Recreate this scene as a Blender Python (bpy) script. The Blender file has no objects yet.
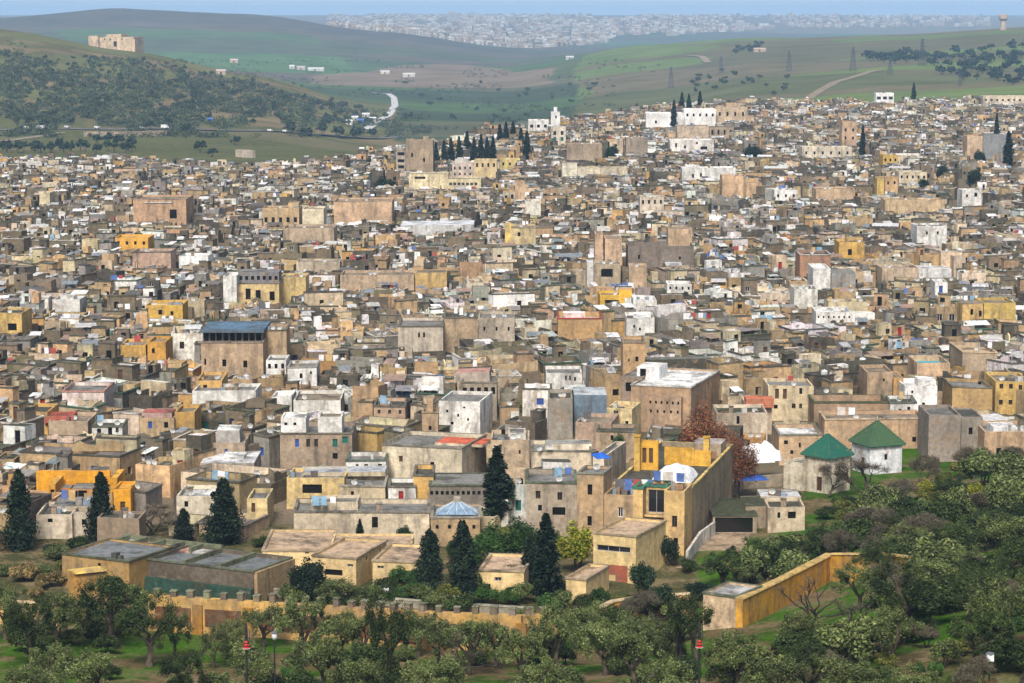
import bpy, math, random
import numpy as np
from mathutils import Vector

# ------------------------------------------------------------------ camera, sky, sun, exposure
SC = bpy.context.scene
COL = SC.collection
F = 2500.0                        # focal length in pixels of the 1024 px wide frame
CZ = 60.0
PITCH = math.atan((341.5 - 15.0) / F)
SP, CP = math.sin(PITCH), math.cos(PITCH)

cam_d = bpy.data.cameras.new('camera')
cam = bpy.data.objects.new('camera', cam_d)
COL.objects.link(cam)
cam.location = (0, 0, CZ)
cam.rotation_euler = (math.pi / 2 - PITCH, 0, 0)
cam_d.sensor_width = 36.0
cam_d.lens = 36.0 * F / 1024.0
cam_d.clip_start = 1.0
cam_d.clip_end = 60000.0
SC.camera = cam

SUN_EL, SUN_AZ = 48.0, 190.0      # azimuth measured clockwise from +Y: behind the camera, veiled by thin cloud
world = bpy.data.worlds.new('World')
SC.world = world
world.use_nodes = True
wn = world.node_tree
bg = wn.nodes['Background']
sky = wn.nodes.new('ShaderNodeTexSky')
sky.sky_type = 'NISHITA'
sky.sun_disc = False
sky.sun_elevation = math.radians(SUN_EL)
sky.sun_rotation = math.radians(SUN_AZ)
sky.altitude = 400
sky.air_density = 1.0
sky.dust_density = 6.0
sky.ozone_density = 1.0
hs = wn.nodes.new('ShaderNodeHueSaturation')
hs.inputs['Saturation'].default_value = 0.85
wn.links.new(sky.outputs[0], hs.inputs['Color'])
# thin pale cloud veil, thickest towards the horizon
wtc = wn.nodes.new('ShaderNodeTexCoord')
wsx = wn.nodes.new('ShaderNodeSeparateXYZ')
wn.links.new(wtc.outputs['Generated'], wsx.inputs[0])
wmr = wn.nodes.new('ShaderNodeMapRange')
wmr.inputs[1].default_value, wmr.inputs[2].default_value, wmr.inputs[3].default_value, wmr.inputs[4].default_value = 0.0, 0.16, 0.9, 0.1
wn.links.new(wsx.outputs['Z'], wmr.inputs[0])
wno = wn.nodes.new('ShaderNodeTexNoise')
wno.inputs['Scale'].default_value = 5.0
wno.inputs['Detail'].default_value = 5.0
wmp = wn.nodes.new('ShaderNodeMapping')
wmp.inputs['Scale'].default_value = (1.0, 1.0, 9.0)
wn.links.new(wtc.outputs['Generated'], wmp.inputs[0])
wn.links.new(wmp.outputs[0], wno.inputs['Vector'])
wcl = wn.nodes.new('ShaderNodeMix'); wcl.data_type = 'RGBA'
wn.links.new(wno.outputs[0], wcl.inputs[0])
wcl.inputs[6].default_value = (5.8, 6.9, 8.8, 1)
wcl.inputs[7].default_value = (8.0, 8.5, 9.4, 1)
wmx = wn.nodes.new('ShaderNodeMix'); wmx.data_type = 'RGBA'
wn.links.new(wmr.outputs[0], wmx.inputs[0])
wn.links.new(hs.outputs[0], wmx.inputs[6])
wn.links.new(wcl.outputs[2], wmx.inputs[7])
wn.links.new(wmx.outputs[2], bg.inputs['Color'])
bg.inputs['Strength'].default_value = 0.085

sun_d = bpy.data.lights.new('sun', 'SUN')
sun = bpy.data.objects.new('sun', sun_d)
COL.objects.link(sun)
sun_d.energy = 3.1
sun_d.angle = math.radians(18.0)
sun_d.color = (1.0, 0.955, 0.88)
az = math.radians(SUN_AZ)
sd = Vector((math.sin(az) * math.cos(math.radians(SUN_EL)), math.cos(az) * math.cos(math.radians(SUN_EL)), math.sin(math.radians(SUN_EL))))
sun.rotation_euler = (-sd).to_track_quat('-Z', 'Y').to_euler()
sun.location = (-200, -200, 300)

SC.render.engine = 'CYCLES'
SC.view_settings.view_transform = 'Standard'
SC.view_settings.look = 'None'
SC.view_settings.exposure = 0.5
SC.view_settings.gamma = 1.0
SC.cycles.max_bounces = 4
SC.cycles.diffuse_bounces = 2
SC.cycles.glossy_bounces = 1
SC.cycles.transmission_bounces = 2
SC.cycles.volume_bounces = 0
SC.cycles.transparent_max_bounces = 4
SC.cycles.use_denoising = True
SC.cycles.use_adaptive_sampling = True
SC.cycles.adaptive_threshold = 0.01

R = random.Random(7)
NPR = np.random.RandomState(11)

# ------------------------------------------------------------------ projection helpers
def ray(px, py):
    a = (px - 512.0) / F
    b = -(py - 341.5) / F
    return (a, CP + SP * b, -SP + CP * b)

def at_y(px, py, Y):
    d = ray(px, py)
    t = Y / d[1]
    return (d[0] * t, Y, CZ + d[2] * t)

def proj(x, y, z):
    dz = z - CZ
    dep = y * CP - dz * SP
    v = y * SP + dz * CP
    return (512 + F * x / dep, 341.5 - F * v / dep, dep)

# ------------------------------------------------------------------ terrain height
T_PX = [-700, -150, 0, 128, 256, 384, 512, 640, 768, 896, 1024, 1174, 1800]
T_ROWS = [
    (15,   [50] * 13),
    (60,   [36] * 13),
    (120,  [20, 20, 20, 20, 20, 20, 20, 20, 20, 21, 21, 22, 30]),
    (170,  [9, 9, 9, 9, 9, 9, 9, 9.5, 10, 11, 12, 14, 24]),
    (205,  [3.5, 3.5, 3.5, 3.5, 3.5, 3.5, 3.5, 4.5, 7, 9.5, 11, 12, 20]),
    (240,  [0, 0, 0, 0, 0, 0, 0, 0.2, 1.5, 4, 6.5, 8, 14]),
    (270,  [0, 0, 0, 0, 0, 0, 0, 0, 0.3, 1.8, 4, 5.5, 9]),
    (310,  [0, 0, 0, 0, 0, 0, 0, 0, 0, 0.5, 1.8, 2.5, 4]),
    (345,  [0] * 13),
    (600,  [0, 0, 0, 0, -1, -1, 0, 0, 0.5, 1, 1, 1, 1]),
    (850,  [-4, -4, -4, -4, -3, -2, -.5, .5, 1, 1, 1, 1, 1]),
    (1050, [-8, -8, -8, -8, -7, -3, 1, 2, 3, 3, 3, 3, 3]),
    (1250, [-12, -12, -12, -12, -13, -11, 0, 3, 4, 5, 5, 5, 5]),
    (1450, [-13, -13, -13, -13, -16, -20, -11, 4, 6, 6, 6, 6, 6]),
    (1700, [-3, -3, -4, -6, -15, -28, -24, -12, -10, -4, 2, 3, 3]),
    (2050, [24, 24, 21, 10, -8, -30, -30, -20, -6, 1, 6, 8, 8]),
    (2400, [50, 50, 45, 25, 1, -32, -30, -18, -2, 6, 10, 14, 14]),
    (2700, [45, 42, 36, 10, -15, -32, -30, -14, 3, 11, 18, 22, 22]),
    (3200, [10, 10, 0, -18, -25, -30, -30, -6, 12, 19, 28, 30, 30]),
    (4000, [20, 10, -5, -8, -12, -24, -28, 10, 25, 30, 39, 40, 40]),
    (5000, [45, 35, 28, 30, 26, 2, -22, -15, 0, 5, 20, 25, 25]),
    (6000, [55, 50, 52, 77, 64, 20, -18, -30, -30, -25, 0, 10, 10]),
    (7000, [40, 38, 40, 55, 46, 12, -14, -30, -32, -30, -20, -10, -10]),
    (8500, [25, 25, 25, 30, 34, 12, 8, 2, -5, -5, 10, 15, 15]),
    (10500, [45, 45, 45, 45, 46, 46, 45, 40, 34, 30, 30, 30, 30]),
    (13000, [56, 56, 56, 56, 56, 56, 55, 54, 52, 50, 48, 48, 48]),
    (24000, [58] * 13),
]
TY = np.log(np.array([r[0] for r in T_ROWS], float))
TZ = np.array([r[1] for r in T_ROWS], float)
TA = (np.array(T_PX, float) - 512.0) / F

def _pchip(x, y):
    h = np.diff(x); d = np.diff(y, axis=0) / h[:, None]
    m = np.zeros_like(y)
    for k in range(1, len(x) - 1):
        s = d[k - 1] * d[k] > 0
        w1 = 2 * h[k] + h[k - 1]; w2 = h[k] + 2 * h[k - 1]
        with np.errstate(divide='ignore', invalid='ignore'):
            mm = (w1 + w2) / (w1 / d[k - 1] + w2 / d[k])
        m[k] = np.where(s, mm, 0)
    m[0] = d[0]; m[-1] = d[-1]
    return m
TM = _pchip(TY, TZ)

def _vnoise(x, y, s, seed):
    x = x / s; y = y / s
    xi = np.floor(x); yi = np.floor(y)
    fx = x - xi; fy = y - yi
    fx = fx * fx * (3 - 2 * fx); fy = fy * fy * (3 - 2 * fy)
    def h(a, b):
        n = np.sin(a * 127.1 + b * 311.7 + seed * 74.7) * 43758.5453
        return n - np.floor(n)
    return (h(xi, yi) * (1 - fx) + h(xi + 1, yi) * fx) * (1 - fy) + (h(xi, yi + 1) * (1 - fx) + h(xi + 1, yi + 1) * fx) * fy

def ground_np(x, y):
    y = np.maximum(y, 15.0)
    a = np.clip(x / y, TA[0], TA[-1])
    ly = np.clip(np.log(y), TY[0], TY[-1] - 1e-9)
    k = np.clip(np.searchsorted(TY, ly, side='right') - 1, 0, len(TY) - 2)
    h = TY[k + 1] - TY[k]; t = (ly - TY[k]) / h
    j = np.clip(np.searchsorted(TA, a, side='right') - 1, 0, len(TA) - 2)
    u = (a - TA[j]) / (TA[j + 1] - TA[j]); u = u * u * (3 - 2 * u) * 0.6 + u * 0.4
    h00 = 2 * t**3 - 3 * t**2 + 1; h10 = t**3 - 2 * t**2 + t; h01 = -2 * t**3 + 3 * t**2; h11 = t**3 - t**2
    def colz(jj):
        return h00 * TZ[k, jj] + h10 * h * TM[k, jj] + h01 * TZ[k + 1, jj] + h11 * h * TM[k + 1, jj]
    z = colz(j) * (1 - u) + colz(j + 1) * u
    amp = np.clip((y - 1300) / 1200, 0, 1) * 7
    z = z + amp * (_vnoise(x, y, 260, 1) - 0.5) + amp * .35 * (_vnoise(x, y, 90, 2) - 0.5)
    near = np.clip((330 - y) / 60, 0, 1)
    z = z + near * 0.7 * (_vnoise(x, y, 9, 3) - 0.5)
    return z

def ground(x, y):
    return float(ground_np(np.array([x], float), np.array([y], float))[0])

def hit(px, py, y0=80.0, y1=15000.0):
    """first ground point seen through a pixel"""
    d = ray(px, py)
    ys = np.exp(np.linspace(math.log(y0), math.log(y1), 1500))
    t = ys / d[1]
    zz = CZ + d[2] * t
    g = ground_np(d[0] * t, ys)
    w = np.nonzero(zz <= g)[0]
    k = w[0] if len(w) else len(ys) - 1
    return (float(d[0] * t[k]), float(ys[k]), float(g[k]))

# ------------------------------------------------------------------ materials
def new_mat(name):
    m = bpy.data.materials.new(name)
    m.use_nodes = True
    nt = m.node_tree
    return m, nt, nt.nodes['Principled BSDF']

def _mix(nt, typ, fac, a, b):
    n = nt.nodes.new('ShaderNodeMix'); n.data_type = 'RGBA'; n.blend_type = typ
    for s, v in ((n.inputs[0], fac), (n.inputs[6], a), (n.inputs[7], b)):
        if hasattr(v, 'node'): nt.links.new(v, s)
        elif isinstance(v, (int, float)): s.default_value = v
        else: s.default_value = (*v, 1.0)
    return n.outputs[2]

def _noise(nt, scale, detail=3.0, vec=None, rough=0.6):
    n = nt.nodes.new('ShaderNodeTexNoise')
    n.inputs['Scale'].default_value = scale
    n.inputs['Detail'].default_value = detail
    n.inputs['Roughness'].default_value = rough
    if vec is not None: nt.links.new(vec, n.inputs['Vector'])
    return n.outputs[0]

def _ramp(nt, f, pts):
    n = nt.nodes.new('ShaderNodeMapRange')
    n.clamp = True
    n.inputs[1].default_value, n.inputs[2].default_value, n.inputs[3].default_value, n.inputs[4].default_value = pts
    nt.links.new(f, n.inputs[0])
    return n.outputs[0]

def _pos(nt, scale=None):
    g = nt.nodes.new('ShaderNodeNewGeometry').outputs['Position']
    if scale is None: return g
    v = nt.nodes.new('ShaderNodeVectorMath'); v.operation = 'MULTIPLY'
    nt.links.new(g, v.inputs[0]); v.inputs[1].default_value = scale
    return v.outputs[0]

def _tint(nt):
    a = nt.nodes.new('ShaderNodeAttribute'); a.attribute_name = 'tint'
    return a.outputs['Color']

def _bump(nt, b, h, s, d=0.05):
    n = nt.nodes.new('ShaderNodeBump'); n.inputs['Strength'].default_value = s; n.inputs['Distance'].default_value = d
    nt.links.new(h, n.inputs['Height']); nt.links.new(n.outputs[0], b.inputs['Normal'])

def mk_plaster(name='old_plaster', w_=.5, st_=.7, pt_=.55):
    m, nt, b = new_mat(name)
    p = _pos(nt)
    t = _tint(nt)
    big = _ramp(nt, _noise(nt, 0.16, 5, p), (.35, .7, 0.72, 1.22))
    v = nt.nodes.new('ShaderNodeMix'); v.data_type = 'RGBA'; v.blend_type = 'MULTIPLY'; v.inputs[0].default_value = 1
    nt.links.new(t, v.inputs[6]); nt.links.new(big, v.inputs[7])
    c = v.outputs[2]
    c = _mix(nt, 'MIX', _ramp(nt, _noise(nt, 0.55, 6, p, .72), (.44, .70, 0.0, w_)), c, (0.17, 0.155, 0.125))
    # rain streaks and grey lichen, patches of fallen plaster showing the earth wall
    streak = _ramp(nt, _noise(nt, 1.0, 4, _pos(nt, (0.9, 0.9, 0.16))), (.50, .72, 0.0, st_))
    c = _mix(nt, 'MIX', streak, c, (0.085, 0.072, 0.055))
    patch = _ramp(nt, _noise(nt, 0.42, 6, p, .7), (.57, .63, 0.0, pt_))
    c = _mix(nt, 'MIX', patch, c, (0.27, 0.19, 0.12))
    fine = _ramp(nt, _noise(nt, 1.7, 6, p, .75), (.3, .7, 0.66, 1.30))
    v2 = nt.nodes.new('ShaderNodeMix'); v2.data_type = 'RGBA'; v2.blend_type = 'MULTIPLY'; v2.inputs[0].default_value = 1
    nt.links.new(c, v2.inputs[6]); nt.links.new(fine, v2.inputs[7])
    nt.links.new(v2.outputs[2], b.inputs['Base Color'])
    b.inputs['Roughness'].default_value = 0.95
    b.inputs['Specular IOR Level'].default_value = 0.1
    _bump(nt, b, _noise(nt, 2.0, 5, p), 0.5, 0.12)
    return m

def mk_roof():
    m, nt, b = new_mat('roof_deck')
    p = _pos(nt)
    c = _tint(nt)
    k = _ramp(nt, _noise(nt, 0.3, 6, p, .7), (.46, .62, 0.0, 0.75))
    c = _mix(nt, 'MIX', k, c, (0.045, 0.043, 0.03))
    k = _ramp(nt, _noise(nt, 0.9, 4, p, .7), (.58, .70, 0.0, 0.4))
    c = _mix(nt, 'MIX', k, c, (0.34, 0.31, 0.26))
    v2 = nt.nodes.new('ShaderNodeMix'); v2.data_type = 'RGBA'; v2.blend_type = 'MULTIPLY'; v2.inputs[0].default_value = 1
    nt.links.new(c, v2.inputs[6]); nt.links.new(_ramp(nt, _noise(nt, 1.9, 6, p, .75), (.3, .7, .5, 1.45)), v2.inputs[7])
    nt.links.new(v2.outputs[2], b.inputs['Base Color'])
    b.inputs['Roughness'].default_value = 0.9
    b.inputs['Specular IOR Level'].default_value = 0.15
    return m

def mk_plain(name, rough=0.6, spec=0.3, metal=0.0, noise=0.25):
    m, nt, b = new_mat(name)
    n = _ramp(nt, _noise(nt, 1.6, 4, _pos(nt)), (.3, .7, 1 - noise, 1 + noise))
    v = nt.nodes.new('ShaderNodeMix'); v.data_type = 'RGBA'; v.blend_type = 'MULTIPLY'; v.inputs[0].default_value = 1
    nt.links.new(_tint(nt), v.inputs[6]); nt.links.new(n, v.inputs[7])
    nt.links.new(v.outputs[2], b.inputs['Base Color'])
    b.inputs['Roughness'].default_value = rough
    b.inputs['Specular IOR Level'].default_value = spec
    b.inputs['Metallic'].default_value = metal
    return m

def mk_leaf():
    m, nt, b = new_mat('foliage')
    t = _tint(nt)
    oi = nt.nodes.new('ShaderNodeObjectInfo')
    k = _ramp(nt, oi.outputs['Random'], (0, 1, 0.72, 1.3))
    v = nt.nodes.new('ShaderNodeMix'); v.data_type = 'RGBA'; v.blend_type = 'MULTIPLY'; v.inputs[0].default_value = 1
    nt.links.new(t, v.inputs[6]); nt.links.new(k, v.inputs[7])
    nt.links.new(v.outputs[2], b.inputs['Base Color'])
    b.inputs['Roughness'].default_value = 0.6
    b.inputs['Specular IOR Level'].default_value = 0.2
    return m

def mk_tiles():
    m, nt, b = new_mat('glazed_tiles')
    tc = nt.nodes.new('ShaderNodeTexCoord')
    c = _tint(nt)
    w = nt.nodes.new('ShaderNodeTexWave'); w.wave_type = 'BANDS'; w.bands_direction = 'Z'
    w.inputs['Scale'].default_value = 1.3; w.inputs['Distortion'].default_value = 1.2; w.inputs['Detail'].default_value = 2
    nt.links.new(tc.outputs['Object'], w.inputs['Vector'])
    c = _mix(nt, 'MIX', _ramp(nt, w.outputs[1], (.2, .8, 0, .35)), c, (0.02, 0.07, 0.04))
    c = _mix(nt, 'MIX', _ramp(nt, _noise(nt, 1.2, 5, _pos(nt)), (.55, .7, 0, .5)), c, (0.16, 0.15, 0.07))
    nt.links.new(c, b.inputs['Base Color'])
    b.inputs['Roughness'].default_value = 0.45
    _bump(nt, b, w.outputs[1], 0.5, 0.08)
    return m

def mk_ground():
    m, nt, b = new_mat('ground_cover')
    p = _pos(nt)
    a = nt.nodes.new('ShaderNodeAttribute'); a.attribute_name = 'tint'
    c = a.outputs['Color']
    n1 = _noise(nt, 0.012, 6, p, .65)
    c = _mix(nt, 'MULTIPLY', 1.0, c, _mix(nt, 'MIX', _ramp(nt, n1, (.35, .65, 0, 1)), (.72, .76, .7), (1.2, 1.15, 1.15)))
    n2 = _noise(nt, 0.23, 6, p, .7)
    d = nt.nodes.new('ShaderNodeMath'); d.operation = 'MULTIPLY'
    nt.links.new(_ramp(nt, n2, (.47, .6, 0, 1)), d.inputs[0]); nt.links.new(a.outputs['Alpha'], d.inputs[1])
    c = _mix(nt, 'MIX', d.outputs[0], c, (0.20, 0.15, 0.09))
    n3 = _noise(nt, 2.2, 5, p, .7)
    c = _mix(nt, 'MULTIPLY', 1.0, c, _mix(nt, 'MIX', _ramp(nt, n3, (.3, .7, 0, 1)), (.55, .6, .5), (1.35, 1.3, 1.3)))
    nt.links.new(c, b.inputs['Base Color'])
    b.inputs['Roughness'].default_value = 1.0
    b.inputs['Specular IOR Level'].default_value = 0.0
    _bump(nt, b, n3, 0.6, 0.25)
    return m

PLASTER, ROOF, GLASSM, PAINT, METAL, CLOTH, LEAF, BARK, TILES = (mk_plaster(), mk_roof(), mk_plain('dark_glass_and_gap_shade', .15, .5, 0, .1),
    mk_plain('painted_wood', .5, .3), mk_plain('weathered_metal', .45, .4, 0.0, .35), mk_plain('cloth', .9, .05), mk_leaf(), mk_plain('bark', .95, .05, 0, .45), mk_tiles())
PAINTED = mk_plaster('painted_plaster', .16, .4, .12)
MATS = [PLASTER, ROOF, GLASSM, PAINT, METAL, CLOTH, LEAF, BARK, TILES, PAINTED]
M_PL, M_RF, M_GL, M_PT, M_MT, M_CL, M_LF, M_BK, M_TI, M_PP = range(10)

# ------------------------------------------------------------------ mesh buffer
class Buf:
    def __init__(s):
        s.v = []; s.n = []; s.c = []; s.m = []
    def poly(s, pts, col, m):
        s.v.extend(pts); s.n.append(len(pts)); s.c.append(col); s.m.append(m)
    def box(s, x0, x1, y0, y1, z0, z1, col, m, bottom=False, top=None, tm=None):
        a, b, c, d = (x0, y0, z0), (x1, y0, z0), (x1, y1, z0), (x0, y1, z0)
        e, f, g, h = (x0, y0, z1), (x1, y0, z1), (x1, y1, z1), (x0, y1, z1)
        for q in ((a, b, f, e), (b, c, g, f), (c, d, h, g), (d, a, e, h)): s.poly(q, col, m)
        s.poly((e, f, g, h), top or col, m if tm is None else tm)
        if bottom: s.poly((d, c, b, a), col, m)
    def obox(s, pts, col, m):
        """eight corners, four below then four above, anticlockwise"""
        a, b, c, d, e, f, g, h = pts
        for q in ((a, b, f, e), (b, c, g, f), (c, d, h, g), (d, a, e, h), (e, f, g, h), (d, c, b, a)): s.poly(q, col, m)
    def tube(s, path, radii, col, m, k=6):
        rings = []
        for i, p in enumerate(path):
            q0 = path[max(i - 1, 0)]; q1 = path[min(i + 1, len(path) - 1)]
            d = Vector(q1) - Vector(q0)
            if d.length < 1e-6: d = Vector((0, 0, 1))
            d.normalize()
            u = d.orthogonal().normalized(); w = d.cross(u)
            if i and rings:
                pass
            rings.append([tuple(Vector(p) + radii[i] * (math.cos(2 * math.pi * j / k) * u + math.sin(2 * math.pi * j / k) * w)) for j in range(k)])
        for i in range(len(rings) - 1):
            A, B = rings[i], rings[i + 1]
            # align the rings
            off = min(range(k), key=lambda o: (Vector(A[0]) - Vector(B[o])).length)
            B = B[off:] + B[:off]; rings[i + 1] = B
            for j in range(k):
                s.poly((A[j], A[(j + 1) % k], B[(j + 1) % k], B[j]), col, m)
        s.poly(tuple(rings[-1]), col, m)
    def lathe(s, prof, col, m, k=12, cx=0, cy=0):
        rings = [[(cx + r * math.cos(2 * math.pi * j / k), cy + r * math.sin(2 * math.pi * j / k), z) for j in range(k)] for r, z in prof]
        for A, B in zip(rings, rings[1:]):
            for j in range(k):
                s.poly((A[j], A[(j + 1) % k], B[(j + 1) % k], B[j]), col, m)
        s.poly(tuple(rings[-1]), col, m)
    def wall(s, p0, p1, z0, z1, ops, col, m, rec=0.2, pane=None):
        """a wall seen from the right-hand side of p0->p1 with real openings (u0,u1,v0,v1); returns nothing"""
        L = math.hypot(p1[0] - p0[0], p1[1] - p0[1])
        dx, dy = (p1[0] - p0[0]) / L, (p1[1] - p0[1]) / L
        nx, ny = dy, -dx
        P = lambda u, z, r=0.0: (p0[0] + dx * u - nx * r, p0[1] + dy * u - ny * r, z)
        Q = lambda u0, u1, a, b: s.poly((P(u0, a), P(u1, a), P(u1, b), P(u0, b)), col, m)
        ops = [o for o in ops if o[0] > 0.02 and o[1] < L - 0.02 and o[2] > z0 and o[3] < z1]
        if not ops:
            Q(0, L, z0, z1); return
        rows = {}
        for o in ops: rows.setdefault((o[2], o[3]), []).append(o)
        ks = sorted(rows)
        if all(ks[i][1] <= ks[i + 1][0] for i in range(len(ks) - 1)):
            z = z0
            for k in ks:
                if k[0] > z: Q(0, L, z, k[0])
                u = 0
                for o in sorted(rows[k]):
                    Q(u, o[0], k[0], k[1]); u = o[1]
                Q(u, L, k[0], k[1])
                z = k[1]
            Q(0, L, z, z1)
        else:
            us = sorted({0, L, *[o[0] for o in ops], *[o[1] for o in ops]}); zs = sorted({z0, z1, *[o[2] for o in ops], *[o[3] for o in ops]})
            for a, b in zip(us, us[1:]):
                for c, d in zip(zs, zs[1:]):
                    if not any(o[0] <= a and o[1] >= b and o[2] <= c and o[3] >= d for o in ops): Q(a, b, c, d)
        for u0, u1, a, b in ((o[0], o[1], o[2], o[3]) for o in ops):
            for q in ((P(u0, a), P(u0, b), P(u0, b, rec), P(u0, a, rec)), (P(u1, b), P(u1, a), P(u1, a, rec), P(u1, b, rec)),
                      (P(u0, b), P(u1, b), P(u1, b, rec), P(u0, b, rec)), (P(u1, a), P(u0, a), P(u0, a, rec), P(u1, a, rec))):
                s.poly(q, col, m)
            if pane is not None:
                s.poly((P(u0, a, rec), P(u1, a, rec), P(u1, b, rec), P(u0, b, rec)), pane, M_GL)
    def add(s, o, x=0, y=0, z=0, rz=0):
        c, d = math.cos(rz), math.sin(rz)
        s.v.extend([(x + c * p[0] - d * p[1], y + d * p[0] + c * p[1], z + p[2]) for p in o.v])
        s.n.extend(o.n); s.c.extend(o.c); s.m.extend(o.m)
    def mesh(s, name, smooth=False):
        me = bpy.data.meshes.new(name)
        nv = len(s.v)
        n = np.array(s.n, np.int32)
        me.vertices.add(nv); me.vertices.foreach_set('co', np.array(s.v, np.float32).ravel())
        me.loops.add(nv); me.loops.foreach_set('vertex_index', np.arange(nv, dtype=np.int32))
        me.polygons.add(len(n))
        st = np.zeros(len(n), np.int32); st[1:] = np.cumsum(n)[:-1]
        me.polygons.foreach_set('loop_start', st)
        used = sorted(set(s.m)); lut = {k: i for i, k in enumerate(used)}
        for k in used: me.materials.append(MATS[k])
        me.polygons.foreach_set('material_index', np.array([lut[k] for k in s.m], np.int32))
        c = np.ones((len(n), 4), np.float32); c[:, :3] = np.array([x[:3] for x in s.c], np.float32)
        at = me.attributes.new('tint', 'FLOAT_COLOR', 'FACE')
        at.data.foreach_set('color', c.ravel())
        me.update(calc_edges=True)
        return me

def put(name, mesh, parent=None, loc=(0, 0, 0), rz=0.0, sc=None):
    o = bpy.data.objects.new(name, mesh)
    COL.objects.link(o)
    if parent is not None: o.parent = parent
    o.location = loc
    if rz: o.rotation_euler = (0, 0, rz)
    if sc: o.scale = sc if isinstance(sc, tuple) else (sc, sc, sc)
    return o

def tag(o, label=None, cat=None, group=None, kind=None):
    if label: o['label'] = label
    if cat: o['category'] = cat
    if group: o['group'] = group
    if kind: o['kind'] = kind
    return o

def jit(c, a=0.06, r=R):
    k = 1 + r.uniform(-a, a)
    return tuple(max(0.01, x * k * (1 + r.uniform(-a, a) * .4)) for x in c)

# ------------------------------------------------------------------ ground sheet
def build_ground():
    rows = np.concatenate([np.exp(np.linspace(math.log(15), math.log(190), 30))[:-1], np.linspace(190, 350, 90)[:-1],
                           np.linspace(350, 1250, 60)[:-1], np.exp(np.linspace(math.log(1250), math.log(11000), 300))[:-1], np.exp(np.linspace(math.log(11000), math.log(24000), 16))])
    pxs = np.concatenate([np.linspace(-2600, -250, 30)[:-1], np.linspace(-250, 1274, 300)[:-1], np.linspace(1274, 3600, 30)])
    A = (pxs - 512) / F
    YY, AA = np.meshgrid(rows, A, indexing='ij')
    XX = YY * AA
    ZZ = ground_np(XX, YY)
    nr, nc = XX.shape
    v = np.stack([XX, YY, ZZ], -1).reshape(-1, 3)
    idx = np.arange(nr * nc).reshape(nr, nc)
    f = np.stack([idx[:-1, :-1], idx[:-1, 1:], idx[1:, 1:], idx[1:, :-1]], -1).reshape(-1, 4)
    me = bpy.data.meshes.new('ground')
    me.vertices.add(len(v)); me.vertices.foreach_set('co', v.astype(np.float32).ravel())
    me.loops.add(f.size); me.loops.foreach_set('vertex_index', f.astype(np.int32).ravel())
    me.polygons.add(len(f)); me.polygons.foreach_set('loop_start', np.arange(0, f.size, 4, dtype=np.int32))
    me.polygons.foreach_set('use_smooth', np.ones(len(f), bool))
    x, y = v[:, 0], v[:, 1]
    px = 512 + F * x / y
    c = np.zeros((len(v), 4), np.float32)
    def setc(mask, col, al=0.0):
        c[mask, :3] = col; c[mask, 3] = al
    setc(np.ones(len(v), bool), (0.12, 0.13, 0.07))
    # meadow under the olives
    n = _vnoise(x, y, 7, 5) * .6 + _vnoise(x, y, 2.6, 6) * .4
    near = y < 345
    setc(near, (0.045, 0.090, 0.012), 0.7)
    setc(near & (n > .55), (0.052, 0.125, 0.012), 0.35)
    setc(near & (n < .40), (0.125, 0.095, 0.05), 0.8)
    setc((y >= 243) & (y < 300) & (px < 700), (0.075, 0.075, 0.035), 0.9)
    slope = (px > 780) & (y > 225) & (y < 330) & (n > .45)
    setc(slope, (0.045, 0.115, 0.012), 0.35)
    setc((y >= 292) & (y < 1500) & ((px < 790) | (y > 345)), (0.17, 0.14, 0.105), 0.3)
    # the country beyond: wobbling field edges, far tints cooled in place of blue haze
    wx = px + 26 * (_vnoise(x, y, 420, 21) - .5) + 10 * (_vnoise(x, y, 120, 22) - .5)
    wy = y + 420 * (_vnoise(x, y, 800, 23) - .5) * np.clip((y - 2500) / 2000, 0, 1) + 120 * (_vnoise(x, y, 260, 24) - .5) * np.clip((y - 1500) / 1500, 0, 1)
    vl = (px < 420) & (y > 1130) & (y < 1750) | (px < 500) & (y > 1300) & (y < 1750)
    setc(vl, (0.085, 0.10, 0.04), 0.5)
    g1 = _vnoise(x, y, 60, 30)
    setc(vl & (g1 > .55), (0.12, 0.115, 0.06), 0.5)
    hill = (y >= 1700) & (y < 2650) & (px < 400)
    h2 = _vnoise(x, y, 70, 8) * .6 + _vnoise(x, y, 24, 9) * .4
    setc(hill, (0.105, 0.10, 0.045), 0.5)
    setc(hill & (h2 > .55), (0.135, 0.145, 0.06), 0.3)
    setc(hill & (h2 < .4), (0.20, 0.155, 0.09), 0.5)
    def strips(mask, sx, sy, cols, k1):
        u = np.floor((wx * wy / 2500 * .7 + .3 * wy) / sx + .5 * np.floor(wy / sy)); w = np.floor(wy / sy)
        h = np.sin(u * 45.17 + w * 93.91 + k1) * 43758.5453; h -= np.floor(h)
        c[mask, :3] = np.array(cols)[(h[mask] * len(cols)).astype(int)]; c[mask, 3] = .1
    right = (px >= 540) & (y >= 1480) & (y < 4300)
    strips(right, 420, 520, [(0.125, 0.118, 0.068), (0.145, 0.13, 0.078), (0.105, 0.118, 0.058), (0.15, 0.13, 0.082), (0.115, 0.112, 0.065)], 1)
    h3 = _vnoise(x, y, 190, 12)
    setc(right & (h3 > .64), (0.13, 0.18, 0.06), 0.1)
    val = (y >= 1750) & (y < 4300) & (wx >= 400) & (wx < 580) | (y >= 2650) & (y < 4300) & (wx < 580)
    strips(val, 260, 300, [(0.065, 0.092, 0.05), (0.055, 0.078, 0.048), (0.085, 0.115, 0.05), (0.06, 0.085, 0.045), (0.105, 0.11, 0.068), (0.075, 0.125, 0.052)], 2)
    far = (y >= 4300) & (y < 8600) | (y >= 3400) & (y < 4300) & (px < 470)
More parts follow.
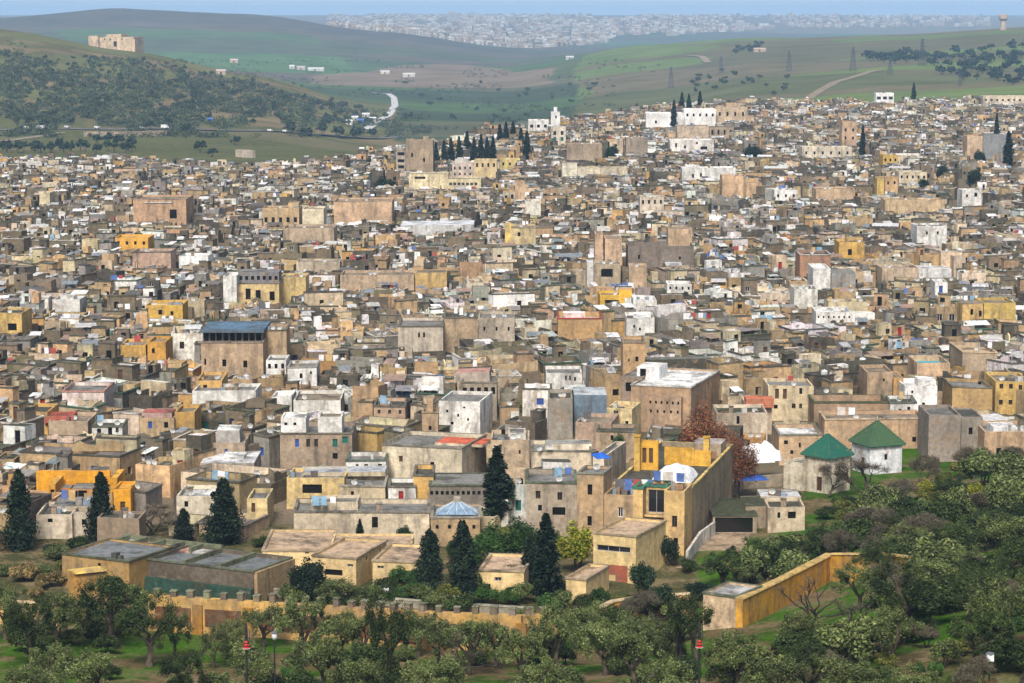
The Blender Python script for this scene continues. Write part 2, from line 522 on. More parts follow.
    strips(far, 900, 420, [(0.12, 0.105, 0.085), (0.08, 0.125, 0.065), (0.115, 0.105, 0.085), (0.09, 0.11, 0.07), (0.11, 0.10, 0.085), (0.085, 0.14, 0.07), (0.10, 0.10, 0.075)], 3)
    crest = (px < 520) & (y > 5300) & (y < 8600)
    strips(crest, 1600, 640, [(0.105, 0.095, 0.085), (0.095, 0.09, 0.078), (0.115, 0.10, 0.088), (0.085, 0.095, 0.07)], 4)  # hill tints cooled so the colour carries distance haze
    gs = (wx > 30) & (wx < 350) & (wy > 3600) & (wy < 4300)
    setc(gs, (0.09, 0.165, 0.07), .1)
    setc((wx > 60) & (wx < 330) & (wy > 4800) & (wy < 5150), (0.085, 0.14, 0.06), .1)
    tan = (wx > 322) & (wx < 556) & (wy > 3150) & (wy < 3500 + 700 * np.sin(np.clip((wx - 318) / 242, 0, 1) * math.pi))
    setc(tan, (0.20, 0.155, 0.115), .1)
    setc((y >= 8600), (0.17, 0.155, 0.125))
    at = me.attributes.new('tint', 'FLOAT_COLOR', 'POINT')
    at.data.foreach_set('color', c.ravel())
    me.update(calc_edges=True)
    me.materials.append(mk_ground())
    o = bpy.data.objects.new('ground', me); COL.objects.link(o)
    tag(o, kind='structure')
build_ground()

# ------------------------------------------------------------------ building kit
TAN, PEACH, CREAM, WHITE = (.41, .285, .155), (.52, .325, .175), (.60, .49, .32), (.72, .70, .655)
GREY, TAUPE, OCHRE, YELLOW = (.30, .28, .25), (.31, .25, .20), (.52, .32, .14), (.62, .44, .18)
ORANGE, BROWN, PALEY, PINK = (.66, .29, .03), (.26, .17, .10), (.70, .515, .255), (.55, .40, .33)
DARK, R_GREY, R_DARK, R_TAN, R_WHITE, MOSS = (.14, .12, .10), (.20, .195, .18), (.07, .068, .055), (.25, .20, .145), (.68, .67, .65), (.055, .062, .033)
RUST, BLUEGREY, GREENT = (.36, .09, .05), (.20, .27, .33), (.012, .105, .068)
WIN = {'w': ((.12, .08, .05), (.012, .012, .014)), 'x': (None, (.01, .009, .008)), 'b': ((.05, .12, .42), (.05, .10, .34)), 'g': ((.03, .16, .13), (.03, .14, .12)),  # style x: near-black sheet standing for the shade inside open gaps
       'd': ((.12, .06, .03), (.09, .05, .03)), 'r': ((.25, .02, .02), (.3, .02, .02)), 's': ((.30, .29, .27), (.015, .017, .02)), 'v': ((.6, .58, .55), (.02, .02, .025)), 'n': ((.03, .05, .12), (.02, .03, .07))}
_wm = {}
def window_mesh(w, h, st):
    k = (round(w, 1) or .1, round(h, 1) or .1, st)
    if k in _wm: return _wm[k]
    fr, pc = WIN[st]
    b = Buf()
    w2 = k[0] / 2 ; h = k[1]
    pm = M_PT if st in 'bgdr' else M_GL
    b.poly(((-w2, .06, 0), (w2, .06, 0), (w2, .06, h), (-w2, .06, h)), pc, pm)
    if fr:
        t = min(.07, w2 * .3)
        for q in ((-w2, -w2 + t, 0, h), (w2 - t, w2, 0, h), (-w2 + t, w2 - t, 0, t), (-w2 + t, w2 - t, h - t, h)):
            b.box(q[0], q[1], 0.0, .065, q[2], q[3], fr, M_PT, True)
        n = max(2, int(round(k[0] / 1.1))) if st in 'sv' else 2
        if st != 'd' and st != 'r':
            for i in range(1, n):
                x = -w2 + k[0] * i / n
                b.box(x - .03, x + .03, .01, .064, t, h - t, fr, M_PT)
        if st in 'bg':
            for i in range(1, int(h / .18)):
                b.box(-w2 + t, w2 - t, .03, .062, i * .18, i * .18 + .07, tuple(c * .6 for c in pc), M_PT)
    _wm[k] = b.mesh('window_pane')
    return _wm[k]

def emit_block(bw, br, k, pane=None):
    """walls and roof of one block; k: x0,x1,y0,y1,z0,z1,par,col,roof,court,wins,corn"""
    x0, x1, y0, y1, z0, z1, par, col = k['x0'], k['x1'], k['y0'], k['y1'], k['z0'], k['z1'], k['par'], k['col']
    nw, nr_ = len(bw.v), len(br.v)
    wm = k.get('wm', M_PP if max(col) > 9 * min(col) or min(col) > .74 or (max(col) > .66 and 2.5 * min(col) < max(col) < 2.85 * min(col)) else M_PL)
    ops = {'F': [], 'L': [], 'R': []}
    for w in k.get('wins', ()): ops[w[0]].append(w[1:5])
    pn = pane
    bw.wall((x0, y0), (x1, y0), z0, z1, ops['F'], col, wm, .2, pn)
    bw.wall((x0, y1), (x0, y0), z0, z1, ops['L'], col, wm, .2, pn)
    bw.wall((x1, y0), (x1, y1), z0, z1, ops['R'], col, wm, .2, pn)
    bw.poly(((x1, y1, z0), (x0, y1, z0), (x0, y1, z1), (x1, y1, z1)), col, wm)
    t = .22 if par > .05 else .0
    zd = z1 - par
    a0, a1, b0, b1 = x0 + t, x1 - t, y0 + t, y1 - t
    if t:
        for p, q in (((a0, b0), (a1, b0)), ((a1, b0), (a1, b1)), ((a1, b1), (a0, b1)), ((a0, b1), (a0, b0))):
            bw.poly(((q[0], q[1], zd), (p[0], p[1], zd), (p[0], p[1], z1), (q[0], q[1], z1)), col, wm)
        for q in (((x0, y0), (x1, y0), (a1, b0), (a0, b0)), ((x1, y0), (x1, y1), (a1, b1), (a1, b0)), ((x1, y1), (x0, y1), (a0, b1), (a1, b1)), ((x0, y1), (x0, y0), (a0, b0), (a0, b1))):
            bw.poly(tuple((p[0], p[1], z1) for p in q), k.get('rim', col), M_RF)
    if k.get('corn'):
        e, cc = .09, k['corn']
        X0, X1, Y0, Y1 = x0 - e, x1 + e, y0 - e, y1 + e
        za, zb = z1 - .16, z1 + .03
        for p, q in (((X0, Y0), (X1, Y0)), ((X1, Y0), (X1, Y1)), ((X1, Y1), (X0, Y1)), ((X0, Y1), (X0, Y0))):
            bw.poly(((p[0], p[1], za), (q[0], q[1], za), (q[0], q[1], zb), (p[0], p[1], zb)), cc, M_RF)
        i0, i1, j0, j1 = x0 + t + .02, x1 - t - .02, y0 + t + .02, y1 - t - .02
        if par <= .05: i0, i1, j0, j1 = x0 + .32, x1 - .32, y0 + .32, y1 - .32
        for q in (((X0, Y0), (X1, Y0), (i1, j0), (i0, j0)), ((X1, Y0), (X1, Y1), (i1, j1), (i1, j0)), ((X1, Y1), (X0, Y1), (i0, j1), (i1, j1)), ((X0, Y1), (X0, Y0), (i0, j0), (i0, j1))):
            bw.poly(tuple((p[0], p[1], zb) for p in q), cc, M_RF)
        for q in (((X0, Y0), (x0, y0), (x1, y0), (X1, Y0)), ((X1, Y0), (x1, y0), (x1, y1), (X1, Y1)), ((X0, Y1), (x0, y1), (x0, y0), (X0, Y0))):
            bw.poly(tuple((p[0], p[1], za) for p in q), cc, M_RF)
    rc = k['roof']
    c = k.get('court')
    if c:
        c0, c1, d0, d1 = c
        for q in (((a0, b0), (a1, b0), (a1, d0), (a0, d0)), ((a0, d1), (a1, d1), (a1, b1), (a0, b1)), ((a0, d0), (c0, d0), (c0, d1), (a0, d1)), ((c1, d0), (a1, d0), (a1, d1), (c1, d1))):
            br.poly(tuple((p[0], p[1], zd) for p in q), rc, M_RF)
        zf = max(z0 + .1, zd - 5)
        for p, q in (((c0, d0), (c1, d0)), ((c1, d0), (c1, d1)), ((c1, d1), (c0, d1)), ((c0, d1), (c0, d0))):
            bw.poly(((q[0], q[1], zf), (p[0], p[1], zf), (p[0], p[1], zd), (q[0], q[1], zd)), col, wm)
        bw.poly(((c0, d0, zf), (c1, d0, zf), (c1, d1, zf), (c0, d1, zf)), rc, M_RF)
    else:
        br.poly(((a0, b0, zd), (a1, b0, zd), (a1, b1, zd), (a0, b1, zd)), rc, M_RF)
    if 'warp' in k:
        for bb, n in ((bw, nw), (br, nr_)) if bw is not br else ((bw, nw),):
            for i in range(n, len(bb.v)): bb.v[i] = warp(k, bb.v[i])

def warp(k, p):
    """old walls lean and are not square: a smooth skew of one block that keeps straight edges straight"""
    A, Bv, Cx, S1, S2 = k['warp']
    x0, x1, y0, y1 = k['x0'], k['x1'], k['y0'], k['y1']
    u, v, w = (p[0] - x0) / (x1 - x0), (p[1] - y0) / (y1 - y0), max(0.0, p[2] - k['z0']) / (k['z1'] - k['z0'])
    return (p[0] + w * Cx * (1 - 2 * u) + S1 * v, p[1] + S2 * (u - .5), p[2] + w * (A * (u - .5) + Bv * (v - .5)))
def rnd_warp(r, k, m=1.0):
    k['warp'] = (r.gauss(0, .16) * m, r.gauss(0, .16) * m, r.uniform(0, .12), r.gauss(0, .18) * m, r.gauss(0, .25) * m)

def win_objects(k, parent):
    for w in k.get('wins', ()):
        f, u0, u1, v0, v1, st = w
        um = (u0 + u1) / 2
        if f == 'F': loc, rz = (k['x0'] + um, k['y0'] + .12, v0), 0
        elif f == 'L': loc, rz = (k['x0'] + .12, k['y1'] - um, v0), -math.pi / 2
        else: loc, rz = (k['x1'] - .12, k['y0'] + um, v0), math.pi / 2
        me = window_mesh(u1 - u0, v1 - v0, st)
        if 'warp' in k: loc = warp(k, loc)
        o = put('door' if st in 'dr' else 'window', me, parent, loc, rz)
        w_, h_ = round(u1 - u0, 1) or .1, round(v1 - v0, 1) or .1
        o.scale = ((u1 - u0) / w_, 1, (v1 - v0) / h_)

# ---- roof clutter: each returns a buffer in its own coordinates
def x_dish():
    b = Buf()
    c = (.62, .62, .6)
    b.tube([(0, 0, 0), (0, 0, .55)], [.03, .03], (.3, .3, .3), M_MT, 5)
    pr = [(.0, 0), (.2, .02), (.42, .11)]
    T = lambda r, a, d: (r * math.cos(a), -.12 - d * .9 + r * math.sin(a) * -.45 * 0.5, .62 + r * math.sin(a) * .9)
    k = 10
    for (r0, d0), (r1, d1) in zip(pr, pr[1:]):
        for j in range(k):
            a, e = 2 * math.pi * j / k, 2 * math.pi * (j + 1) / k
            b.poly((T(r0, a, d0), T(r1, a, d1), T(r1, e, d1), T(r0, e, d0)), c, M_MT)
    b.tube([(0, -.12, .4), (0, -.55, .6)], [.015, .02], (.25, .25, .25), M_MT, 4)
    return b
def x_canopy(w, d, h, drop, col, rib=True):
    b = Buf()
    for x in (-w / 2 + .06, w / 2 - .06):
        for y, hh in ((-d / 2 + .06, h - drop), (d / 2 - .06, h)):
            b.box(x - .04, x + .04, y - .04, y + .04, 0, hh - .03, (.2, .17, .14), M_MT)
    n = max(2, int(w / .5))
    for i in range(n):
        xa, xb = -w / 2 + w * i / n, -w / 2 + w * (i + 1) / n
        o = .035 if i % 2 else 0
        b.obox(((xa, -d / 2, h - drop - .03 + o), (xb, -d / 2, h - drop - .03 + o), (xb, d / 2, h - .03 + o), (xa, d / 2, h - .03 + o),
                (xa, -d / 2, h - drop + o), (xb, -d / 2, h - drop + o), (xb, d / 2, h + o), (xa, d / 2, h + o)), col, M_MT)
    return b
def x_chimney():
    b = Buf()
    b.box(-.3, .3, -.3, .3, 0, 1.1, (.34, .26, .18), M_PL)
    b.box(-.38, .38, -.38, .38, 1.1, 1.22, (.3, .26, .22), M_RF, True)
    return b
def x_tank():
    b = Buf()
    b.lathe([(.5, 0), (.52, .1), (.52, 1.0), (.4, 1.15), (.12, 1.2), (.12, 1.28)], (.55, .55, .54), M_MT, 12)
    return b
CLOTHC = [(.75, .75, .76), (.7, .7, .72), (.10, .16, .38), (.36, .08, .07), (.22, .36, .48), (.5, .36, .18), (.7, .7, .7), (.55, .5, .45), (.12, .12, .13)]
def x_laundry(L, r):
    b = Buf()
    for x in (-L / 2, L / 2): b.box(x - .03, x + .03, -.03, .03, 0, 1.75, (.2, .18, .16), M_MT)
    b.box(-L / 2, L / 2, -.008, .008, 1.69, 1.705, (.3, .3, .3), M_MT, True)
    x = -L / 2 + .2
    while x < L / 2 - .5:
        w = r.uniform(.5, 1.3); h = r.uniform(.6, 1.3)
        w = min(w, L / 2 - .1 - x)
        s = r.uniform(-.1, .1)
        b.obox(((x, s - .01, 1.69 - h), (x + w, -s - .01, 1.69 - h), (x + w, -s + .012, 1.69 - h), (x, s + .012, 1.69 - h),
                (x, -.012, 1.72), (x + w, -.012, 1.72), (x + w, .012, 1.72), (x, .012, 1.72)), r.choice(CLOTHC), M_CL)
        x += w + r.uniform(.05, .5)
    return b
def x_junk(w, r):
    b = Buf()
    x = -w / 2
    while x < w / 2:
        a = r.uniform(.3, 1.0); h = r.uniform(.2, .9)
        b.box(x, x + a, -r.uniform(.2, .5), r.uniform(.2, .5), 0, h, r.choice([(.25, .22, .2), (.12, .1, .09), (.45, .43, .4), (.3, .18, .1), (.2, .25, .3)]), M_MT)
        x += a + r.uniform(.02, .4)
    return b
def x_stub(L, h, col, r):
    # a broken length of terrace wall with an uneven top
    b = Buf(); n = max(2, int(L / .9)); hs = [h * r.uniform(.55, 1.1) for _ in range(n + 1)]
    for i in range(n):
        x0, x1 = -L / 2 + L * i / n, -L / 2 + L * (i + 1) / n
        b.obox(((x0, -.13, 0), (x1, -.13, 0), (x1, .13, 0), (x0, .13, 0), (x0, -.12, hs[i]), (x1, -.12, hs[i + 1]), (x1, .12, hs[i + 1]), (x0, .12, hs[i])), col, M_PL)
    return b
def x_aerial(h):
    b = Buf(); c = (.2, .2, .2)
    b.box(-.02, .02, -.02, .02, 0, h, c, M_MT)
    b.box(-.5, .5, -.012, .012, h - .12, h - .09, c, M_MT, True)
    for x in (-.45, -.2, .05, .3): b.box(x, x + .02, -.25, .25, h - .12, h - .1, c, M_MT, True)
    return b
_xm = {}
def extra_buf(e):
    k = e[0]
    r = random.Random(e[7])
    if k == 'satellite_dish': return x_dish()
    if k == 'chimney': return x_chimney()
    if k == 'water_tank': return x_tank()
    if k == 'clothesline': return x_laundry(e[5], r)
    if k == 'clutter': return x_junk(e[5], r)
    if k == 'wall_stub': return x_stub(e[5], e[6], e[8], r)
    if k == 'aerial': return x_aerial(e[5])
    return x_canopy(e[5], e[6], 2.3, .5, e[8])

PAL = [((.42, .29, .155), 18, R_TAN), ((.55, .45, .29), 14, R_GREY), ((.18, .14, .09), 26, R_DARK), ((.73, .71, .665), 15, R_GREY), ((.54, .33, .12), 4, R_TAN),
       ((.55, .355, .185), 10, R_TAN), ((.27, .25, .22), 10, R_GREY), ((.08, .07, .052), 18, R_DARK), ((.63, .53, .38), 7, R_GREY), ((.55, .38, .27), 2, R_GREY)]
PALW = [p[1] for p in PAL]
CNAME = {0: 'tan', 1: 'cream', 2: 'grey-brown', 3: 'whitewashed', 4: 'ochre', 5: 'peach', 6: 'grey concrete', 7: 'dark weathered', 8: 'pale beige', 9: 'pinkish'}

def auto_wins(r, L, z0, h, face, p=.6):
    out = []
    st = r.choice('wwwwxxxvbgn')
    w, hh = r.uniform(.7, 1.1), r.uniform(.9, 1.4)
    nfl = max(1, int(h / 3.0))
    for f in range(nfl):
        if r.random() > p: continue
        zc = z0 + h - 1.0 - (nfl - 1 - f) * 3.0 - hh * .5 - .4
        n = r.choice([1, 1, 2, 2, 3, 4]) if L > 6 else r.choice([1, 1, 2])
        for i in range(n):
            u = L * (i + .5 + r.uniform(-.12, .12)) / n
            if u - w / 2 > .3 and u + w / 2 < L - .3 and zc - hh / 2 > z0 + .3:
                out.append((face, u - w / 2, u + w / 2, round(zc - hh / 2, 3), round(zc + hh / 2, 3), st))
    return out

def gen_house(r, x, y, z, rz, w, d, h, far):
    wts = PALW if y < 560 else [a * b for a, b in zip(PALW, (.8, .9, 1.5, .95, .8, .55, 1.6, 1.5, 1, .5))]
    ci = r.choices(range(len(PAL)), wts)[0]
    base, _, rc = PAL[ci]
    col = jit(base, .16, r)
    rc = r.choice([rc, R_GREY, R_DARK, R_DARK, R_DARK, (.11, .10, .08), (.055, .058, .04), (.36, .34, .30), R_WHITE, (.16, .145, .12)])
    if ci == 3 and r.random() < .4: rc = R_WHITE
    rc = jit(rc, .15, r)
    par = r.choice([r.uniform(.4, .9), r.uniform(.9, 1.9)])
    k = dict(pname='wall', x0=-w / 2, x1=w / 2, y0=0, y1=d, z0=-2.5, z1=h, par=par, col=col, roof=rc)
    k['wins'] = auto_wins(r, w, 0, h - max(0, par - .8), 'F', .62) + auto_wins(r, d, 0, h - par, 'L', .3) + auto_wins(r, d, 0, h - par, 'R', .3)
    if r.random() < .5: k['corn'] = jit(r.choice([(.09, .085, .07), (.07, .09, .045), (.15, .135, .11), (.055, .11, .07), (.55, .5, .44), (.10, .09, .06)]), .1, r)
    if r.random() < .55: k['rim'] = jit((.11, .105, .08), .25, r)
    if w > 5.5 and d > 4.8 and r.random() < .55:
        cw, cd = w * r.uniform(.24, .4), d * r.uniform(.25, .4)
        k['court'] = (-cw / 2, cw / 2, d / 2 - cd / 2 + .5, d / 2 + cd / 2 + .5)
    blocks = [k]
    zd = h - par
    desc = []
    # a lower wing in front or a side wing of its own height and colour
    if r.random() < .5:
        fw = w * r.uniform(.35, .7); side = r.choice([-1, 1]); fd = r.uniform(1.6, 3.6)
        fx = (-w / 2 + .03, -w / 2 + .03 + fw) if side < 0 else (w / 2 - .03 - fw, w / 2 - .03)
        fh = h - r.uniform(.5, 1.8)
        c2 = jit(PAL[r.choices(range(len(PAL)), PALW)[0]][0], .14, r)
        q = dict(pname='annex', x0=fx[0], x1=fx[1], y0=-fd, y1=-.004, z0=-2.5, z1=fh, par=r.choice([.04, .5, 1.0]), col=c2, roof=jit(r.choice([R_GREY, R_DARK, R_TAN, R_WHITE, (.2, .18, .15)]), .2, r))
        q['wins'] = auto_wins(r, fw, 0, fh - .5, 'F', .5)
        if r.random() < .4: q['corn'] = jit((.09, .09, .065), .2, r)
        blocks.append(q)
    nr = r.choices([0, 1, 2, 3], [38, 42, 16, 4])[0]
    spots = [(-w / 2 + .05, -1), (w / 2 - .05, 1), (0, 0)]
    r.shuffle(spots)
    used = []
    for i in range(nr):
        sx = spots[i % 3][1]
        rw, rd, rh = w * r.uniform(.25, .5), d * r.uniform(.22, .45), r.uniform(.9, 2.3)
        if i == 0 and r.random() < .15: rw, rh = w * .75, r.uniform(2.2, 3.0)
        if sx == -1: a0, a1 = -w / 2 + .012, -w / 2 + rw
        elif sx == 1: a0, a1 = w / 2 - rw, w / 2 - .012
        else: a0, a1 = -rw / 2, rw / 2
        yb = d - .012 if r.random() < .7 else d * .62
        b0, b1 = yb - rd, yb
        if k.get('court'):
            b0 = max(b0, k['court'][3] + .02)
            if b1 - b0 < 1.2: continue
        if any(a0 < u1 and a1 > u0 for u0, u1 in used): continue
        used.append((a0, a1))
        c2 = col if r.random() < .4 else jit(PAL[r.choices(range(len(PAL)), PALW)[0]][0], .12, r)
        q = dict(pname='roof_room', x0=a0, x1=a1, y0=b0, y1=b1, z0=zd - .05, z1=h + rh - par * .4, par=r.choice([.04, .15, .3]), col=c2, roof=jit(r.choice([rc, R_GREY, R_WHITE, R_DARK]), .2, r))
        q['wins'] = []
        L = a1 - a0
        if L > 1.6:
            u = L * r.uniform(.3, .7)
            q['wins'].append(('F', u - .42, u + .42, zd + .02, zd + 1.9, r.choice('ddxxxr')) if r.random() < .6 else ('F', u - .45, u + .45, zd + .9, zd + 1.8, r.choice('wxv')))
        q['wins'] = [t for t in q['wins'] if t[4] < q['z1'] - .1]
        if r.random() < .45: q['corn'] = jit((.11, .10, .08), .2, r)
        blocks.append(q)
    for q in blocks: rnd_warp(r, q, 1.0 if q['pname'] == 'wall' else .6)
    ex = []
    def spot():
        return r.uniform(-w / 2 + .8, w / 2 - .8), r.uniform(.8, max(1.0, d * .35))
    def add(kind, a=0, b=0, col=None, p=None, dz=0):
        px_, py_ = p or spot()
        ex.append((kind, px_, py_, zd + dz, r.uniform(-.3, .3), a, b, r.randrange(10**6), col))
    up = par - .35 if par > .9 else 0
    if r.random() < .7: add('satellite_dish', dz=up); desc.append('dish')
    if r.random() < .45: add('satellite_dish', dz=up)
    if r.random() < .22: add('chimney', dz=up * .5)
    if r.random() < .10: add('water_tank'); desc.append('tank')
    if r.random() < .13 and w > 5: add('clothesline', min(w * .5, r.uniform(2.5, 5)), p=(r.uniform(-w * .15, w * .15), d * .2), dz=up * .6); desc.append('line')
    if r.random() < .65: add('clutter', r.uniform(1, min(4, w * .4)), p=(r.uniform(-w * .25, w * .25), r.uniform(.9, d * .3)), dz=up * .3)
    if r.random() < .30:
        cw, cd = w * r.uniform(.3, .6), min(d * .4, 3.5)
        add('tin_canopy', cw, cd, jit(r.choice([(.36, .36, .35), (.45, .44, .42), (.28, .19, .14), (.56, .56, .54), (.18, .20, .21), (.22, .20, .18), (.10, .09, .075), (.14, .13, .11), (.68, .68, .68)]), .1, r), p=(r.uniform(-w / 2 + cw / 2 + .2, w / 2 - cw / 2 - .2), cd / 2 + .35), dz=-.4 + up * .3); desc.append('canopy')
    if r.random() < .55:
        L_ = w * r.uniform(.3, .6)
        add('wall_stub', L_, r.uniform(.8, 1.7), jit(col, .15, r), p=(r.uniform(-w / 2 + L_ / 2 + .3, w / 2 - L_ / 2 - .3), d * r.uniform(.55, .85)), dz=par * .3)
    if r.random() < .3:
        L_ = min(d * .6, 3.5)
        ex.append(('wall_stub', r.choice([-1, 1]) * (w / 2 - .45), d * .5, zd, math.pi / 2, L_, r.uniform(.8, 1.5) + par * .6, r.randrange(10**6), jit(col, .15, r)))
    if r.random() < .25 and not far: add('aerial', r.uniform(1.8, 3.2))
    top = max(b['z1'] for b in blocks)
    return dict(x=x, y=y, z=z, rz=rz, w=w, d=d, h=h, blocks=blocks, ex=ex, top=top, ci=ci, desc=desc, nr=sum(b['pname'] == 'roof_room' for b in blocks))

def house_objects(s, name, label, group=None, cat='house'):
    root = put(name, None, None, (s['x'], s['y'], s['z']), s['rz'])
    root.empty_display_size = 1
    tag(root, label, cat, group)
    for k in s['blocks']:
        bw = Buf()
        if k['pname'] == 'wall':
            br = Buf(); emit_block(bw, br, k)
            o = put('wall', bw.mesh('wall'), root)
            put('roof', br.mesh('roof'), root)
            win_objects(k, root)
        else:
            emit_block(bw, bw, k)
            o = put(k['pname'], bw.mesh(k['pname']), root)
            win_objects(k, o)
    for e in s['ex']:
        key = (e[0],) if e[0] in ('satellite_dish', 'chimney', 'water_tank') else (e[0], e[7])
        if key not in _xm: _xm[key] = extra_buf(e).mesh(e[0])
        put(e[0], _xm[key], root, (e[1], e[2], e[3]), e[4])
    return root

def house_stuff(s, buf):
    b = Buf()
    for k in s['blocks']: emit_block(b, b, k, (.012, .011, .012))
    for e in s['ex']: b.add(extra_buf(e), e[1], e[2], e[3], e[4])
    buf.add(b, s['x'], s['y'], s['z'], s['rz'])

# ------------------------------------------------------------------ individual buildings of the photograph
LMS = []          # records: px box, distance, label phrase
CAPS = []         # (px0, px1, Y, py): what stands nearer must stay below py there
FOOT = []         # footprints (x0,x1,y0,y1) kept free of ordinary houses
def find_y(px, pyt, ht):
    d = ray(px, pyt)
    ys = np.linspace(180, 2600, 2421)
    zz = CZ + d[2] * ys / d[1]
    g = ground_np(d[0] * ys / d[1], ys) + ht
    w = np.nonzero(zz <= g)[0]
    return float(ys[w[0]]) if len(w) else 1500.0

def lm_extras(r, k):
    w, d, zd = k['x1'] - k['x0'], k['y1'] - k['y0'], k['z1'] - k['par']
    out = []
    up = max(0, k['par'] - .4)
    for kind, p in (('satellite_dish', .6), ('satellite_dish', .35), ('clutter', .6), ('clothesline', .2), ('chimney', .2)):
        if r.random() < p and w > 3.5:
            out.append((kind, k['x0'] + w * r.uniform(.2, .8), k['y0'] + d * r.uniform(.12, .3), zd + up, r.uniform(-.3, .3), min(w * .4, r.uniform(1.5, 3.5)), 0, r.randrange(10**6), None))
    return out

def LM(name, label, box, col, ht=8.0, base=None, depth=9.0, yaw=0.0, par=.5, roof=None, wins=(), blocks=(), corn=None, anc=None, cat='house', court=None, group=None, cap=True, Y=None, ex=()):
    px0, px1, pyt, pyb = box
    pa = px1 if yaw < 0 else px0
    if ht: ht *= .66 if pyt > 365 else .8 if pyt > 255 else .92
    if Y is None:
        Y = hit(pa, base)[1] if base else find_y(pa, pyt, ht)
    th = math.radians(yaw); cy = math.cos(th)
    xa, _, zt = at_y(pa, pyt, Y)
    zb = ground(xa, Y)
    lx = lambda px, dy=0.0: ((px - 512) / F * (Y + dy) * 1.0 - xa) / cy
    # distance along the axis is close to Y here
    lx0 = lambda px, dy=0.0: (at_y(px, pyt, Y + dy)[0] - xa) / cy
    def mk(pname, p0, p1, pt, dy, dep, c, ws, pr, rf, z0, cn=None):
        a0, a1 = lx0(p0, dy), lx0(p1, dy)
        if pname == 'wall' and dy == 0:
            if yaw < 0: a1 = 0.0
            else: a0 = 0.0
        z1 = at_y((p0 + p1) / 2, pt, Y + dy)[2] - zb
        if z0 == 'slab': z0 = z1 - .45
        k = dict(pname=pname, x0=a0, x1=a1, y0=dy, y1=dy + dep, z0=z0, z1=z1, par=pr, col=c, roof=rf, corn=cn)
        out = []
        zz = lambda py: at_y((p0 + p1) / 2, py, Y + dy)[2] - zb
        uu = lambda px: lx0(px, dy) - a0
        s = F / (Y + dy)
        for w in ws:
            if w[0] == 'row':        # ('row', n, py centre, w px, h px, style [, px from, px to])
                n, pc, wp, hp, st = w[1:6]
                q0, q1 = (w[6], w[7]) if len(w) > 6 else (p0, p1)
                for i in range(n):
                    q = q0 + (q1 - q0) * (i + .5) / n
                    out.append(('F', uu(q - wp / 2), uu(q + wp / 2), round(zz(pc + hp / 2), 3), round(zz(pc - hp / 2), 3), st))
            elif isinstance(w[0], str):       # ('R', fraction along, height above base as fraction from top, w m, h m, style)
                zc = z1 - w[2]
                out.append((w[0], w[1] * dep - w[3] / 2, w[1] * dep + w[3] / 2, zc - w[4] / 2, zc + w[4] / 2, w[5]))
            else:                    # (px, py centre, w px, h px, style)
                out.append(('F', uu(w[0] - w[2] / 2), uu(w[0] + w[2] / 2), round(zz(w[1] + w[3] / 2), 3), round(zz(w[1] - w[3] / 2), 3), w[4]))
        k['wins'] = out
        return k
    ks = [mk('wall', px0, px1, pyt, 0.0, depth, col, wins, par, roof or tuple(c * .8 for c in col), -2.5, corn)]
    if court: ks[0]['court'] = court
    for q in blocks:   # (pname, px0, px1, pyt, dy, depth, col, wins, par, roof, z0 or None)
        pname, p0, p1, pt, dy, dep, c, ws, pr, rf = q[:10]
        z0 = q[10] if len(q) > 10 and q[10] is not None else (-2.5 if pname == 'wall' else ks[0]['z1'] - ks[0]['par'] - .03)
        ks.append(mk(pname, p0, p1, pt, dy, dep, c, ws, pr, rf, z0, q[11] if len(q) > 11 else None))
    wr_ = random.Random(int(px0 * 7 + pyt))
    for k in ks:
        if k['x1'] - k['x0'] > 1.5 and name in ('house', 'stone_house', 'yellow_ruin'): rnd_warp(wr_, k, .6)
    s = dict(x=xa, y=Y, z=zb, rz=th, blocks=ks, ex=list(ex) + (lm_extras(wr_, ks[0]) if name == 'house' and not ex else []))
    root = house_objects(s, name, label, group, cat)
    # exclusion
    X0 = min(k['x0'] for k in ks); X1 = max(k['x1'] for k in ks); D = max(k['y1'] for k in ks)
    cs = [(xa + u * math.cos(th) - v * math.sin(th), Y + u * math.sin(th) + v * math.cos(th)) for u in (X0, X1) for v in (0, D)]
    FOOT.append((min(c[0] for c in cs) - .4, max(c[0] for c in cs) + .4, min(c[1] for c in cs) - .4, max(c[1] for c in cs) + .4))
    pl = min(proj(c[0], c[1], zb)[0] for c in cs); pr_ = max(proj(c[0], c[1], zb)[0] for c in cs)
    if cap: CAPS.append((min(px0, pl) + 1, max(px1, pr_) - 1, Y, pyb))
    LMS.append(dict(px0=px0, px1=px1, pyt=pyt, pyb=pyb, Y=Y, anc=anc, root=root))
    return root, s

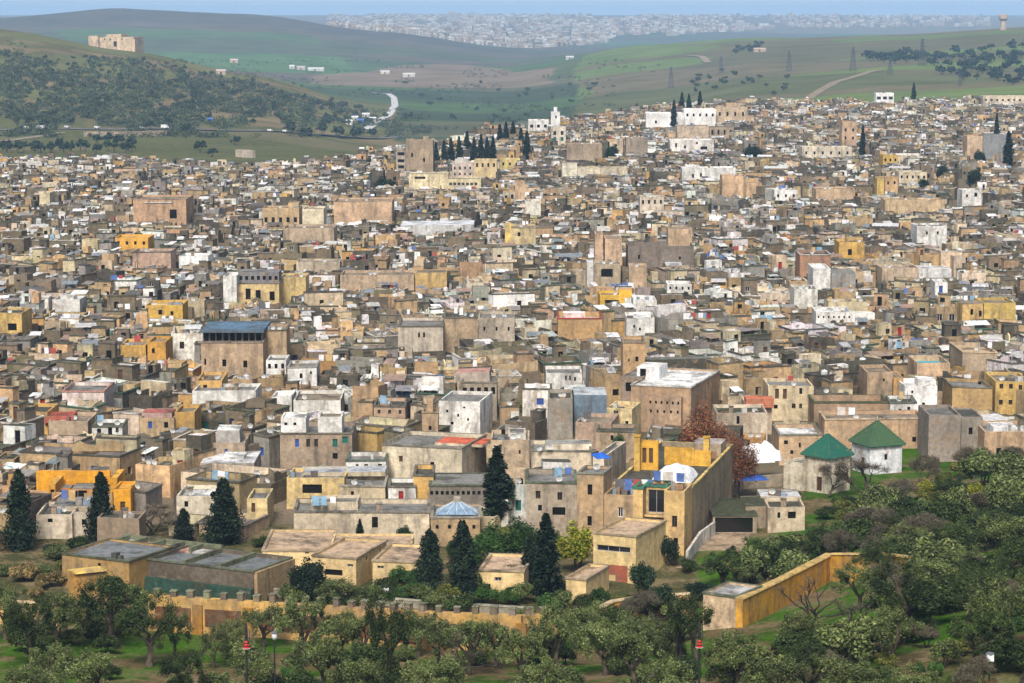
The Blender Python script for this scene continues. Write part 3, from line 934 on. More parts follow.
# ---- near rows
L = LM
L('house', 'long pale plastered house with one tall dark window, behind the tan school roofs', (293, 430, 511, 541), (.60, .50, .36), base=545, depth=7, wins=[(375, 522, 6, 11, 'x'), (405, 535, 9, 5, 'x'), (316, 531, 4, 4, 'x')], roof=R_GREY, corn=(.2, .18, .15),
  blocks=[('roof_room', 310, 358, 502, 3.0, 4, (.6, .5, .36), [], .3, R_GREY)], anc='the long pale plastered house')
r_, s_ = L('skylight_house', 'low tan house with a blue-grey glazed pyramid skylight on its flat roof', (431, 480, 517, 545), TAN, base=548, depth=7.5, par=.2, wins=[('row', 4, 527, 3, 4, 'x')], roof=R_GREY, corn=(.3, .27, .22), anc='the blue skylight house')
b = Buf(); zt = s_['blocks'][0]['z1'] - .1
for q in range(4):
    A = [(-2.4, -1.9), (2.4, -1.9), (2.4, 1.9), (-2.4, 1.9)]
    p, t = A[q], A[(q + 1) % 4]
    b.poly(((p[0], p[1], 0), (t[0], t[1], 0), (t[0] * .12, t[1] * .12, 1.25), (p[0] * .12, p[1] * .12, 1.25)), (.16, .24, .33), M_MT)
    for f in (.25, .5, .75):
        u = (p[0] + (t[0] - p[0]) * f, p[1] + (t[1] - p[1]) * f)
        b.tube([(u[0], u[1], .03), (u[0] * .12, u[1] * .12, 1.28)], [.05, .05], (.5, .52, .54), M_MT, 4)
b.box(-.4, .4, -.35, .35, 1.2, 1.75, (.4, .35, .28), M_PL)
put('skylight', b.mesh('skylight'), r_, (2.9, 3.6, zt))
L('gallery_house', 'dark low gallery house with a flat grey tin roof and small arches', (429, 487, 485, 505), (.2, .17, .14), ht=6, depth=8, par=.04, roof=R_GREY, wins=[('row', 11, 493, 3, 4, 'x')], corn=(.1, .11, .07), anc='the dark arched gallery')
L('house', 'cream house with yellow wall panels under a long grey roof, laundry hung at its front', (286, 345, 478, 497), (.68, .50, .22), ht=6, depth=7, roof=R_GREY, wins=[(312, 489, 20, 9, 'x')], blocks=[('roof_room', 302, 386, 472, 4, 4, (.62, .52, .36), [], .04, (.4, .42, .46))], anc='the yellow terrace house')
L('house', 'low cream house with long moulded parapets, east of the yellow wall panels', (338, 386, 485, 499), CREAM, ht=5.2, depth=6, roof=R_GREY, corn=(.3, .28, .22), wins=[(352, 493, 3, 4, 'x')])
L('house', 'white house with a dark red door beside a narrow orange wall', (388, 416, 486, 505), WHITE, ht=5.2, depth=5, roof=R_DARK, wins=[(401, 497, 5, 12, 'r')], corn=(.15, .14, .11), anc='the white house with the red door')
L('house', 'narrow bright orange house next to the dark arched gallery', (413, 434, 475, 500), (.62, .38, .12), ht=7, depth=7, roof=R_DARK, corn=(.14, .13, .1))
L('house', 'white low house with blue-grey shutters and two brown doors', (346, 386, 460, 472), WHITE, ht=5.5, depth=6, roof=R_GREY, corn=(.1, .14, .1), wins=[(357, 467, 3, 6, 'd'), (366, 467, 4, 6, 'w'), (380, 467, 4, 6, 'x')])
L('red_roof_house', 'cream house with a red and white striped roof edge and a grey blind side wall', (381, 462, 448, 476), (.60, .52, .38), ht=7.5, depth=11, yaw=-16, roof=R_GREY, wins=[(400, 462, 4, 6, 'd'), (432, 466, 4, 5, 'x')], corn=(.2, .18, .14),
  blocks=[('roof_room', 426, 474, 444, 4, 5, (.62, .50, .36), [('row', 4, 448, 3, 3, 'x')], .04, (.55, .12, .06))], anc='the red-roofed cream house')
L('brown_facade_house', 'broad brown facade with five shuttered windows under a white rooftop room', (280, 352, 433, 461), (.36, .27, .19), ht=8.5, depth=9, roof=R_GREY, corn=(.16, .14, .11),
  wins=[(297, 443, 4, 8, 'b'), (308, 443, 4, 8, 'w'), (316, 443, 4, 8, 'w'), (335, 443, 5, 8, 'g'), (345, 440, 6, 7, 'g'), (335, 456, 5, 6, 'x')],
  blocks=[('roof_room', 281, 306, 418, .6, 5, WHITE, [(286, 424, 3, 3, 'x'), (295, 424, 3, 3, 'x')], .2, R_WHITE), ('roof_room', 318, 342, 417, .6, 5, WHITE, [], .3, R_TAN)], anc='the broad brown facade')
L('house', 'white house with a single brown door below the long white parapet', (271, 292, 397, 415), WHITE, ht=7, depth=7, roof=R_WHITE, wins=[(287, 409, 4, 7, 'd')])
L('house', 'long plain white-walled house with a tan roof stripe behind the broad brown facade', (293, 341, 400, 414), (.7, .67, .6), ht=7, depth=9, roof=R_TAN)
L('house', 'tan house with three small brick-red windows near the tan minaret', (373, 406, 406, 421), (.46, .32, .22), ht=7.5, depth=8, roof=R_DARK, wins=[('row', 3, 412, 3, 4, 'w')], corn=(.16, .14, .11))
L('minaret', 'tan square minaret with a small lantern on top, left of the big white house', (422, 438, 412, 436), (.46, .32, .19), ht=9.4, depth=4, roof=R_TAN, cat='minaret', wins=[(430, 428, 3, 4, 'x')], corn=(.3, .22, .14),
  blocks=[('lantern', 427, 433, 398, 1.2, 1.6, (.46, .32, .19), [], .05, R_TAN)], anc='the tan minaret')
L('white_house', 'big whitewashed house with scattered small windows, right of the tan minaret', (438, 480, 402, 435), (.74, .71, .66), ht=8.2, depth=10, yaw=-10, roof=R_GREY, wins=[(447, 412, 2, 3, 'x'), (458, 416, 2, 3, 'x'), (452, 424, 3, 3, 'x'), (468, 420, 2, 3, 'x'), (464, 408, 2, 2, 'x')], anc='the big whitewashed house')
L('stone_house', 'grey stone building with a row of arched windows under a corbelled eave', (461, 497, 382, 402), (.36, .30, .23), ht=9, depth=10, roof=R_GREY, wins=[('row', 5, 391, 4, 7, 'x')], corn=(.22, .19, .15), blocks=[('roof_room', 455, 490, 372, 4, 4, (.4, .33, .27), [], .04, (.5, .26, .22))], anc='the grey arcaded stone house')
L('house', 'rough brown stone wall house right of the saffron wing, before the bare tree', (96, 140, 518, 545), (.30, .22, .15), ht=5.5, depth=4, roof=R_DARK, par=.3)
L('house', 'low grey-roofed shed house under the saffron courtyard house', (52, 100, 506, 516), (.46, .38, .28), ht=4.6, depth=5, roof=R_GREY, par=.04)
L('house', 'low tan courtyard house with a dark roof between the cube house and the mansion terrace', (596, 636, 431, 452), (.42, .31, .20), ht=6.6, depth=6, roof=R_DARK, corn=(.14, .13, .1), wins=[(612, 438, 3, 5, 'x')])
# ---- left
L('yellow_courtyard_house', 'vivid saffron-yellow courtyard house with ruined walls, between two dark conifers', (36, 110, 471, 486), (.70, .33, .03), ht=7.5, depth=.5, par=.04, wins=[], roof=(.66, .36, .06), anc='the saffron courtyard house',
  blocks=[('wall', 48, 55, 484, -6.0, 5.5, (.70, .33, .03), [(52, 494, 4, 9, 'x')], .04, (.66, .36, .06)), ('wall', 55.5, 70, 488, -3.0, 2.5, (.55, .22, .06), [(63, 494, 8, 8, 'x')], .04, R_GREY), ('wall', 70.5, 92, 489, -4.0, 4, (.58, .27, .07), [(80, 495, 13, 9, 'x')], .04, R_GREY),
          ('wall', 113, 130, 489, -6.0, 5, (.70, .33, .03), [(122, 506, 5, 9, 'd')], .3, (.6, .3, .05)), ('wall', 110.2, 117, 478, -.9, 6, (.70, .33, .03), [], .04, (.66, .36, .06)), ('wall', 48, 92, 503, -9.0, 2.6, (.64, .30, .04), [], .04, R_GREY)])
L('house', 'pale crumbling plaster house below the saffron courtyard house', (36, 72, 514, 542), (.58, .49, .37), ht=4.6, depth=7, roof=R_DARK, wins=[(50, 520, 5, 4, 'x')])
L('house', 'beige patched-wall house with a tin shed, beside the second conifer', (72, 98, 512, 545), (.5, .42, .33), ht=4.6, depth=6, roof=R_TAN, wins=[(84, 522, 5, 6, 'x')])
L('house', 'pale yellow house with one door at the foot of the wide conifer', (246, 268, 499, 528), (.62, .48, .24), ht=5.2, depth=7, roof=R_GREY, wins=[(253, 508, 4, 9, 'd')])
L('house', 'white-roofed low house with a cream wall left of the wide conifer', (176, 214, 496, 512), (.62, .55, .42), ht=4.8, depth=7, roof=R_WHITE, wins=[(186, 504, 4, 6, 'x')])
L('tin_roof_house', 'house under a broad silvery tin roof with a low gable', (200, 254, 463, 472), (.42, .38, .33), ht=5.0, depth=9, par=.04, roof=(.62, .62, .62), blocks=[('roof_room', 222, 244, 457, 3, 4, (.62, .62, .6), [], .04, (.64, .64, .63))], anc='the silvery tin roof')
L('stone_house', 'tan stone house with two small blue windows and a round white roof', (205, 245, 443, 460), (.42, .32, .23), ht=7, depth=8, roof=R_GREY, wins=[(214, 451, 3, 4, 'b'), (226, 451, 3, 4, 'b')], blocks=[('roof_room', 216, 240, 430, 3, 4, (.5, .47, .43), [], .04, R_WHITE)], anc='the stone house with blue windows')
L('house', 'ochre house with a bright orange side wall at the edge of the red awning', (24, 48, 412, 432), (.60, .36, .12), ht=8, depth=8, roof=R_DARK, wins=[(31, 416, 3, 4, 'x')])
L('house', 'tan house with a long dark-red awning along its terrace', (48, 88, 421, 433), (.5, .38, .26), ht=6.5, depth=8, roof=R_TAN, blocks=[('awning', 44, 73, 416, 1.5, 4, (.45, .12, .08), [], .04, (.38, .08, .05))], anc='the dark-red awning')
L('pink_white_house', 'tall house with a pale pink upper wall above a plain white wall', (62, 104, 391, 404), (.66, .55, .50), ht=9, depth=9, roof=R_GREY, corn=(.4, .2, .16), blocks=[('wall', 61, 101, 405, -1.5, 1.4, WHITE, [], .04, R_WHITE)], anc='the pale pink house')
L('house', 'white house with three dark doors under a mossy parapet', (92, 122, 426, 437), WHITE, ht=6, depth=6, roof=R_DARK, wins=[(99, 432, 4, 7, 'x'), (110, 431, 4, 8, 'x'), (117, 430, 3, 5, 'w')], corn=(.12, .13, .08))
L('terrace_house', 'house with a dusty red terrace roof between two orange walls', (140, 174, 418, 432), (.5, .36, .2), ht=7, depth=8, roof=RUST, wins=[(150, 425, 4, 7, 'b'), (166, 425, 4, 6, 'x')], blocks=[('awning', 142, 172, 413, 2, 4, (.5, .34, .3), [], .04, (.40, .12, .10))], anc='the red terrace roof')
L('house', 'orange-brown walled house right of the dusty red terrace roof', (174, 195, 412, 429), (.55, .33, .10), ht=8, depth=7, roof=R_TAN)
L('house', 'long white plastered house with low bright walls over dark eaves', (192, 256, 391, 403), (.70, .68, .63), ht=7, depth=8, roof=R_GREY)
L('house', 'orange-edged house with a dark terrace below the white walls', (196, 222, 380, 391), (.58, .35, .12), ht=8, depth=8, roof=R_TAN, wins=[(205, 386, 4, 4, 'x')])
L('blue_roof_mansion', 'broad peach mansion with an open gallery under a slate-blue roof', (201, 263, 342, 374), (.52, .37, .235), ht=9.5, depth=14, par=.9, roof=R_TAN, cat='mansion', wins=[(224, 363, 4, 7, 'x'), (245, 364, 4, 7, 'x'), (205, 362, 2, 6, 'x')], corn=(.25, .2, .16),
  blocks=[('roof_room', 203, 262, 331.7, 3.0, 9, (.34, .29, .24), [('row', 9, 336.5, 5, 8.5, 'x')], .04, (.10, .15, .20)), ('gallery_roof', 200.5, 264, 330, 1.5, 12, (.12, .17, .22), [], .04, (.10, .17, .25), 'slab')], anc='the blue-roofed mansion')
L('house', 'tall tan house joined to the right end of the blue-roofed mansion', (264, 287, 330, 358), (.42, .30, .18), ht=11, depth=9, roof=R_TAN, corn=(.16, .14, .1))
L('yellow_gallery_house', 'yellow house with three tall dark openings under a grey roof storey', (237, 279, 283, 302), (.66, .49, .24), ht=9, depth=9, roof=R_GREY, wins=[(248, 294, 5, 11, 'x'), (258, 295, 5, 10, 'x'), (272, 296, 5, 9, 'x')], corn=(.2, .18, .16),
  blocks=[('roof_room', 238, 279, 272, 2.0, 6, (.2, .19, .19), [('row', 7, 278, 3, 4, 'x')], .04, (.22, .21, .21))], anc='the yellow three-arched house')
L('house', 'tall blank white-walled house at the left end of the yellow three-arched house', (223, 236.5, 276, 303), WHITE, ht=11, depth=8, roof=R_WHITE)
L('house', 'yellow-topped house with a slanting white side wall', (280, 306, 277, 293), (.62, .46, .2), ht=9.5, depth=8, roof=R_TAN)
L('house', 'saffron yellow house above a white terrace, west of the slate-blue roof', (145, 183, 305, 319), (.62, .38, .08), ht=8, depth=8, roof=YELLOW, wins=[(160, 312, 4, 5, 'x'), (172, 313, 3, 4, 'x')], anc='the saffron yellow house')
L('house', 'bright white house with a stepped top among dark eaves on the left', (52, 80, 300, 315), WHITE, ht=8, depth=8, roof=R_WHITE, blocks=[('roof_room', 60, 74, 296, 2, 4, WHITE, [], .1, R_WHITE)], anc='the bright white stepped house')
L('house', 'lemon-yellow house cut by the frame edge', (-4, 22, 313, 333), (.60, .41, .14), ht=9, depth=9, roof=R_DARK, wins=[(12, 327, 9, 7, 'x')], anc=None)
L('house', 'orange low-walled house with a broken parapet', (120, 146, 345, 358), (.60, .36, .10), ht=7.5, depth=8, roof=R_TAN)
L('house', 'second orange house, wider, right of the broken orange parapet', (147, 166, 342, 360), (.60, .32, .07), ht=8, depth=8, roof=R_TAN, wins=[(153, 351, 3, 5, 'x')])
L('house', 'white house with two dark square windows below the tan mansion annex', (287, 317, 367, 382), WHITE, ht=7.5, depth=8, roof=R_GREY, wins=[(301, 376, 3, 5, 'x'), (311, 373, 2, 3, 'x')], corn=(.3, .28, .25))
L('house', 'small white house with arched doors at the foot of the blue-roofed mansion', (266, 286, 360, 371), WHITE, ht=7, depth=6, roof=R_GREY, wins=[('row', 3, 366, 3, 5, 'x')])
L('orange_house', 'glowing orange house with broken terraces among grey roofs', (114, 148, 238, 252), (.66, .36, .07), ht=9, depth=10, roof=(.6, .35, .1), wins=[('row', 4, 243, 2.5, 3.5, 'x')], anc='the glowing orange house')
L('house', 'pinkish walled house below the glowing orange house', (132, 171, 252, 266), (.55, .37, .27), ht=9, depth=9, roof=R_TAN, corn=(.2, .17, .14))
L('palace_block', 'large terracotta block with a long white awning and a grey recessed bay', (133, 186, 199, 222), (.52, .33, .20), ht=12, depth=16, roof=R_TAN, wins=[(173, 214, 7, 9, 'x')], blocks=[('roof_room', 145, 172, 203, -.2, 1.5, R_WHITE, [], .04, R_WHITE, 10.2)], corn=(.4, .28, .18), anc='the large terracotta block')
L('house', 'small cream house in the grey roofs at upper left', (34, 50, 193, 203), (.64, .54, .34), ht=9, depth=9, roof=R_TAN)
L('house', 'pale cream flat-topped house right of the terracotta palace', (302, 324, 209, 226), (.66, .57, .40), ht=11, depth=10, roof=R_TAN)
L('house', 'tan house with a row of arched windows right of the terracotta palace', (262, 299, 208, 225), (.56, .40, .22), ht=10, depth=10, roof=R_TAN, wins=[('row', 5, 220, 3, 5, 'x')], blocks=[('roof_room', 288, 299, 203, 2, 5, (.56, .4, .22), [], .1, R_TAN)])
L('house', 'wide tan block with a flat brown parapet, wider than it is tall', (283, 334, 228, 240), (.47, .36, .25), ht=9, depth=11, roof=R_TAN)
L('house', 'peach curved-wall block of blind plaster near the upper middle', (334, 392, 201, 221), (.56, .38, .24), ht=11, depth=14, roof=R_TAN, corn=(.45, .32, .2), anc='the peach blind block')
L('house', 'tan low house with white shutters right of the yellow roof storey', (296, 340, 262, 271), (.55, .45, .33), ht=8, depth=8, roof=R_GREY)
# ---- centre
L('school_building', 'long cream two-storey building with window strips below the cypress row', (409, 481, 179, 189), (.66, .55, .34), ht=9, depth=12, roof=R_GREY, wins=[('row', 9, 184, 3, 3, 's', 440, 478), ('row', 2, 184, 7, 4, 's', 412, 430)], blocks=[('wall', 409, 448, 174, .02, 9, (.66, .55, .34), [('row', 1, 178, 11, 3, 's', 414, 426)], .3, R_GREY)], anc='the long cream school')
L('house', 'pale pinkish villa with rows of windows directly under the cypress row', (452, 478, 163, 178), (.62, .52, .44), ht=9, depth=10, roof=R_TAN, wins=[('row', 5, 168, 1.6, 3, 'x'), ('row', 5, 174, 1.6, 2.5, 'x')], blocks=[('roof_room', 455, 468, 159, 3, 4, (.6, .55, .5), [], .04, R_WHITE)])
L('house', 'cream and yellow house right of the pinkish villa', (474, 497, 160, 177), (.62, .48, .26), ht=10, depth=9, roof=R_TAN, wins=[('row', 4, 165, 2, 4, 'x')])
L('house', 'bright yellow low house beneath the right end of the cypress row', (500, 520, 159, 168), (.64, .5, .2), ht=8, depth=9, roof=R_TAN, wins=[('row', 3, 164, 2, 3, 'x')])
L('ruined_tower', 'tall weathered tan keep with a broken top, left of the cypress row', (406, 433, 141, 170), (.36, .27, .18), ht=17, depth=14, roof=R_TAN, cat='tower', wins=[(412, 155, 2, 4, 'x'), (424, 160, 2, 4, 'x')], par=1.2, blocks=[('roof_room', 406, 414, 139, 1, 4, (.36, .27, .18), [], .1, R_TAN)], anc='the ruined keep')
L('house', 'tall narrow house with dark balconies at the left side of the ruined keep', (396, 405.5, 148, 170), (.42, .35, .28), ht=13, depth=8, roof=R_GREY, wins=[(401, 154, 7, 3, 'x'), (401, 161, 7, 3, 'x'), (401, 167, 6, 3, 'x')])
L('house', 'white house on the ridge with dark windows left of the small white minaret', (528, 549, 120, 131), WHITE, ht=9, depth=9, roof=R_WHITE, wins=[('row', 3, 126, 3, 3, 'x')])
L('minaret', 'small white minaret with a lantern standing on the ridge', (551, 560, 112, 124), (.82, .80, .77), ht=14, depth=5, roof=R_WHITE, cat='minaret', wins=[(556, 117, 1.6, 3, 'x')], blocks=[('lantern', 553.8, 557.2, 107, 1.6, 1.8, (.82, .8, .77), [], .04, R_WHITE)], anc='the white ridge minaret')
L('house', 'white house with red-framed windows right under the small white minaret', (551, 566, 127, 145), (.64, .57, .45), ht=10, depth=8, roof=R_GREY, wins=[('row', 2, 133, 3, 4, 'w'), ('row', 2, 139, 3, 4, 'g')])
L('white_villa', 'sprawling white villa on the ridge around three cypresses', (646, 684, 113, 127), (.82, .80, .77), ht=9, depth=14, roof=R_WHITE, wins=[(656, 122, 2, 3, 'x')], blocks=[('wall', 684.2, 716, 109, 3, 12, (.82, .80, .77), [('row', 5, 115, 2, 3, 'x')], .3, R_WHITE)], anc='the white ridge villa')
L('house', 'tan house with a stepped top on the ridge right of the white villa', (716, 747, 107, 122), (.55, .42, .28), ht=11, depth=10, roof=R_TAN, wins=[('row', 4, 114, 2, 4, 'x')], blocks=[('roof_room', 726, 740, 103, 2, 6, (.5, .36, .22), [], .3, R_TAN)])
L('house', 'long tan two-part house under a dark roof, below the white villa', (677, 709, 126, 138), (.55, .43, .31), ht=9, depth=14, roof=R_DARK, blocks=[('wall', 709.2, 734, 127, .6, 9, (.36, .28, .2), [('row', 4, 132, 2, 5, 'x')], .3, R_DARK)])
L('house', 'wide white house with scattered openings below the tan two-part house', (670, 714, 140, 151), (.76, .72, .66), ht=9, depth=11, roof=R_WHITE, wins=[(676, 145, 2, 4, 'x'), (685, 147, 2, 3, 'x'), (704, 148, 7, 3, 'x'), (697, 143, 2, 2, 'x')], anc='the wide white house')
L('house', 'long white house with two dark arches on the upper slope', (682, 736, 168, 180), WHITE, ht=8, depth=10, roof=R_WHITE, wins=[(693, 176, 2, 4, 'x'), (701, 175, 2, 4, 'x')])
L('house', 'dark walled house with a plain grey face left of the white arches', (626, 648, 138, 152), (.31, .25, .19), ht=9, depth=9, roof=R_GREY)
L('house', 'broad dark-faced house with sunlit edges on the upper slope', (567, 602, 144, 160), (.38, .29, .20), ht=10, depth=10, roof=R_GREY)
L('house', 'long low cream house with a white gable end on its left', (577, 630, 168, 175), (.6, .52, .38), ht=7, depth=9, roof=R_GREY, blocks=[('wall', 562, 577, 163, .5, 7, (.7, .64, .5), [], .04, R_TAN)])
L('house', 'beige house with four tall narrow windows in a plain wall', (640, 664, 197, 210), (.60, .51, .40), ht=10, depth=9, roof=R_GREY, wins=[('row', 4, 202, 2, 4, 'x')])
L('house', 'orange-tan square house above the white rooftops, two-toned', (722, 746, 176, 196), (.55, .37, .22), ht=11, depth=10, roof=R_TAN, blocks=[('wall', 746.2, 762, 183, 1, 8, (.55, .37, .22), [], .3, R_TAN)], anc='the orange-tan square house')
L('house', 'slim white house standing alone among brown roofs at upper middle', (525, 541, 201, 216), (.72, .68, .58), ht=10, depth=7, roof=R_TAN)
L('house', 'yellow-cream house with a bright yellow corner', (505, 536, 227, 243), (.58, .46, .25), ht=10, depth=9, roof=R_TAN, wins=[(519, 234, 3, 4, 'x')], corn=(.3, .25, .17), blocks=[('wall', 505, 511, 224, -.2, 5, (.66, .48, .14), [], .1, YELLOW)])
L('house', 'peach slender tower house left of the slim white one', (515, 525, 182, 200), (.56, .38, .24), ht=12, depth=6, roof=R_TAN)
L('house', 'pale roofed hall with broad light-grey sheets near the upper middle', (400, 474, 225, 231), (.55, .54, .52), ht=7, depth=14, par=.04, roof=(.62, .64, .66))
L('long_wall_house', 'long dark-walled palace wing with peach buttress walls at its left end', (628, 694, 246, 262), (.22, .18, .15), ht=11, depth=10, roof=R_DARK, wins=[(639, 257, 2, 4, 'x'), (680, 258, 2, 3, 'x')], par=.9, cat='palace',
  blocks=[('wall', 605, 622, 239, -1, 9, (.58, .40, .26), [], .1, R_TAN), ('wall', 595, 603, 234, 1, 8, (.58, .40, .26), [], .1, R_TAN), ('wall', 668, 692, 229, 9, 6, (.54, .38, .24), [], .1, R_TAN)], anc='the dark palace wing')
L('house', 'peach-faced narrow house below the dark palace wing', (629, 647, 267, 284), (.54, .38, .24), ht=9, depth=8, roof=R_TAN)
L('house', 'house with a white diagonal wall and a columned porch', (594, 621, 264, 285), (.50, .40, .28), ht=9, depth=8, roof=R_GREY, wins=[(607, 273, 12, 8, 'x')], blocks=[('wall', 587, 593.6, 263, .5, 7, WHITE, [], .04, R_WHITE)])
L('house', 'yellow-fronted house with a bright orange cube on its terrace', (600, 625, 295, 305), (.66, .40, .06), ht=8, depth=8, roof=R_TAN, wins=[(612, 303, 14, 6, 'x')], blocks=[('roof_room', 619, 632, 290, 0, 4, (.66, .38, .05), [], .04, OCHRE)], anc='the orange cube terrace')
L('red_terrace_house', 'ochre house with a red-framed roof terrace', (558, 602, 318, 339), (.52, .32, .14), ht=10, depth=10, roof=R_WHITE, blocks=[('roof_room', 563, 585, 313, 5, 3, (.7, .5, .46), [], .04, R_WHITE)], anc='the red-framed roof terrace', par=1.0, corn=(.35, .06, .05))
L('house', 'plain white house right of the orange cube terrace', (633, 657, 300, 307), WHITE, ht=8, depth=8, roof=R_WHITE)
L('house', 'white house with small square windows right of the red-framed roof terrace', (626, 655, 318, 336), WHITE, ht=9, depth=9, roof=R_WHITE, wins=[(634, 326, 2, 3, 'x'), (640, 329, 2, 3, 'x')])
L('house', 'white cottage with four tiny windows in the brown middle rows', (667, 692, 284, 291), WHITE, ht=7, depth=6, roof=R_WHITE, wins=[('row', 4, 288, 2, 3, 'x')])
L('stepped_house', 'pale stained house with two slit windows and a dark flat rim', (398, 443, 326, 346), (.56, .48, .38), ht=10, depth=12, roof=R_GREY, wins=[(419, 335, 2, 5, 'x'), (424, 335, 2, 5, 'x')], corn=(.14, .12, .09), anc='the pale stained house')
L('house', 'brown bulging house right of the pale stained house', (444, 478, 317, 342), (.38, .28, .18), ht=11, depth=11, roof=R_DARK, corn=(.14, .13, .1))
L('house', 'grey facade with faint window traces right of the brown bulging house', (478, 515, 318, 343), (.42, .35, .27), ht=11, depth=10, roof=R_GREY, wins=[('row', 3, 329, 2, 4, 'x')])
L('house', 'tan wall house with a golden bright parapet below a dark strip', (340, 414, 275, 288), (.46, .34, .23), ht=8, depth=10, roof=R_TAN, blocks=[('roof_room', 414.5, 447, 273, 1, 8, (.56, .38, .15), [], .1, R_TAN, -2)])
L('minaret', 'broad tan square tower with a small arched window above the white-roofed hall', (623, 645, 342, 368), (.48, .31, .16), ht=14, depth=7, roof=R_TAN, cat='tower', wins=[(637, 359, 3, 5, 'x'), (629, 360, 1.5, 3, 'x')], corn=(.24, .19, .13), anc='the broad tan tower')
L('white_roof_hall', 'massive brown hall with crumbling walls and a broad white roof', (632, 691, 387, 424), (.42, .28, .17), ht=10.5, depth=18, yaw=-18, roof=(.74, .73, .71), par=.25, cat='hall', corn=(.5, .48, .44),
  blocks=[('wall', 651, 684, 398, -1.2, 1.1, (.44, .30, .19), [('row', 6, 404, 2, 3, 'x'), ('row', 5, 413, 2, 3, 'x')], .04, R_TAN), ('wall', 611, 632, 380, 5, 9, (.30, .22, .16), [(622, 390, 12, 9, 'x')], .1, R_GREY), ('roof_room', 623, 645, 369, 7, 5, (.78, .77, .75), [(629, 375, 6, 8, 'x')], .1, R_WHITE)], anc='the white-roofed hall')
L('white_gable_house', 'white house with a small gabled dormer and twin slit windows', (546, 582, 373, 386), WHITE, ht=7.5, depth=8, roof=R_GREY, wins=[(566, 378, 1.5, 5, 'x'), (570, 378, 1.5, 5, 'x'), (575, 379, 2, 4, 'x')], anc='the white gabled house')
L('blue_shed', 'blue-grey corrugated shed with a pale flat roof', (574, 607, 395, 411), (.16, .22, .28), ht=8, depth=8, par=.04, roof=(.45, .48, .5), cat='shed', anc='the blue corrugated shed')
L('house', 'lemon-cream cube house with a grey double door on its terrace', (607, 632, 409, 426), (.72, .57, .30), ht=8, depth=7, yaw=-14, roof=PALEY, wins=[(616, 417, 5, 11, 's'), (627, 423, 3, 4, 'x')], blocks=[], anc='the lemon-cream cube')
L('house', 'tan-pink house with a white mat on its roof, below the lemon-cream cube', (575, 612, 423, 443), (.45, .32, .23), ht=7, depth=8, yaw=-10, roof=R_TAN)
L('house', 'grey tower-like house left of the blue corrugated shed', (548, 573, 398, 424), (.30, .27, .22), ht=9, depth=8, roof=R_DARK)
L('house', 'cream house with two big satellite dishes behind the walled mansion', (531, 592, 450, 472), (.66, .55, .40), ht=7.5, depth=7, roof=R_GREY, corn=(.2, .19, .15), blocks=[('roof_room', 545, 592, 444.5, 3, 4, (.66, .57, .44), [], .04, (.3, .29, .26)), ('porch', 543, 572, 462, -2.5, 2.4, WHITE, [(555, 470, 5, 4, 'x')], .04, R_DARK, -2)],
  ex=[('satellite_dish', 1.0, -.5, 4.6, .3, 0, 0, 1, None), ('satellite_dish', 2.4, -.5, 4.8, -.2, 0, 0, 1, None)], anc='the house with two big dishes')
L('house', 'grey-roofed cream house beside the blue tarpaulin', (593, 604, 457, 476), (.6, .52, .4), ht=7, depth=12, yaw=-16, roof=R_GREY)
L('house', 'tan house with dark openings left of the two-dish house', (490, 530, 440, 463), (.5, .38, .26), ht=7.5, depth=8, roof=R_GREY, wins=[(503, 432, 4, 5, 'x'), (500, 447, 3, 5, 'w'), (520, 452, 2, 4, 'x')], blocks=[('roof_room', 508, 526, 433, 3, 4, (.62, .56, .48), [(517, 439, 5, 5, 'x')], .1, R_GREY)])
# ---- right
L('house', 'white cube house with a dark flat rim on the right slope', (917, 947, 226, 242), WHITE, ht=10, depth=9, roof=R_DARK, wins=[(927, 233, 2, 3, 'x'), (938, 233, 2, 3, 'x')], anc='the white cube house')
L('house', 'white house with a red-tiled neighbour at the right slope top', (962, 982, 190, 203), WHITE, ht=10, depth=8, roof=R_WHITE, wins=[(967, 196, 2, 3, 'x'), (976, 195, 3, 4, 'x')])
L('house', 'long peach wall house stepping along the right slope', (885, 945, 200, 211), (.56, .41, .24), ht=8, depth=10, roof=R_TAN)
L('house', 'low peach block with a flat pale top left of the long peach wall', (816, 855, 189, 199), (.56, .40, .25), ht=9, depth=10, roof=R_TAN)
L('house', 'small white arcaded house among grey roofs left of the peach block', (774, 798, 190, 200), WHITE, ht=9, depth=8, roof=R_WHITE, wins=[('row', 3, 196, 2, 3, 'x')])
L('house', 'tall peach tower house with six windows on the upper right', (842, 857, 122, 145), (.55, .38, .24), ht=15, depth=8, roof=R_TAN, wins=[('row', 2, 130, 2, 3, 'x'), ('row', 2, 138, 2, 3, 'x')], anc='the tall peach tower house')
L('house', 'long cream house with white arches left of the lone cypress', (802, 852, 147, 157), (.66, .58, .45), ht=9, depth=10, roof=R_GREY, wins=[('row', 6, 153, 2, 3, 'x')])
L('house', 'yellow-gold house right of the lone cypress', (883, 898, 155, 165), (.64, .42, .10), ht=8, depth=8, roof=R_TAN, wins=[('row', 3, 160, 2, 3, 'x')])
L('house', 'white villa with a dark verandah on the right skyline', (876, 894, 93, 102), (.84, .82, .8), ht=9, depth=10, roof=R_WHITE, wins=[('row', 3, 98, 4, 3, 'x')], anc='the white skyline villa')
L('house', 'long pale flat block at the right end of the skyline', (983, 1040, 96, 104), (.66, .56, .42), ht=8, depth=12, roof=R_TAN, wins=[('row', 10, 100, 2, 2, 'x')], anc='the long pale skyline block')
L('house', 'peach house with a big grey gable, near the wide far-right cypress', (967, 983, 136, 152), (.58, .42, .28), ht=10, depth=10, roof=R_TAN, blocks=[('wall', 983.3, 1006, 135, .5, 9, (.26, .27, .28), [], .04, R_GREY)], anc='the big grey gable')
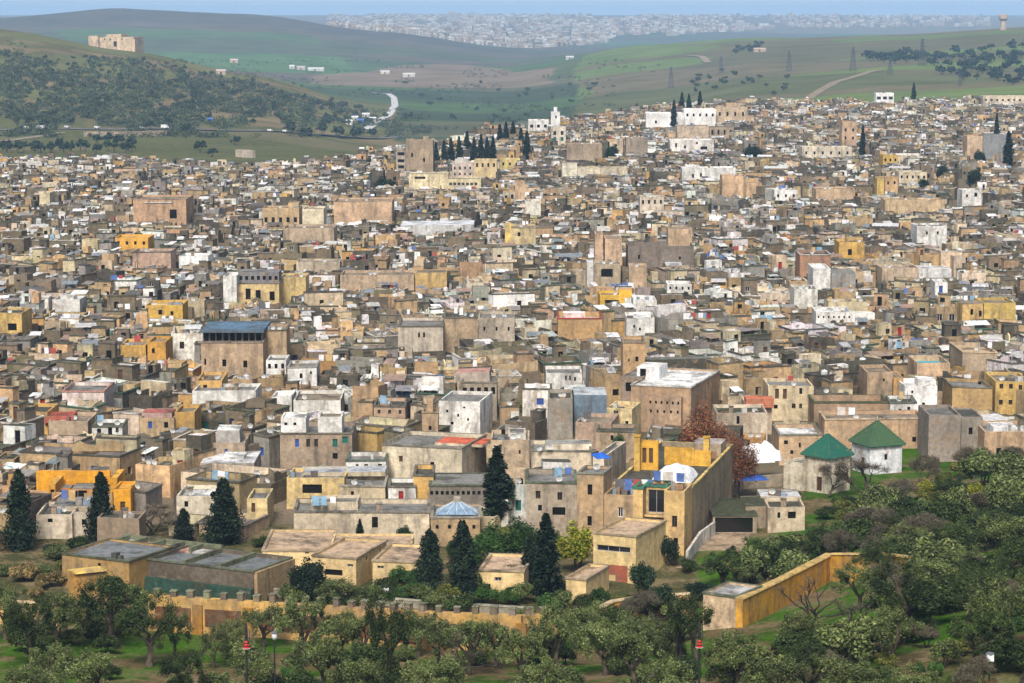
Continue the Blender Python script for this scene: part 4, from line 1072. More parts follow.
L('house', 'cream house with five small windows in a row on the right slope', (899, 927, 172, 184), (.62, .52, .36), ht=9, depth=9, roof=R_GREY, wins=[('row', 5, 177, 2, 3, 'x')])
L('house', 'tan-orange house with a yellow side, two windows tall', (885, 898, 177, 193), (.56, .36, .18), ht=11, depth=7, roof=R_TAN, wins=[('row', 2, 183, 2, 3, 'x')], blocks=[('wall', 877, 884.6, 178, .6, 6, (.66, .46, .14), [], .1, R_TAN)])
L('house', 'orange-yellow house with a dark arch on the middle right', (839, 865, 242, 258), (.62, .38, .10), ht=9, depth=8, roof=R_TAN, wins=[(850, 252, 4, 6, 'x')], blocks=[('roof_room', 847, 863, 238, 2, 4, (.62, .4, .14), [], .1, R_TAN)], anc='the orange-yellow arched house')
L('house', 'red-brown brick house below the orange-yellow arched house', (800, 831, 254, 273), (.38, .21, .13), ht=10, depth=8, roof=R_DARK, corn=(.45, .42, .38))
L('house', 'white corner house with a round tank beside grey concrete', (813, 831, 268, 289), WHITE, ht=10, depth=8, roof=R_WHITE, blocks=[('wall', 831.3, 856, 273, .8, 7, (.3, .29, .27), [], .04, R_GREY)], anc='the white corner house')
L('house', 'long tan house under pale roof sheets on the right', (882, 919, 268, 279), (.52, .40, .28), ht=8, depth=9, roof=R_GREY, blocks=[('roof_room', 915, 952, 269, 3, 8, (.74, .73, .72), [], .04, R_WHITE, -2)])
L('house', 'white house with a blue doorway at the middle right', (935, 948, 282, 294), WHITE, ht=9, depth=6, roof=R_WHITE, wins=[(941, 289, 4, 7, 'b')])
L('house', 'long white house with a row of tiny windows in the middle right', (816, 852, 312, 322), WHITE, ht=8, depth=8, roof=R_WHITE, wins=[('row', 7, 317, 1.6, 2.4, 'x')], anc='the long white house')
L('house', 'plain white plastered house left of the long white house', (794, 818, 289, 305), (.70, .67, .6), ht=9, depth=8, roof=R_GREY)
L('yellow_ruin', 'golden-yellow ruin with a tall stair wall and dark doorways', (984, 1016, 303, 320), (.56, .40, .12), ht=10, depth=9, roof=R_TAN, cat='house', blocks=[('wall', 962, 983.6, 304, .3, 5, (.60, .40, .16), [(972, 312, 3, 6, 'x'), (981, 314, 3, 6, 'x')], .04, R_TAN), ('wall', 954, 1000, 326, -6, 4, (.56, .38, .15), [], .1, R_TAN)], anc='the golden ruin')
L('house', 'large tan house with a broad flat earthen roof at the right edge', (962, 998, 352, 368), (.44, .34, .23), ht=8.5, depth=12, roof=(.45, .33, .2), corn=(.5, .38, .24))
L('pool_house', 'peach house with a turquoise pool-like roof panel', (917, 950, 363, 377), (.54, .37, .23), ht=8, depth=9, par=.9, roof=(.08, .35, .42), anc='the turquoise roof panel')
L('house', 'blocky white house of stepped cubes below the turquoise roof', (904, 938, 386, 409), (.80, .78, .75), ht=9, depth=8, roof=R_WHITE, wins=[(924, 405, 3, 5, 'x'), (912, 392, 2, 3, 'x')], blocks=[('roof_room', 918, 936, 380, 2, 4, (.8, .78, .75), [], .1, R_WHITE)], anc='the stepped white cubes')
L('house', 'tall plain ochre wall house right of the stepped white cubes', (952, 993, 387, 408), (.50, .33, .14), ht=9, depth=9, roof=R_GREY, corn=(.2, .18, .14), wins=[(980, 383, 3, 3, 'x')])
L('house', 'yellow house with six square windows at the right edge', (995, 1032, 381, 412), (.60, .40, .13), ht=9.5, depth=9, roof=R_TAN, wins=[(1001, 386, 4, 5, 'w'), (1011, 386, 4, 5, 'w'), (1021, 387, 4, 5, 'w'), (1001, 402, 4, 5, 'w'), (1011, 402, 4, 5, 'w'), (1021, 402, 4, 5, 'w')], anc='the six-window yellow house')
L('house', 'tall rough tan tower house beside the orange-walled terrace', (867, 893, 372, 400), (.42, .30, .19), ht=11, depth=8, roof=R_TAN, wins=[(884, 380, 2, 3, 'x')], blocks=[('wall', 893.3, 904, 378, .7, 7, (.56, .32, .12), [(900, 386, 3, 4, 'x')], .1, R_TAN)], anc='the rough tan tower house')
L('house', 'cream house with tall windows and yellow quoins left of the mossy wall', (768, 814, 386, 413), (.62, .50, .32), ht=8, depth=8, roof=R_GREY, wins=[(769, 394, 4, 10, 'd'), (777, 394, 4, 10, 'd'), (785, 394, 4, 10, 'd'), (801, 391, 3, 6, 'x'), (776, 407, 4, 4, 'x'), (794, 406, 4, 5, 'w'), (801, 406, 3, 5, 'w')], anc='the cream tall-windowed house')
L('mossy_wall_house', 'long low house with a mossy green-topped wall behind the green pyramids', (814, 889, 402, 417), (.36, .24, .15), ht=6.5, depth=7, par=.9, roof=R_DARK, corn=(.08, .10, .04), anc='the mossy-topped wall')
L('house', 'small white house with two dark windows on the end of the mossy wall', (890, 917, 402, 417), WHITE, ht=7, depth=6, roof=R_DARK, wins=[(900, 412, 3, 7, 'x'), (909, 409, 3, 5, 'x')], corn=(.12, .13, .1))
L('house', 'long peach house behind the larger green pyramid roof', (824, 926, 419, 440), (.54, .36, .22), ht=6.5, depth=8, roof=R_TAN, wins=[(915, 440, 4, 5, 'x')], corn=(.5, .38, .26))
L('taupe_house', 'tall blank taupe house with a stepped top right of the green pyramids', (929, 961, 415, 458), (.30, .25, .21), ht=None, base=463, depth=9, roof=R_GREY, blocks=[('wall', 961.3, 983, 417, 1.2, 8, (.29, .25, .21), [(971, 431, 4, 7, 'x')], .2, R_DARK)], anc='the blank taupe house')
L('house', 'peach house with two dark windows and a white tent roof at the right edge', (984, 1034, 431, 460), (.54, .36, .22), base=465, depth=8, roof=R_GREY, wins=[(999, 452, 5, 9, 'x'), (985, 449, 3, 5, 'x')], blocks=[('roof_room', 993, 1018, 427, 2, 4, (.7, .7, .7), [], .04, R_WHITE)], anc='the white tent roof')
L('house', 'tan house with a blue skylight and small doors left of the smaller pyramid', (779, 822, 434, 452), (.53, .36, .22), ht=6.5, depth=8, roof=R_WHITE, wins=[(786, 442, 4, 4, 'x'), (800, 445, 2, 5, 'x'), (792, 452, 3, 4, 'x')], corn=(.2, .19, .15))
L('house', 'long cream house with a stained parapet right of the white-roofed hall', (716, 768, 413, 428), (.58, .48, .36), ht=7, depth=8, roof=MOSS, wins=[(738, 420, 3, 8, 'x')])
L('red_awning_house', 'house with a bright orange-red awning strip right of the white-roofed hall', (745, 772, 403, 412), (.55, .44, .32), ht=7, depth=6, roof=RUST, blocks=[('awning', 746, 774, 399, -1.0, 3, (.5, .16, .08), [], .04, (.5, .15, .08))])
L('house', 'low crumbling cream house with corrugated roof sheets beside the ramp', (768, 805, 507, 532), (.58, .47, .33), base=534, depth=6, roof=R_DARK, wins=[(779, 515, 3, 6, 'x'), (792, 515, 8, 7, 'x')], anc='the crumbling cream house')

# ------------------------------------------------------------------ the near school, mansion, shrines, walls
L('school_block', 'pale yellow school block with flat tan roof and bright right-hand wall, beside dark olives', (311, 356, 558, 588), PALEY, base=589, depth=9.5, yaw=-17, par=.25, roof=(.46, .33, .22), corn=(.35, .27, .18), wins=[(350, 566, 6, 3, 's'), (333, 574, 18, 6, 'x'), ('R', .35, .7, .7, .5, 'x'), ('R', .8, .7, .7, .5, 'x')], anc='the tan-roofed school block', cat='school')
L('school_block', 'pale yellow school block with a dark strip window, left of the twin conifers', (372, 424, 562, 588), PALEY, base=589, depth=8.5, yaw=-10, par=.25, roof=(.46, .33, .22), corn=(.35, .27, .18), wins=[(380, 569, 7, 3, 's'), (403, 579, 29, 6, 's')], cat='school')
L('school_wing', 'long low pale yellow wing with a wide flat tan roof behind the school blocks', (262, 330, 550, 566), PALEY, base=570, depth=11, yaw=0, par=.2, roof=(.46, .33, .22), corn=(.35, .27, .18), wins=[(307, 553, 4, 2, 's')], blocks=[('wall', 330.2, 412, 545, 2.0, 6, PALEY, [], .2, (.46, .33, .22))], cat='school')
L('school_block', 'pale yellow block with a flat tan roof just left of the slender dark cypress', (479, 524, 571, 590), PALEY, base=600, depth=8, yaw=-8, par=.25, roof=(.46, .33, .22), corn=(.35, .27, .18), wins=[(498, 580, 7, 4, 's'), (486, 588, 9, 6, 'x')], cat='school')
L('school_annex', 'small yellow annex with a tan flat roof to the right of the slender dark cypress', (566, 586, 579, 600), PALEY, base=606, depth=7, yaw=-22, par=.25, roof=(.46, .33, .22), corn=(.35, .27, .18), cat='school')
L('school_block', 'two-storey pale yellow block with a strip window and a red-brown lower floor', (594, 636, 536, 584), (.70, .525, .25), base=585, depth=9, yaw=-24, par=.25, roof=(.46, .33, .22), corn=(.32, .25, .16), wins=[(614, 551, 33, 6, 's')], blocks=[('ground_floor', 601, 628, 567, -.02, .3, (.34, .10, .06), [(612, 580, 8, 6, 'x')], .04, R_TAN, -2)], anc='the two-storey yellow block', cat='school')
L('house', 'grey-tan house with two windows and a dark balcony, left wing of the walled mansion', (526, 577, 482, 518), (.40, .33, .25), base=545, depth=8, roof=R_GREY, corn=(.13, .16, .11), wins=[(538, 495, 5, 8, 'w'), (560, 496, 5, 8, 'w'), (559, 511, 13, 8, 'x'), (540, 508, 4, 6, 'x')], anc='the grey-tan balcony house')

def spec_house(x, y, rz, blocks, name, label, cat, ex=(), anc=None, box=None):
    z = ground(x, y)
    s = dict(x=x, y=y, z=z, rz=math.radians(rz), blocks=blocks, ex=list(ex))
    root = house_objects(s, name, label, None, cat)
    th = s['rz']
    cs = []
    for k in blocks:
        for u in (k['x0'], k['x1']):
            for v in (k['y0'], k['y1']): cs.append((x + u * math.cos(th) - v * math.sin(th), y + u * math.sin(th) + v * math.cos(th)))
    FOOT.append((min(c[0] for c in cs) - .5, max(c[0] for c in cs) + .5, min(c[1] for c in cs) - .5, max(c[1] for c in cs) + .5))
    if box:
        CAPS.append((box[0], box[1], min(c[1] for c in cs), box[3]))
        LMS.append(dict(px0=box[0], px1=box[1], pyt=box[2], pyb=box[3], Y=y, anc=anc, root=root))
    return root
def B(pname, x0, x1, y0, y1, z1, col, roof=R_GREY, wins=(), par=.4, z0=-2.0, corn=None):
    return dict(pname=pname, x0=x0, x1=x1, y0=y0, y1=y1, z0=z0, z1=z1, par=par, col=col, roof=roof, wins=list(wins), corn=corn)
MX, MY, _ = hit(684, 557)
YF, BRW = (.64, .43, .18), (.50, .34, .19)
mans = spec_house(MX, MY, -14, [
    B('wall', -12.2, -9.2, 0, 4.5, 8.9, BRW, R_GREY, [('F', 1.2, 1.75, 6.4, 7.6, 'x'), ('F', 1.2, 1.7, 2.9, 4.0, 'x')], .3, corn=(.2, .2, .16)),
    B('wall', -9.18, -5.8, .25, 5, 6.5, BRW, R_DARK, [('F', 1.6, 2.2, 4.0, 5.1, 'v')], .5),
    B('wall', -5.78, -4.7, -.02, 5, 7.5, YF, R_DARK, [], .3, corn=(.04, .17, .11)),
    B('wall', -4.68, -2.32, 1.7, 5, 7.45, YF, R_DARK, [('F', .25, 2.15, 4.4, 7.0, 's'), ('F', .3, .95, .6, 3.4, 'x'), ('F', 1.35, 2.1, .6, 3.4, 'x')], .3, corn=(.04, .17, .11)),
    B('balcony', -4.68, -2.32, .9, 1.68, 4.3, YF, R_TAN, [], .04, 4.05),
    B('wall', -2.3, 0, 0, 5, 7.3, YF, R_DARK, [('F', .9, 1.5, 3.2, 4.5, 'w'), ('F', 1.1, 1.6, 1.0, 2.0, 'x')], .4),
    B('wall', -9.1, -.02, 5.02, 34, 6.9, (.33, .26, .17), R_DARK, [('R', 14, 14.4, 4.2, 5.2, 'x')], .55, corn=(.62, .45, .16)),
    B('screen_wall', -8.6, -6.2, 17, 17.5, 9.9, (.62, .34, .05), R_TAN, [('F', .5, 1.0, 7.2, 9.0, 'd'), ('F', 1.3, 1.8, 7.2, 9.0, 'd')], .04, 6.3),
    B('screen_wall', -6.18, -2.6, 21, 21.4, 8.5, (.62, .34, .05), (.5, .3, .05), [], .04, 6.3),
    B('screen_wall', -2.58, -.6, 21.1, 21.5, 8.2, (.62, .34, .05), (.5, .3, .05), [], .04, 6.3),
    B('chimney', -8.9, -8.2, 16, 16.7, 10.6, (.66, .42, .10), YELLOW, [], .04, 6.3, (.5, .3, .05)),
    B('chimney', -2.0, -1.3, 24, 24.7, 9.4, (.66, .42, .10), YELLOW, [], .04, 6.3, (.5, .3, .05)),
    B('roof_room', -4.0, -.5, 28, 32, 7.9, (.4, .3, .2), (.50, .42, .40), [], .04, 6.3),
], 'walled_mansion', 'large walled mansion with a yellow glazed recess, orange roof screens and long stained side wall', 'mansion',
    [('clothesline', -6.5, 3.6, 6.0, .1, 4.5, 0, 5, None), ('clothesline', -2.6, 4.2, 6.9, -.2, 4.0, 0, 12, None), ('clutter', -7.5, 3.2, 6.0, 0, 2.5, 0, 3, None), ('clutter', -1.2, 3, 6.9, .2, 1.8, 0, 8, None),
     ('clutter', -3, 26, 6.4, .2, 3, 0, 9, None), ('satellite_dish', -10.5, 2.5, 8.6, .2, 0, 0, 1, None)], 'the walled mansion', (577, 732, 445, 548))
# white tarpaulin over the terrace
def tarp(name, label, cx, cy, cz, w, d, h, col, rz=0.0, seed=1, cat='tarpaulin'):
    b = Buf(); r = random.Random(seed); n = 9
    g = [[None] * (n + 1) for _ in range(n + 1)]
    for i in range(n + 1):
        for j in range(n + 1):
            u, v = i / n * 2 - 1, j / n * 2 - 1
            z = h * (1 - .75 * max(abs(u), abs(v)) ** 1.6) + r.uniform(-.09, .09) * h
            if max(abs(u), abs(v)) > .99: z = h * .12
            g[i][j] = (u * w / 2 * (1 + r.uniform(-.04, .04)), v * d / 2, z)
    for i in range(n):
        for j in range(n):
            q = (g[i][j], g[i + 1][j], g[i + 1][j + 1], g[i][j + 1])
            b.poly(q, col, M_CL)
            b.poly(tuple((p[0], p[1], p[2] - .04) for p in reversed(q)), col, M_CL)
    o = put(name, b.mesh(name), None, (cx, cy, cz), rz)
    tag(o, label, cat)
    return o
def on_mans(u, v):
    th = math.radians(-14)
    return MX + u * math.cos(th) - v * math.sin(th), MY + u * math.sin(th) + v * math.cos(th)
q = on_mans(-3.4, 12.5)
tarp('tarpaulin', 'white tarpaulin bulging over the terrace of the walled mansion', q[0], q[1], ground(*q) + 6.4, 4.6, 7.0, 1.9, (.66, .67, .68), math.radians(-14), 3)
for px, py, w, c, lab, sd_ in ((754, 458, 4.6, (.76, .76, .78), 'white sheet tent right of the red-brown tree, the larger of two', 4), (766, 456, 3.4, (.72, .73, .76), 'white sheet tent right of the red-brown tree, the smaller one', 6), (752, 474, 3.6, (.04, .09, .33), 'blue plastic sheet lying below the white sheet tents', 8),
                                (601, 452, 1.8, (.03, .12, .5), 'bright blue tarpaulin on the roof beside the two-dish house', 9)):
    x, y, z = at_y(px, py, find_y(px, py, 3.2 if py != 452 else 7.2))
    tarp('tarpaulin', lab, x, y, z - .6, w, 4 if c[0] > .5 else 3, 2.6 if c[0] > .5 else .5, c, .2, sd_)

def pyramid_shrine(name, label, px, py_base, rot, side, hwall, hroof, colw, anc, box, low=None):
    x, y, z = hit(px, py_base)
    y += side * .5; x = (px - 512) / F * y
    root = put(name, None, None, (x, y, z), math.radians(rot)); tag(root, label, 'shrine')
    a = side / 2
    b = Buf(); br = Buf()
    k = dict(x0=-a, x1=a, y0=-a, y1=a, z0=-2, z1=hwall, par=.0, col=colw, roof=R_GREY, wins=[('F', side * .45, side * .45 + .5, hwall - 1.9, hwall - 1.1, 'x'), ('L', side * .5, side * .5 + .9, .2, 2.0, 'd')])
    emit_block(b, br, k)
    put('wall', b.mesh('wall'), root); win_objects(k, root)
    b = Buf(); e = a + .35
    cs = [(-e, -e), (e, -e), (e, e), (-e, e)]
    n = 6
    for i in range(4):
        p, q = cs[i], cs[(i + 1) % 4]
        for t in range(n):
            f0, f1 = t / n, (t + 1) / n
            z0, z1 = hwall + .12 + hroof * f0, hwall + .12 + hroof * f1
            b.poly(((p[0] * (1 - f0), p[1] * (1 - f0), z0), (q[0] * (1 - f0), q[1] * (1 - f0), z0), (q[0] * (1 - f1), q[1] * (1 - f1), z1), (p[0] * (1 - f1), p[1] * (1 - f1), z1)), GREENT if name == 'shrine' else (.045, .095, .035), M_TI)
        b.poly(((p[0], p[1], hwall - .04), (q[0], q[1], hwall - .04), (q[0], q[1], hwall + .12), (p[0], p[1], hwall + .12)), (.03, .12, .08), M_TI)
    b.poly(tuple((c[0], c[1], hwall - .04) for c in reversed(cs)), (.3, .2, .12), M_PT)
    for c in cs:
        b.tube([(c[0], c[1], hwall + .13), (0, 0, hwall + hroof + .16)], [.1, .1], (.015, .09, .06) if name == 'shrine' else (.05, .10, .045), M_TI, 5)
    put('pyramid_roof', b.mesh('pyramid_roof'), root)
    b = Buf(); b.lathe([(.12, 0), (.15, .12), (.08, .25), (.14, .38), (.03, .6)], (.3, .3, .2), M_MT, 8)
    put('finial', b.mesh('finial'), root, (0, 0, hwall + hroof + .1))
    if low:
        b = Buf(); br = Buf()
        k = B('side_room', *low, colw, R_GREY, [('F', .6, 1.5, .1, 2.1, 'n')], .3)
        emit_block(b, b, k)
        o = put('side_room', b.mesh('side_room'), root); win_objects(k, o)
    FOOT.append((x - side, x + side, y - side, y + side))
    CAPS.append((box[0], box[1], y - side * .6, box[3]))
    LMS.append(dict(px0=box[0], px1=box[1], pyt=box[2], pyb=box[3], Y=y, anc=anc, root=root))
pyramid_shrine('shrine', 'cream shrine under a small teal-green tiled pyramid roof', 832, 493, 42, 4.1, 4.5, 2.6, (.70, .62, .48), 'the teal pyramid roof', (790, 857, 432, 492), (-2.4, 1.8, 2.06, 5.2, 3.4))
pyramid_shrine('sanctuary', 'white sanctuary under the larger moss-green tiled pyramid roof', 882, 474, 22, 4.8, 3.7, 2.9, (.72, .72, .74), 'the moss-green pyramid roof', (853, 905, 421, 457))

# big flat-roofed block at lower left, turned to the lane
ax, ay, _ = hit(129, 561 + 46)
ax, ay, _ = at_y(129, 561, 254.0)
depot = put('flat_roof_depot', None, None, (ax, ay, ground(ax, ay)), math.radians(-27))
tag(depot, 'sprawling flat-roofed ochre block with skylight panels and mossy rims at lower left', 'building')
zt = at_y(129, 561, 254.0)[2] - ground(ax, ay)
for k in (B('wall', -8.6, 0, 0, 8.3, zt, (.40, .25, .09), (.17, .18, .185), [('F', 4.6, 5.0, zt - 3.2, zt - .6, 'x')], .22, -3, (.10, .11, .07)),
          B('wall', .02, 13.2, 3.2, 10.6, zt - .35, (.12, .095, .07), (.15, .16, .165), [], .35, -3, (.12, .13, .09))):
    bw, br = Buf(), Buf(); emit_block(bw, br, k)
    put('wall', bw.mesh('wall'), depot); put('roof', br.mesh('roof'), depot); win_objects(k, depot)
b = Buf(); b.box(.02, 13.25, 2.6, 3.15, -2, zt - 2.2, (.03, .07, .05), M_RF); put('gutter_wall', b.mesh('gutter_wall'), depot)
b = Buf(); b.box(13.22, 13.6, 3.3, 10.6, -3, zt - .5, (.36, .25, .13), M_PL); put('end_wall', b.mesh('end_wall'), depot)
for i, (x0, x1, y0, y1, c) in enumerate(((-7.6, -5.6, 8.5, 10.8, (.40, .41, .42)), (-5.2, -3.2, 8.5, 10.8, (.40, .27, .22)), (-2.8, -.8, 8.5, 10.8, (.25, .27, .22)), (-.4, 1.6, 8.6, 10.8, (.45, .25, .2)), (2.0, 3.8, 8.6, 10.8, (.5, .48, .46)))):
    b = Buf(); b.box(x0, x1, y0, y1, -3, zt - .5, c, M_RF); put('skylight_panel', b.mesh('skylight_panel'), depot)
for x0, x1, y0, y1 in ((-8.6, 4.2, 10.82, 11.2), (-5.55, -5.25, 8.5, 10.8), (-3.15, -2.85, 8.5, 10.8), (-.75, -.45, 8.5, 10.8), (1.62, 1.95, 8.5, 10.8), (-8.0, -7.62, 8.35, 10.8)):
    b = Buf(); b.box(x0, x1, y0, y1, -3, zt - .02, (.15, .16, .095), M_RF); put('roof_beam', b.mesh('roof_beam'), depot)
for x0 in (4.2, 8.6):
    b = Buf(); b.box(x0, x0 + .35, 3.5, 10.3, zt - .72, zt - .2, (.15, .16, .095), M_RF); put('roof_beam', b.mesh('roof_beam'), depot)
b = Buf(); b.box(-.5, .1, -.4, .4, 0, .7, (.06, .06, .05), M_MT); b.box(.2, .6, -.2, .3, 0, .45, (.1, .1, .09), M_MT)
put('vent_box', b.mesh('vent_box'), depot, (-2.2, 1.0, zt - .22))
FOOT.append((-50, -22, 246, 275))
LMS.append(dict(px0=63, px1=280, pyt=531, pyb=590, Y=256, anc='the flat-roofed depot', root=depot))
CAPS.append((60, 282, 250, 590))

def poly_wall(name, label, cat, pts, h, th, col, top=None, cap=None, hs=None):
    """a free-standing wall along ground points; returns root, list of segment frames"""
    root = put(name, None, None, pts[0]); tag(root, label, cat)
    b = Buf(); bc = Buf()
    fr = []
    for i in range(len(pts) - 1):
        p, q = Vector(pts[i]), Vector(pts[i + 1])
        d = Vector((q.x - p.x, q.y - p.y, 0)); Ls = d.length; d.normalize(); n = Vector((d.y, -d.x, 0))
        h0, h1 = (hs[i], hs[i + 1]) if hs else (h, h)
        o = Vector(pts[0])
        def P(u, side, z): 
            w = p + d * u + n * (th / 2 * side); return (w.x - o.x, w.y - o.y, z - o.z)
        zp, zq = p.z, q.z
        ov = 0.0 if i == len(pts) - 2 else 0.0
        b.obox((P(0, 1, zp - 2), P(Ls + ov, 1, zq - 2), P(Ls + ov, -1, zq - 2), P(0, -1, zp - 2), P(0, 1, zp + h0), P(Ls, 1, zq + h1), P(Ls, -1, zq + h1), P(0, -1, zp + h0)), col, M_PL)
        if top:
            bc.obox((P(0, 1.35, zp + h0 + .003), P(Ls, 1.35, zq + h1 + .003), P(Ls, -1.35, zq + h1 + .003), P(0, -1.35, zp + h0 + .003), P(0, 1.1, zp + h0 + .14), P(Ls, 1.1, zq + h1 + .14), P(Ls, -1.1, zq + h1 + .14), P(0, -1.1, zp + h0 + .14)), top, M_PL)
        fr.append((p, d, n, Ls, zp + h0, zq + h1))
    put('masonry', b.mesh('masonry'), root)
    if top: put('coping', bc.mesh('coping'), root)
    return root, fr
wp = [hit(x, y) for x, y in ((150, 630), (250, 637), (345, 643), (430, 648), (522, 653), (550, 650))]
wr, fr = poly_wall('crenellated_wall', 'long ochre crenellated town wall with dark stone merlons, behind the olives', 'town wall', wp, 3.5, .8, (.56, .34, .11))
o0 = Vector(wp[0])
for p, d, n, Ls, z0, z1 in fr:
    m = max(2, int(Ls / 1.5))
    for i in range(m):
        u = Ls * (i + .5) / m; z = z0 + (z1 - z0) * (i + .5) / m
        b = Buf(); mh = R.uniform(.5, .78); mw_ = R.uniform(.27, .36); b.box(-mw_, mw_, -.33, .33, 0, mh, jit((.22, .18, .12), .3), M_PL, True); b.box(-mw_ - .04, mw_ + .04, -.37, .37, mh, mh + .1, (.2, .2, .13), M_RF, True)
        c = p + d * u
        put('merlon', b.mesh('merlon'), wr, (c.x - o0.x, c.y - o0.y, z - o0.z + .003), math.atan2(d.y, d.x))
    m = max(1, int(Ls / 5))
    for i in range(m):
        u = Ls * (i + .5) / m
        c = p + d * u + n * .43
        b = Buf(); w = Ls / m * .36
        b.box(-w, w, -.05, .05, .8, 2.5, jit((.15, .06, .025), .25), M_PL, True)
        put('panel', b.mesh('panel'), wr, (c.x - o0.x, c.y - o0.y, p.z - o0.z), math.atan2(d.y, d.x))
        c = p + d * (u + Ls / m * .5) + n * .5
        b = Buf(); b.box(-.5, .5, -.16, .16, -1, 2.9, (.34, .165, .03), M_PL); put('pilaster', b.mesh('pilaster'), wr, (c.x - o0.x, c.y - o0.y, p.z - o0.z), math.atan2(d.y, d.x))
LMS.append(dict(px0=165, px1=522, pyt=592, pyb=650, Y=240, anc='the crenellated wall', root=wr))
r_, _f = poly_wall('boundary_wall', 'thin grey boundary wall running behind the merlons below the school', 'wall', [hit(x, y) for x, y in ((255, 596), (330, 602), (420, 610), (524, 616))], .75, .35, (.30, .27, .20), (.34, .31, .24))
for px, py, lab in ((386, 603, 'white square gate pillar behind the merlons, the left one of the pair'), (457, 610, 'white square gate pillar behind the merlons, the right one of the pair')):
    x, y, z = hit(px, py)
    o = put('gate_pillar', None, None, (x, y, z)); tag(o, lab, 'pillar', 'white gate pillars')
    b = Buf(); b.box(-.26, .26, -.26, .26, -.5, 1.25, (.8, .79, .77), M_PT); put('shaft', b.mesh('shaft'), o)
    b = Buf(); b.box(-.32, .32, -.32, .32, 1.253, 1.38, (.72, .71, .69), M_PT, True); put('capstone', b.mesh('capstone'), o)
poly_wall('bastion_wall', 'tall ochre bastion wall with a sunlit top painted yellow, at the corner below the depot', 'town wall', [hit(x, y) for x, y in ((72, 622), (104, 618))], 5.0, 1.6, (.48, .26, .07), (.66, .45, .12))  # brighter top is sunlight put into the coping colour
poly_wall('garden_wall', 'ochre wall stub half hidden by olives at the left edge', 'wall', [hit(x, y) for x, y in ((-30, 624), (14, 626), (60, 626))], 2.2, .6, (.55, .34, .12), (.5, .36, .2))
poly_wall('garden_wall', 'low orange wall with a pale coping, sloping up between the olives', 'wall', [hit(x, y) for x, y in ((588, 634), (612, 622), (645, 616), (690, 614))], 1.9, .5, (.52, .28, .07), (.62, .48, .28))
ow, _f = poly_wall('rampart', 'long bright orange rampart climbing the grassy slope, with a pale coping', 'town wall', [hit(x, y) for x, y in ((739, 628), (782, 606), (829, 581), (884, 583), (912, 586))], 2.8, .7, (.56, .29, .035), (.58, .40, .14))
LMS.append(dict(px0=739, px1=885, pyt=548, pyb=620, Y=255, anc='the orange rampart', root=ow))
x, y, z = hit(737, 628)
spec_house(x, y, -32, [B('wall', -3.6, -.02, -.1, 5.2, 3.0, (.58, .42, .26), (.42, .41, .40), [], .2, -2, (.12, .14, .09))], 'gatehouse', 'small flat grey-roofed gatehouse at the foot of the orange rampart', 'gatehouse', anc='the flat-roofed gatehouse', box=(705, 752, 583, 620))
L('garage', 'wide dark garage mouth under a mossy sloping tile roof at the head of the ramp', (713, 757, 515, 533), (.40, .33, .24), base=534, depth=10, par=.04, roof=MOSS, wins=[(734, 525, 38, 15, 'x')], corn=(.07, .08, .05), anc='the dark garage', cat='garage')
L('house', 'low rubble house under grey corrugated sheets, behind the crumbling cream house', (760, 802, 497, 508), (.46, .37, .26), ht=4.6, depth=5, par=.04, roof=(.5, .5, .5), wins=[(775, 503, 5, 5, 'x')])
L('house', 'mossy-roofed low house left of the crumbling cream house, beside the garage', (745, 768, 506, 516), (.36, .29, .2), ht=4.2, depth=6, par=.04, roof=MOSS)
poly_wall('yard_wall', 'low rubble yard wall between the garage and the teal pyramid roof', 'wall', [hit(x, y) for x, y in ((724, 502), (742, 490), (790, 486))], 1.5, .5, (.40, .33, .24))
rp = [hit(x, y) for x, y in ((676, 570), (699, 540), (713, 534), (752, 534), (745, 548), (738, 570))]
me = bpy.data.meshes.new('ramp_road'); me.from_pydata([(p[0], p[1], p[2] + .06) for p in rp], [], [tuple(range(6))[::-1]])
at_ = me.attributes.new('tint', 'FLOAT_COLOR', 'FACE'); at_.data.foreach_set('color', [.36, .26, .17, 1])
me.materials.append(ROOF); me.update()
tag(put('ramp_road', me), kind='structure')
poly_wall('ramp_wall', 'white stained retaining wall along the left edge of the ramp', 'wall', [hit(x, y) for x, y in ((687, 566), (700, 547), (714, 536))], 1.6, .3, (.66, .62, .55), None)

for a_, b_, y_, p_ in ((432, 532, 1000, 160), (671, 704, 1300, 112), (857, 869, 1000, 154), (1002, 1017, 950, 166), (371, 397, 900, 186), (742, 763, 1050, 157), (603, 621, 1050, 156), (955, 976, 900, 203), (916, 931, 900, 185), (935, 951, 900, 172), (970, 992, 1000, 160), (909, 919, 1400, 94)): CAPS.append((a_, b_, y_, p_))
